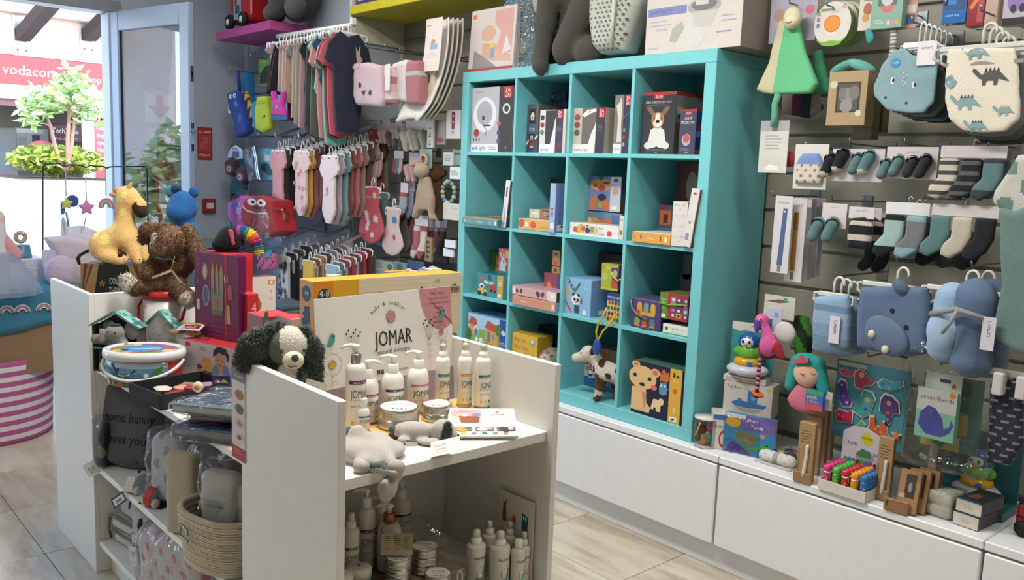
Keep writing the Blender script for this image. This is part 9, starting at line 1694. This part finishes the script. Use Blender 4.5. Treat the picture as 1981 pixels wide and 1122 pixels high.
g.build('eyelid','matte',md);G().prism([(p[0],p[1])for p in[(M3(u,v)[0],M3(u,v)[2])for u,v in((1550,700),(1546,690),(1555,695),(1562,684),(1569,695),(1578,690),(1575,700))]][::-1],.01,'c84a64',M=Mx.Translation((0,-.045,0))).build('crown','fabric',md);hc(1558,752,1592,790,-.0,'cloth_book','small square peekaboo cloth book in the mermaid doll hands','book','3a6ab8',lambda q:(q.rect(0,0,1,.3,'c84a5c'),q.rect(0,.8,1,.2,'3f9a5c'),q.text('peek',.1,.58,.2,'d8c83c','l',.8),q.text('a boo',.1,.36,.2,'e0905c','l',.8)),.02);hc(1590,755,1610,792,.04,'swing_tag','white swing tag right of the mermaid doll','tag','ccc8c8',None,.002)
fc=hc(1614,692,1758,842,.12,'foam_shapes_card','large teal card of foam mermaid and sea shapes','card','4a8c9c',lambda q:q.rect(.02,.93,.4,.05,'c8c4b8'),.008);k_=(at(1758,760,y=.12).x-at(1614,760,y=.12).x);h_=at(1614,692,y=.12).z-at(1614,842,y=.12).z
def foam(name,pts,c,c2=None,dots=()):
 P=[(x*k_,y*h_)for x,y in pts];P=P if sum(P[i-1][0]*P[i][1]-P[i][0]*P[i-1][1]for i in range(len(P)))>0 else P[::-1];cx=sum(p[0]for p in P)/len(P);cy=sum(p[1]for p in P)/len(P)
 g=G();g.prism([(cx+(a-cx)*1.16,cy+(b-cy)*1.16)for a,b in P],.003,'d8d4d4',M=Mx.Translation((0,-.0045,0)));g.prism(P,.004,c,M=Mx.Translation((0,-.0085,0)))
 o=g.build(name,'matte',fc);q=D(o=(0,-.0086,0),w=k_,h=h_)
 for x,y,r,cc in dots:q.ell(x,y,r,r*k_/h_,cc,10)
 if dots:q.build(o,'print')
foam('fish_shape',[(.06,.86),(.12,.9),(.2,.87),(.26,.91),(.24,.82),(.18,.8),(.1,.8)],'c85a7c',None,[(.11,.86,.01,'222')])
foam('mermaid_shape',[(.28,.86),(.32,.91),(.4,.9),(.45,.84),(.5,.8),(.56,.82),(.5,.75),(.42,.74),(.38,.68),(.3,.7),(.28,.78)],'b04468',None,[(.37,.86,.04,'d0a088'),(.36,.76,.025,'8a3a7c'),(.46,.85,.02,'6a8a4a')])
foam('whale_shape',[(.6,.8),(.66,.86),(.8,.84),(.9,.88),(.92,.83),(.86,.78),(.74,.74),(.64,.75)],'4aa0bc',None,[(.66,.8,.01,'222'),(.75,.77,.02,'d88aa0')])
foam('seahorse_shape',[(.05,.68),(.09,.74),(.16,.72),(.18,.64),(.2,.54),(.26,.5),(.24,.43),(.14,.42),(.1,.48),(.09,.6)],'5c3a94',None,[(.11,.68,.015,'d8a0c0'),(.15,.55,.02,'8a64b8'),(.2,.47,.02,'c8a0d0')])
foam('mermaid_shape',[(.38,.58),(.42,.66),(.52,.66),(.57,.58),(.54,.48),(.52,.4),(.44,.34),(.32,.38),(.4,.44),(.44,.5)],'3f9a98',None,[(.48,.56,.04,'c8a08c'),(.47,.44,.03,'5c4a8c')])
foam('mermaid_shape',[(.66,.6),(.7,.67),(.8,.66),(.88,.6),(.9,.48),(.82,.46),(.8,.34),(.74,.3),(.74,.46),(.66,.46)],'54407c',None,[(.77,.58,.035,'b88a70'),(.77,.46,.025,'c8544c'),(.77,.38,.02,'5ca04a')])
foam('fish_shape',[(.05,.3),(.1,.36),(.2,.34),(.28,.38),(.28,.22),(.2,.22),(.1,.2)],'b82c50',None,[(.1,.29,.012,'d8d0d0'),(.17,.28,.02,'d85a74')])
foam('castle_shape',[(.48,.16),(.54,.24),(.54,.36),(.6,.36),(.62,.26),(.68,.26),(.7,.33),(.76,.33),(.76,.2),(.88,.14),(.8,.06),(.62,.05)],'d0623c',None,[(.62,.22,.02,'d8a83c'),(.7,.2,.02,'d8a83c'),(.6,.1,.05,'b84a7c'),(.74,.09,.04,'b84a7c')])
foam('starfish_shape',star(.9,.2,.065),'d8803c');foam('turtle_shape',[(.36,.2),(.42,.28),(.48,.24),(.46,.14),(.4,.12)],'6aa87c')
ob=hc(1772,745,1850,842,.0,'ocean_book','white and teal bath book with whale in a film bag','book','86c0ac',lambda q:(q.rect(0,.55,1,.45,'d4d0cc'),q.text('ocean friends',.08,.78,.09,'3a3a3c','l',.85),q.ell(.88,.93,.09,.06,'d8963c'),q.poly([(.08,.25),(.12,.5),(.3,.66),(.5,.62),(.68,.45),(.74,.25),(.86,.3),(.9,.45),(.98,.36),(.9,.2),(.7,.08),(.3,.08)],'4a4aa0')),.03);hc(1790,715,1862,760,.01,'header_card','white and orange header card above the ocean book','card','d0ccc8',lambda q:(q.rect(0,0,1,.25,'c88a54'),q.rect(.4,.6,.3,.15,'3a3a3a'),q.star(.8,.5,.1,'b84a3c')),.004)
hc(1782,720,1892,858,.07,'bath_book_pack','teal and yellow packs hanging behind the ocean book','pack','2f6a70',lambda q:(q.rect(.05,0,.7,.2,'a8a04a'),q.poly(blob(.7,.4,.2,3),'c8a83c'),q.poly(blob(.4,.2,.2,5),'3a6a34')),.04);soft([('b',(.12,-.08,.16),(.13,.05,.2),.03,'f0f4f4')],.015,0,amp=.003).build('film','clear',bpy.data.objects['bath_book_pack'])
tb_=thing('animal_tube','clear tube of toy animals with white lid at the teal shelf corner','tub',ct(1364,862));k_=1/ppm(tb_.location);R_=23*k_;H_=.115
G().lathe([(R_,0),(R_,H_)],'e8ecec',28,cap=False).build('tube','clear',tb_);G().lathe([(R_*1.02,H_-.006),(R_*1.03,H_),(0,H_+.001)],'d4ccc8',28).build('lid','plastic',tb_);G().lathe([(0,0),(R_*.95,0),(R_*.95,.003),(0,.003)],'c8c4c0',24).build('base','card',tb_)
for i,(x,y,z,c,nm)in enumerate(((-.0,-.012,.02,'e08a24','orange_cat'),(.015,0,.075,'c05a8c','pink_pig'),(-.018,.01,.05,'6a2434','plum_bear'),(.018,-.012,.035,'5c8a7c','green_frog'),(.015,.012,.05,'a8845c','brown_dog'))):soft([('e',(x,y,z),(.014,.012,.017),c),('e',(x,y-.004,z+.018),(.011,.01,.01),c),('c',(x,y,z),(x+.016,y-.006,z+.008),.006,.004,c)],.004,.006).build('animal_figure','plastic',tb_)
G().tube([(-R_*1.03,-.01,.03),(-.01,-R_*1.02,.055),(.004,-R_*1.02,.10)],.003,'e0982c',6).build('cord','rubber',tb_)
tp_=at(1398,871,z=BZ);tk=1/ppm(tp_)
def f(q):q.rect(0,0,1,1,'2f80b0');q.poly([(0,.72),(.3,.66),(.55,.62),(.8,.63),(1,.6),(1,1),(0,1)],'6c5ca0');q.text('Turbo',.35,.84,.09,'e4e0ec','l',.42);q.text('Turtle',.52,.7,.09,'e4e0ec','l',.42);q.ell(.17,.78,.15,.13,'d8a42c');q.rect(.02,.9,.4,.1,'c8ccd8');q.ell(.45,.42,.23,.17,'77704c');q.poly([(.25,.55),(.18,.66),(.26,.62),(.34,.52)],'3f9a44');q.poly([(.4,.27),(.6,.22),(.78,.35),(.9,.36),(.92,.28),(.75,.22),(.6,.14),(.45,.14)],'3f9a44');q.ell(.86,.33,.02,.02,'111');q.poly([(.05,.02),(.1,.2),(.2,.3),(.35,.2),(.5,.1),(.6,.02)],'44307c');q.poly(blob(.9,.06,.12,3),'c84a84');q.poly(blob(.76,.55,.05,2),'d87a84');[q.ell(.1+.11*i,.75+.05*(i%3),.012,.012,'c8c8dc')for i in range(8)]
tt=carton('turtle_book','square turtle bath book in film on the counter','book',(tp_.x,tp_.y,BZ+.0005),100*tk*.98,.022,at(1398,795,y=tp_.y).z-BZ,'2f80b0','c8c4c0',rz=math.radians(14),rot=None,art=f);soft([('b',(.066,.012,.068),(.073,.018,.075),.01,'f2f4f4')],.012,0,amp=.002).build('film','clear',tt)
p=ct(1503,898);t=thing('muslin_roll','rolled white and charcoal star muslin with grey band','cloth',p,math.radians(2));soft([('c',(-.05,0,.022),(.05,0,.022),.022,.022,'d0ccc8'),('c',(-.05,.03,.022),(.05,.03,.022),.02,.02,'3c3e42')],.005,.006,colfn=lambda x,y,z:'9c9c9c' if abs(x)<.011 else('9a9a9c' if y<.01 and math.sin(x*200)*math.sin(z*200+y*100)>.8 else None)).build('roll','fabric',t);G().box(-.075,-.035,0,.07,.055,.002,'c8c4be').build('backing_card','card',t)
for i,c in enumerate(('8a9a2c','2c4a7c','b03a50')):o=tag(G().tube([(0,0,0),(.02,.01,.01),(.05,.012,.004)],.005,c,6).build('hair_clip','plastic'),'%s hair clip lying behind the muslin roll'%('olive','navy','crimson')[i],'clip');o.location=ct(1508+10*i,872+3*i)+V((0,.0,.006))
KR='a58660'
def brush(u0,u1,vb,vt,lb,n,rz):
 for i in range(n):
  a=ct(u0+13*i,vb-15*i);w_=at(u1,vb,y=ct(u0,vb).y).x-ct(u0,vb).x;h=at(u0,vt,y=ct(u0,vb).y).z-BZ
  t=carton('toothbrush_box',('kraft boxed white toothbrush %s'%lb)if i==0 else '%s kraft toothbrush box behind the one %s'%(ORD[i],lb),'box',(a.x,a.y,BZ+.0005),w_*.8,.022,h*(1 if i==0 else 1.0),KR,'8c704e',rz=rz,group='kraft toothbrush boxes',art=lambda q:(q.lines(.15,.85,.7,5,.045,'55452f',.012),q.rect(.08,.15,.06,.4,'6a5438'),q.rect(.2,.05,.6,.04,'55452f')))
  if i==0:g=soft([('c',(w_*.42,-.006,h*.12),(w_*.5,-.006,h*.42),.007,.006,'d4d0c8'),('c',(w_*.5,-.006,h*.42),(w_*.52,-.006,h*.62),.005,.006,'d8d6d0')],.003,.004);g.build('toothbrush','plastic',t);G().box(-.003,-.012,0,w_*.8+.003,.0,h*.17,'94764e',.001).build('front_tray','card',t)
brush(1538,1576,928,812,'left of the crayon tubes',4,math.radians(3));brush(1690,1726,962,840,'right of the crayon tubes',1,math.radians(3))
p=ct(1582,945);dt=thing('display_tray','white cardboard display tray holding the bath crayon tubes','tray',p,math.radians(-1));tw_=at(1676,945,y=p.y).x-p.x;TL_=.14
for b_ in((0,0,0,tw_,TL_,.004),(0,0,.004,tw_,.003,.036),(0,.003,.004,.003,TL_,.036),(tw_-.003,.003,.004,tw_,TL_,.036)):G().box(*b_,'d0ccc8',.0006).build('side','card',dt)
bh=at(1620,815,y=p.y+.13).z-BZ;G().prism([(0,0),(tw_,0),(tw_,bh*.72),(tw_*.8,bh*.9),(tw_*.5,bh),(tw_*.2,bh*.98),(0,bh*.86)],.003,'c8c2d0',M=Mx.Translation((0,TL_,0))).build('backing_card','card',dt)
q=D(o=(0,TL_,0),w=tw_,h=bh);q.poly(blob(.52,.82,.14,2,ry=.1),'c8c42c');q.text('crayons',.52,.8,.06,'2a2a20','c',.22);q.ell(.5,.5,.2,.12,'8a9a94');q.poly(blob(.5,.56,.16,3,ry=.08),'4a7a5c');q.text('bath',.12,.66,.07,'44406c','l',.2);q.text('Bath Water',.68,.56,.06,'3a4a9c','l',.3);q.text('Colour',.74,.46,.06,'3a4a9c','l',.2);[q.poly(blob(.1+.09*i,.4,.05,i),('4a9a4a','3a7ab0','b03a50','5c3a6c')[i%4])for i in range(10)];q.build(dt)
CC=[('d02c7c','pink'),('4aa83c','green'),('b82830','red'),('e0902c','orange'),('2c6ab0','blue')];pro=None;M_=dt.matrix_basis.copy();M_=Mx.Translation(p)@Mx.Rotation(math.radians(-1),4,'Z')
for i,(c,nm)in enumerate(CC):
 for j in range(5):
  r=.0118;hz_=.08;x=.018+i*(tw_-.034)/4;y=.018+j*.0245;lb='%s capped bath colour tube, %s from the front of its row'%(nm,ORD[j])
  if j==0:
   t=thing('colour_tube',lb,'tube',M_@V((x,y,.0045)),0,'bath colour tubes');pro=t;G().lathe([(0,0),(r*.9,0),(r*.95,.002),(r*.95,hz_*.8)],'cfc4b4' if i in(0,2,3)else c,16).build('tube','plastic',t);G().lathe([(r,hz_*.76),(r*1.06,hz_*.78),(r*1.06,hz_),(r*.85,hz_),(r*.85,hz_-.003),(0,hz_-.003)],c,16).build('cap','plastic',t)
   q=D(lambda X,Y,l:V(((r*.96+l)*math.sin(X/r),-(r*.96+l)*math.cos(X/r),Y)),w=r,h=hz_);q.grid(-1.4,.3,2.8,.4,c);q.poly(blob(0,.48,.6,2,ry=.1),'d8c42c');q.rect(-.3,.45,.6,.04,'2a2a20');q.build(t)
  else:dup(pro,M_@V((x,y,.0045)),0,lb)
p=ct(1708,985)
for i in range(3):carton('kraft_box',('kraft window box with grey toothbrush, front of three' if i==0 else '%s kraft window box behind the front one'%ORD[i]),'box',(p.x+.03+.015*i,p.y+.012+.03*i,BZ+.004),.062,.024,.135,'a07a52','7c6040',rz=math.radians(6),rot=(-.28,0,math.radians(6)),art=lambda q:(q.rect(.3,.35,.5,.55,'3f3a34'),q.ell(.55,.6,.1,.12,'8a8a88'),q.line([(.5,.5),(.6,.75)],.005,'b0b0ac'),q.rect(.1,.34,.25,.1,'c89a90'),q.lines(.1,.25,.7,4,.05,'c88a78',.015)))
carton('kraft_tray','kraft tray holding the window boxes','tray',(p.x+.0,p.y,BZ+.0005),.075,.012,.04,'8c6c48',rz=math.radians(4),art=lambda q:(q.poly([(.08,.8),(.14,.2),(.2,.8)],'44382c'),q.lines(.35,.6,.5,2,.3,'a86a5c',.1)))
p=ct(1795,1000);t=thing('cotton_pack','film pack of folded white muslin squares on the counter','pack',(p.x,p.y+.07,BZ+.0005),math.radians(-4));soft([('b',(0,0,.02),(.062,.05,.021),.016,'c8c4b8'),('b',(0,.0,.058),(.062,.05,.02),.016,'d4d0c4')],.006,.004,amp=.0025,fr=60).build('cloth','fabric',t);soft([('b',(0,0,.042),(.068,.056,.044),.018,'f4f4f2')],.009,0,amp=.004,fr=60).build('film','clear',t)
p=ct(1842,1012)
for i in range(2):carton('car_box',('lower' if i==0 else 'upper')+' of two flat boxed toy sets on the counter','box',(p.x+.003*i,p.y+.004*i,BZ+.0005+.042*i),.075,.15,.04,'cfc8bc','55463c','26384a',rz=math.radians(-5),art=lambda q:q.lines(.3,.6,.4,3,.12,'a89a80',.04),side_art=lambda q:(q.rect(.1,.1,.08,.8,'2c4a8c'),q.poly(blob(.5,.5,.2,2),'3a4a6c')),top_art=lambda q:(q.rect(.06,.1,.88,.86,'2c3236'),q.poly(blob(.4,.4,.2,3),'8a4448'),q.rect(.06,.02,.88,.08,'2f5a74')))
carton('flat_carton','flat brown carton behind the boxed toy sets','box',(p.x-.03,p.y+.16,BZ+.0005),.10,.1,.03,'8a7c68')
p=ct(1965,1035);t=thing('toy_train','red and black toy train at the right edge of the counter','toy',(p.x,p.y+.01,BZ+.0005),math.radians(-10));soft([('b',(.07,.035,.06),(.085,.032,.035),.01,'9c2024')],.006,0,colfn=lambda x,y,z:'1c1a1c' if abs((x*40)%1-.5)>.43 or abs(z-.055)<.003 or z>.085 else None).build('wagon','plastic',t)
for x in(.015,.13):G().lathe([(0,-.008),(.02,-.008),(.024,0),(.02,.008),(0,.008)],'1a1a1c',18,M=Mx.Translation((x,-.008,.024))@Mx.Rotation(PI/2,4,'X')).build('wheel','rubber',t)
p=at(1885,935,y=.2);t=thing('penguin_toy_pack','second stacking penguin boat toy on a teal card in the shade at the right','toy',(p.x-.09,.2,BZ+.0005));G().box(-.03,.06,0,.2,.064,.24,'1f5a60',.001).build('backing_card','card',t);penguin(t,.09,.02,.03,1.25);G().box(-.03,-.06,0,.2,.06,.03,'2a6468',.002).build('tray','card',t)  # teal of the card painted darker to suggest the shade
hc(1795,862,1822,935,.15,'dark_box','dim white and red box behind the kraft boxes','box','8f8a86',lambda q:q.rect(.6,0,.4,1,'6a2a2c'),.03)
fz=CELLZ[3][0];p=at(1056,745,y=.06);lp_=thing('leopard_plush','spotted grey snow leopard plush in the bottom row behind the end unit','soft toy',(p.x,.09,fz+.001));k_=1/ppm(lp_.location)
def L_(u,v,y=0):return((u-1056)*k_*1.4,y,at(1056,v,y=.09).z-fz)
soft([('e',L_(1056,690),(.055,.06,.05),'8f8576'),('e',L_(1058,692,-.05),(.032,.025,.03),'b4a894'),('c',L_(1056,700,.01),L_(1057,735,.01),.05,.055,'877d70'),('c',L_(1050,715,-.04),L_(1050,742,-.05),.02,.022,'968c7e'),('c',L_(1066,715,-.04),L_(1066,742,-.05),.02,.022,'968c7e')],.006,.015,colfn=lambda x,y,z:'4c443a' if math.sin(x*170+z*60)*math.sin(z*190-x*40+y*80)>.75 else None).build('body','plush',lp_);G().ell(L_(1057,690,-.076),(.008,.006,.006),'2a2220').build('nose','plush',lp_)
p=at(1160,770,y=.02);hp2=thing('horse_plush','brown and white piebald foal plush standing in the bottom row','soft toy',(p.x-.004,.015,fz+.001));k_=1/ppm(hp2 .location);WHT='cfc8be';BRN='4f3828'
def H3(u,v,y=0):return((u-1160)*k_*(1.3 if u<1165 else.85),y,(775-v)*k_)
gH=soft([('e',H3(1136,688,.0),(.034,.032,.036),WHT),('c',H3(1130,694,-.01),H3(1118,699,-.02),.024,.02,'d4ccc2'),('c',H3(1146,694,.01),H3(1162,722,.02),.026,.034,WHT),('c',H3(1160,715,.03),H3(1192,722,.05),.04,.04,WHT),('c',H3(1160,725,.01),H3(1162,752,.0),.026,.018,BRN),('c',H3(1162,752,.0),H3(1160,766,-.005),.018,.015,WHT),('c',H3(1150,735,.05),H3(1150,758,.05),.018,.014,BRN),('e',H3(1160,770,-.01),(.016,.018,.009),'77685a'),('e',H3(1150,763,.05),(.014,.015,.009),'77685a'),('c',H3(1180,725,.06),H3(1184,764,.06),.022,.014,BRN)],.0052,.012,colfn=lambda x,y,z:BRN if math.sin(x*75+1+y*30)*math.sin(z*85+x*25)>.42 and not(x<-.02 and z>.09 and x<-.03)else None);gH.join(fur(gH,1500,.005,.0012));gH.build('body','plush',hp2)
soft([('c',H3(1146,683,-.01),H3(1150,672,-.015),.012,.008,BRN)],.004,0).build('ear','plush',hp2);G().ell(H3(1131,687,-.03),.0045,'1a1614').ell(H3(1122,686,-.02),.004,'1a1614').build('eye','gloss',hp2)
bpy.context.view_layer.update()
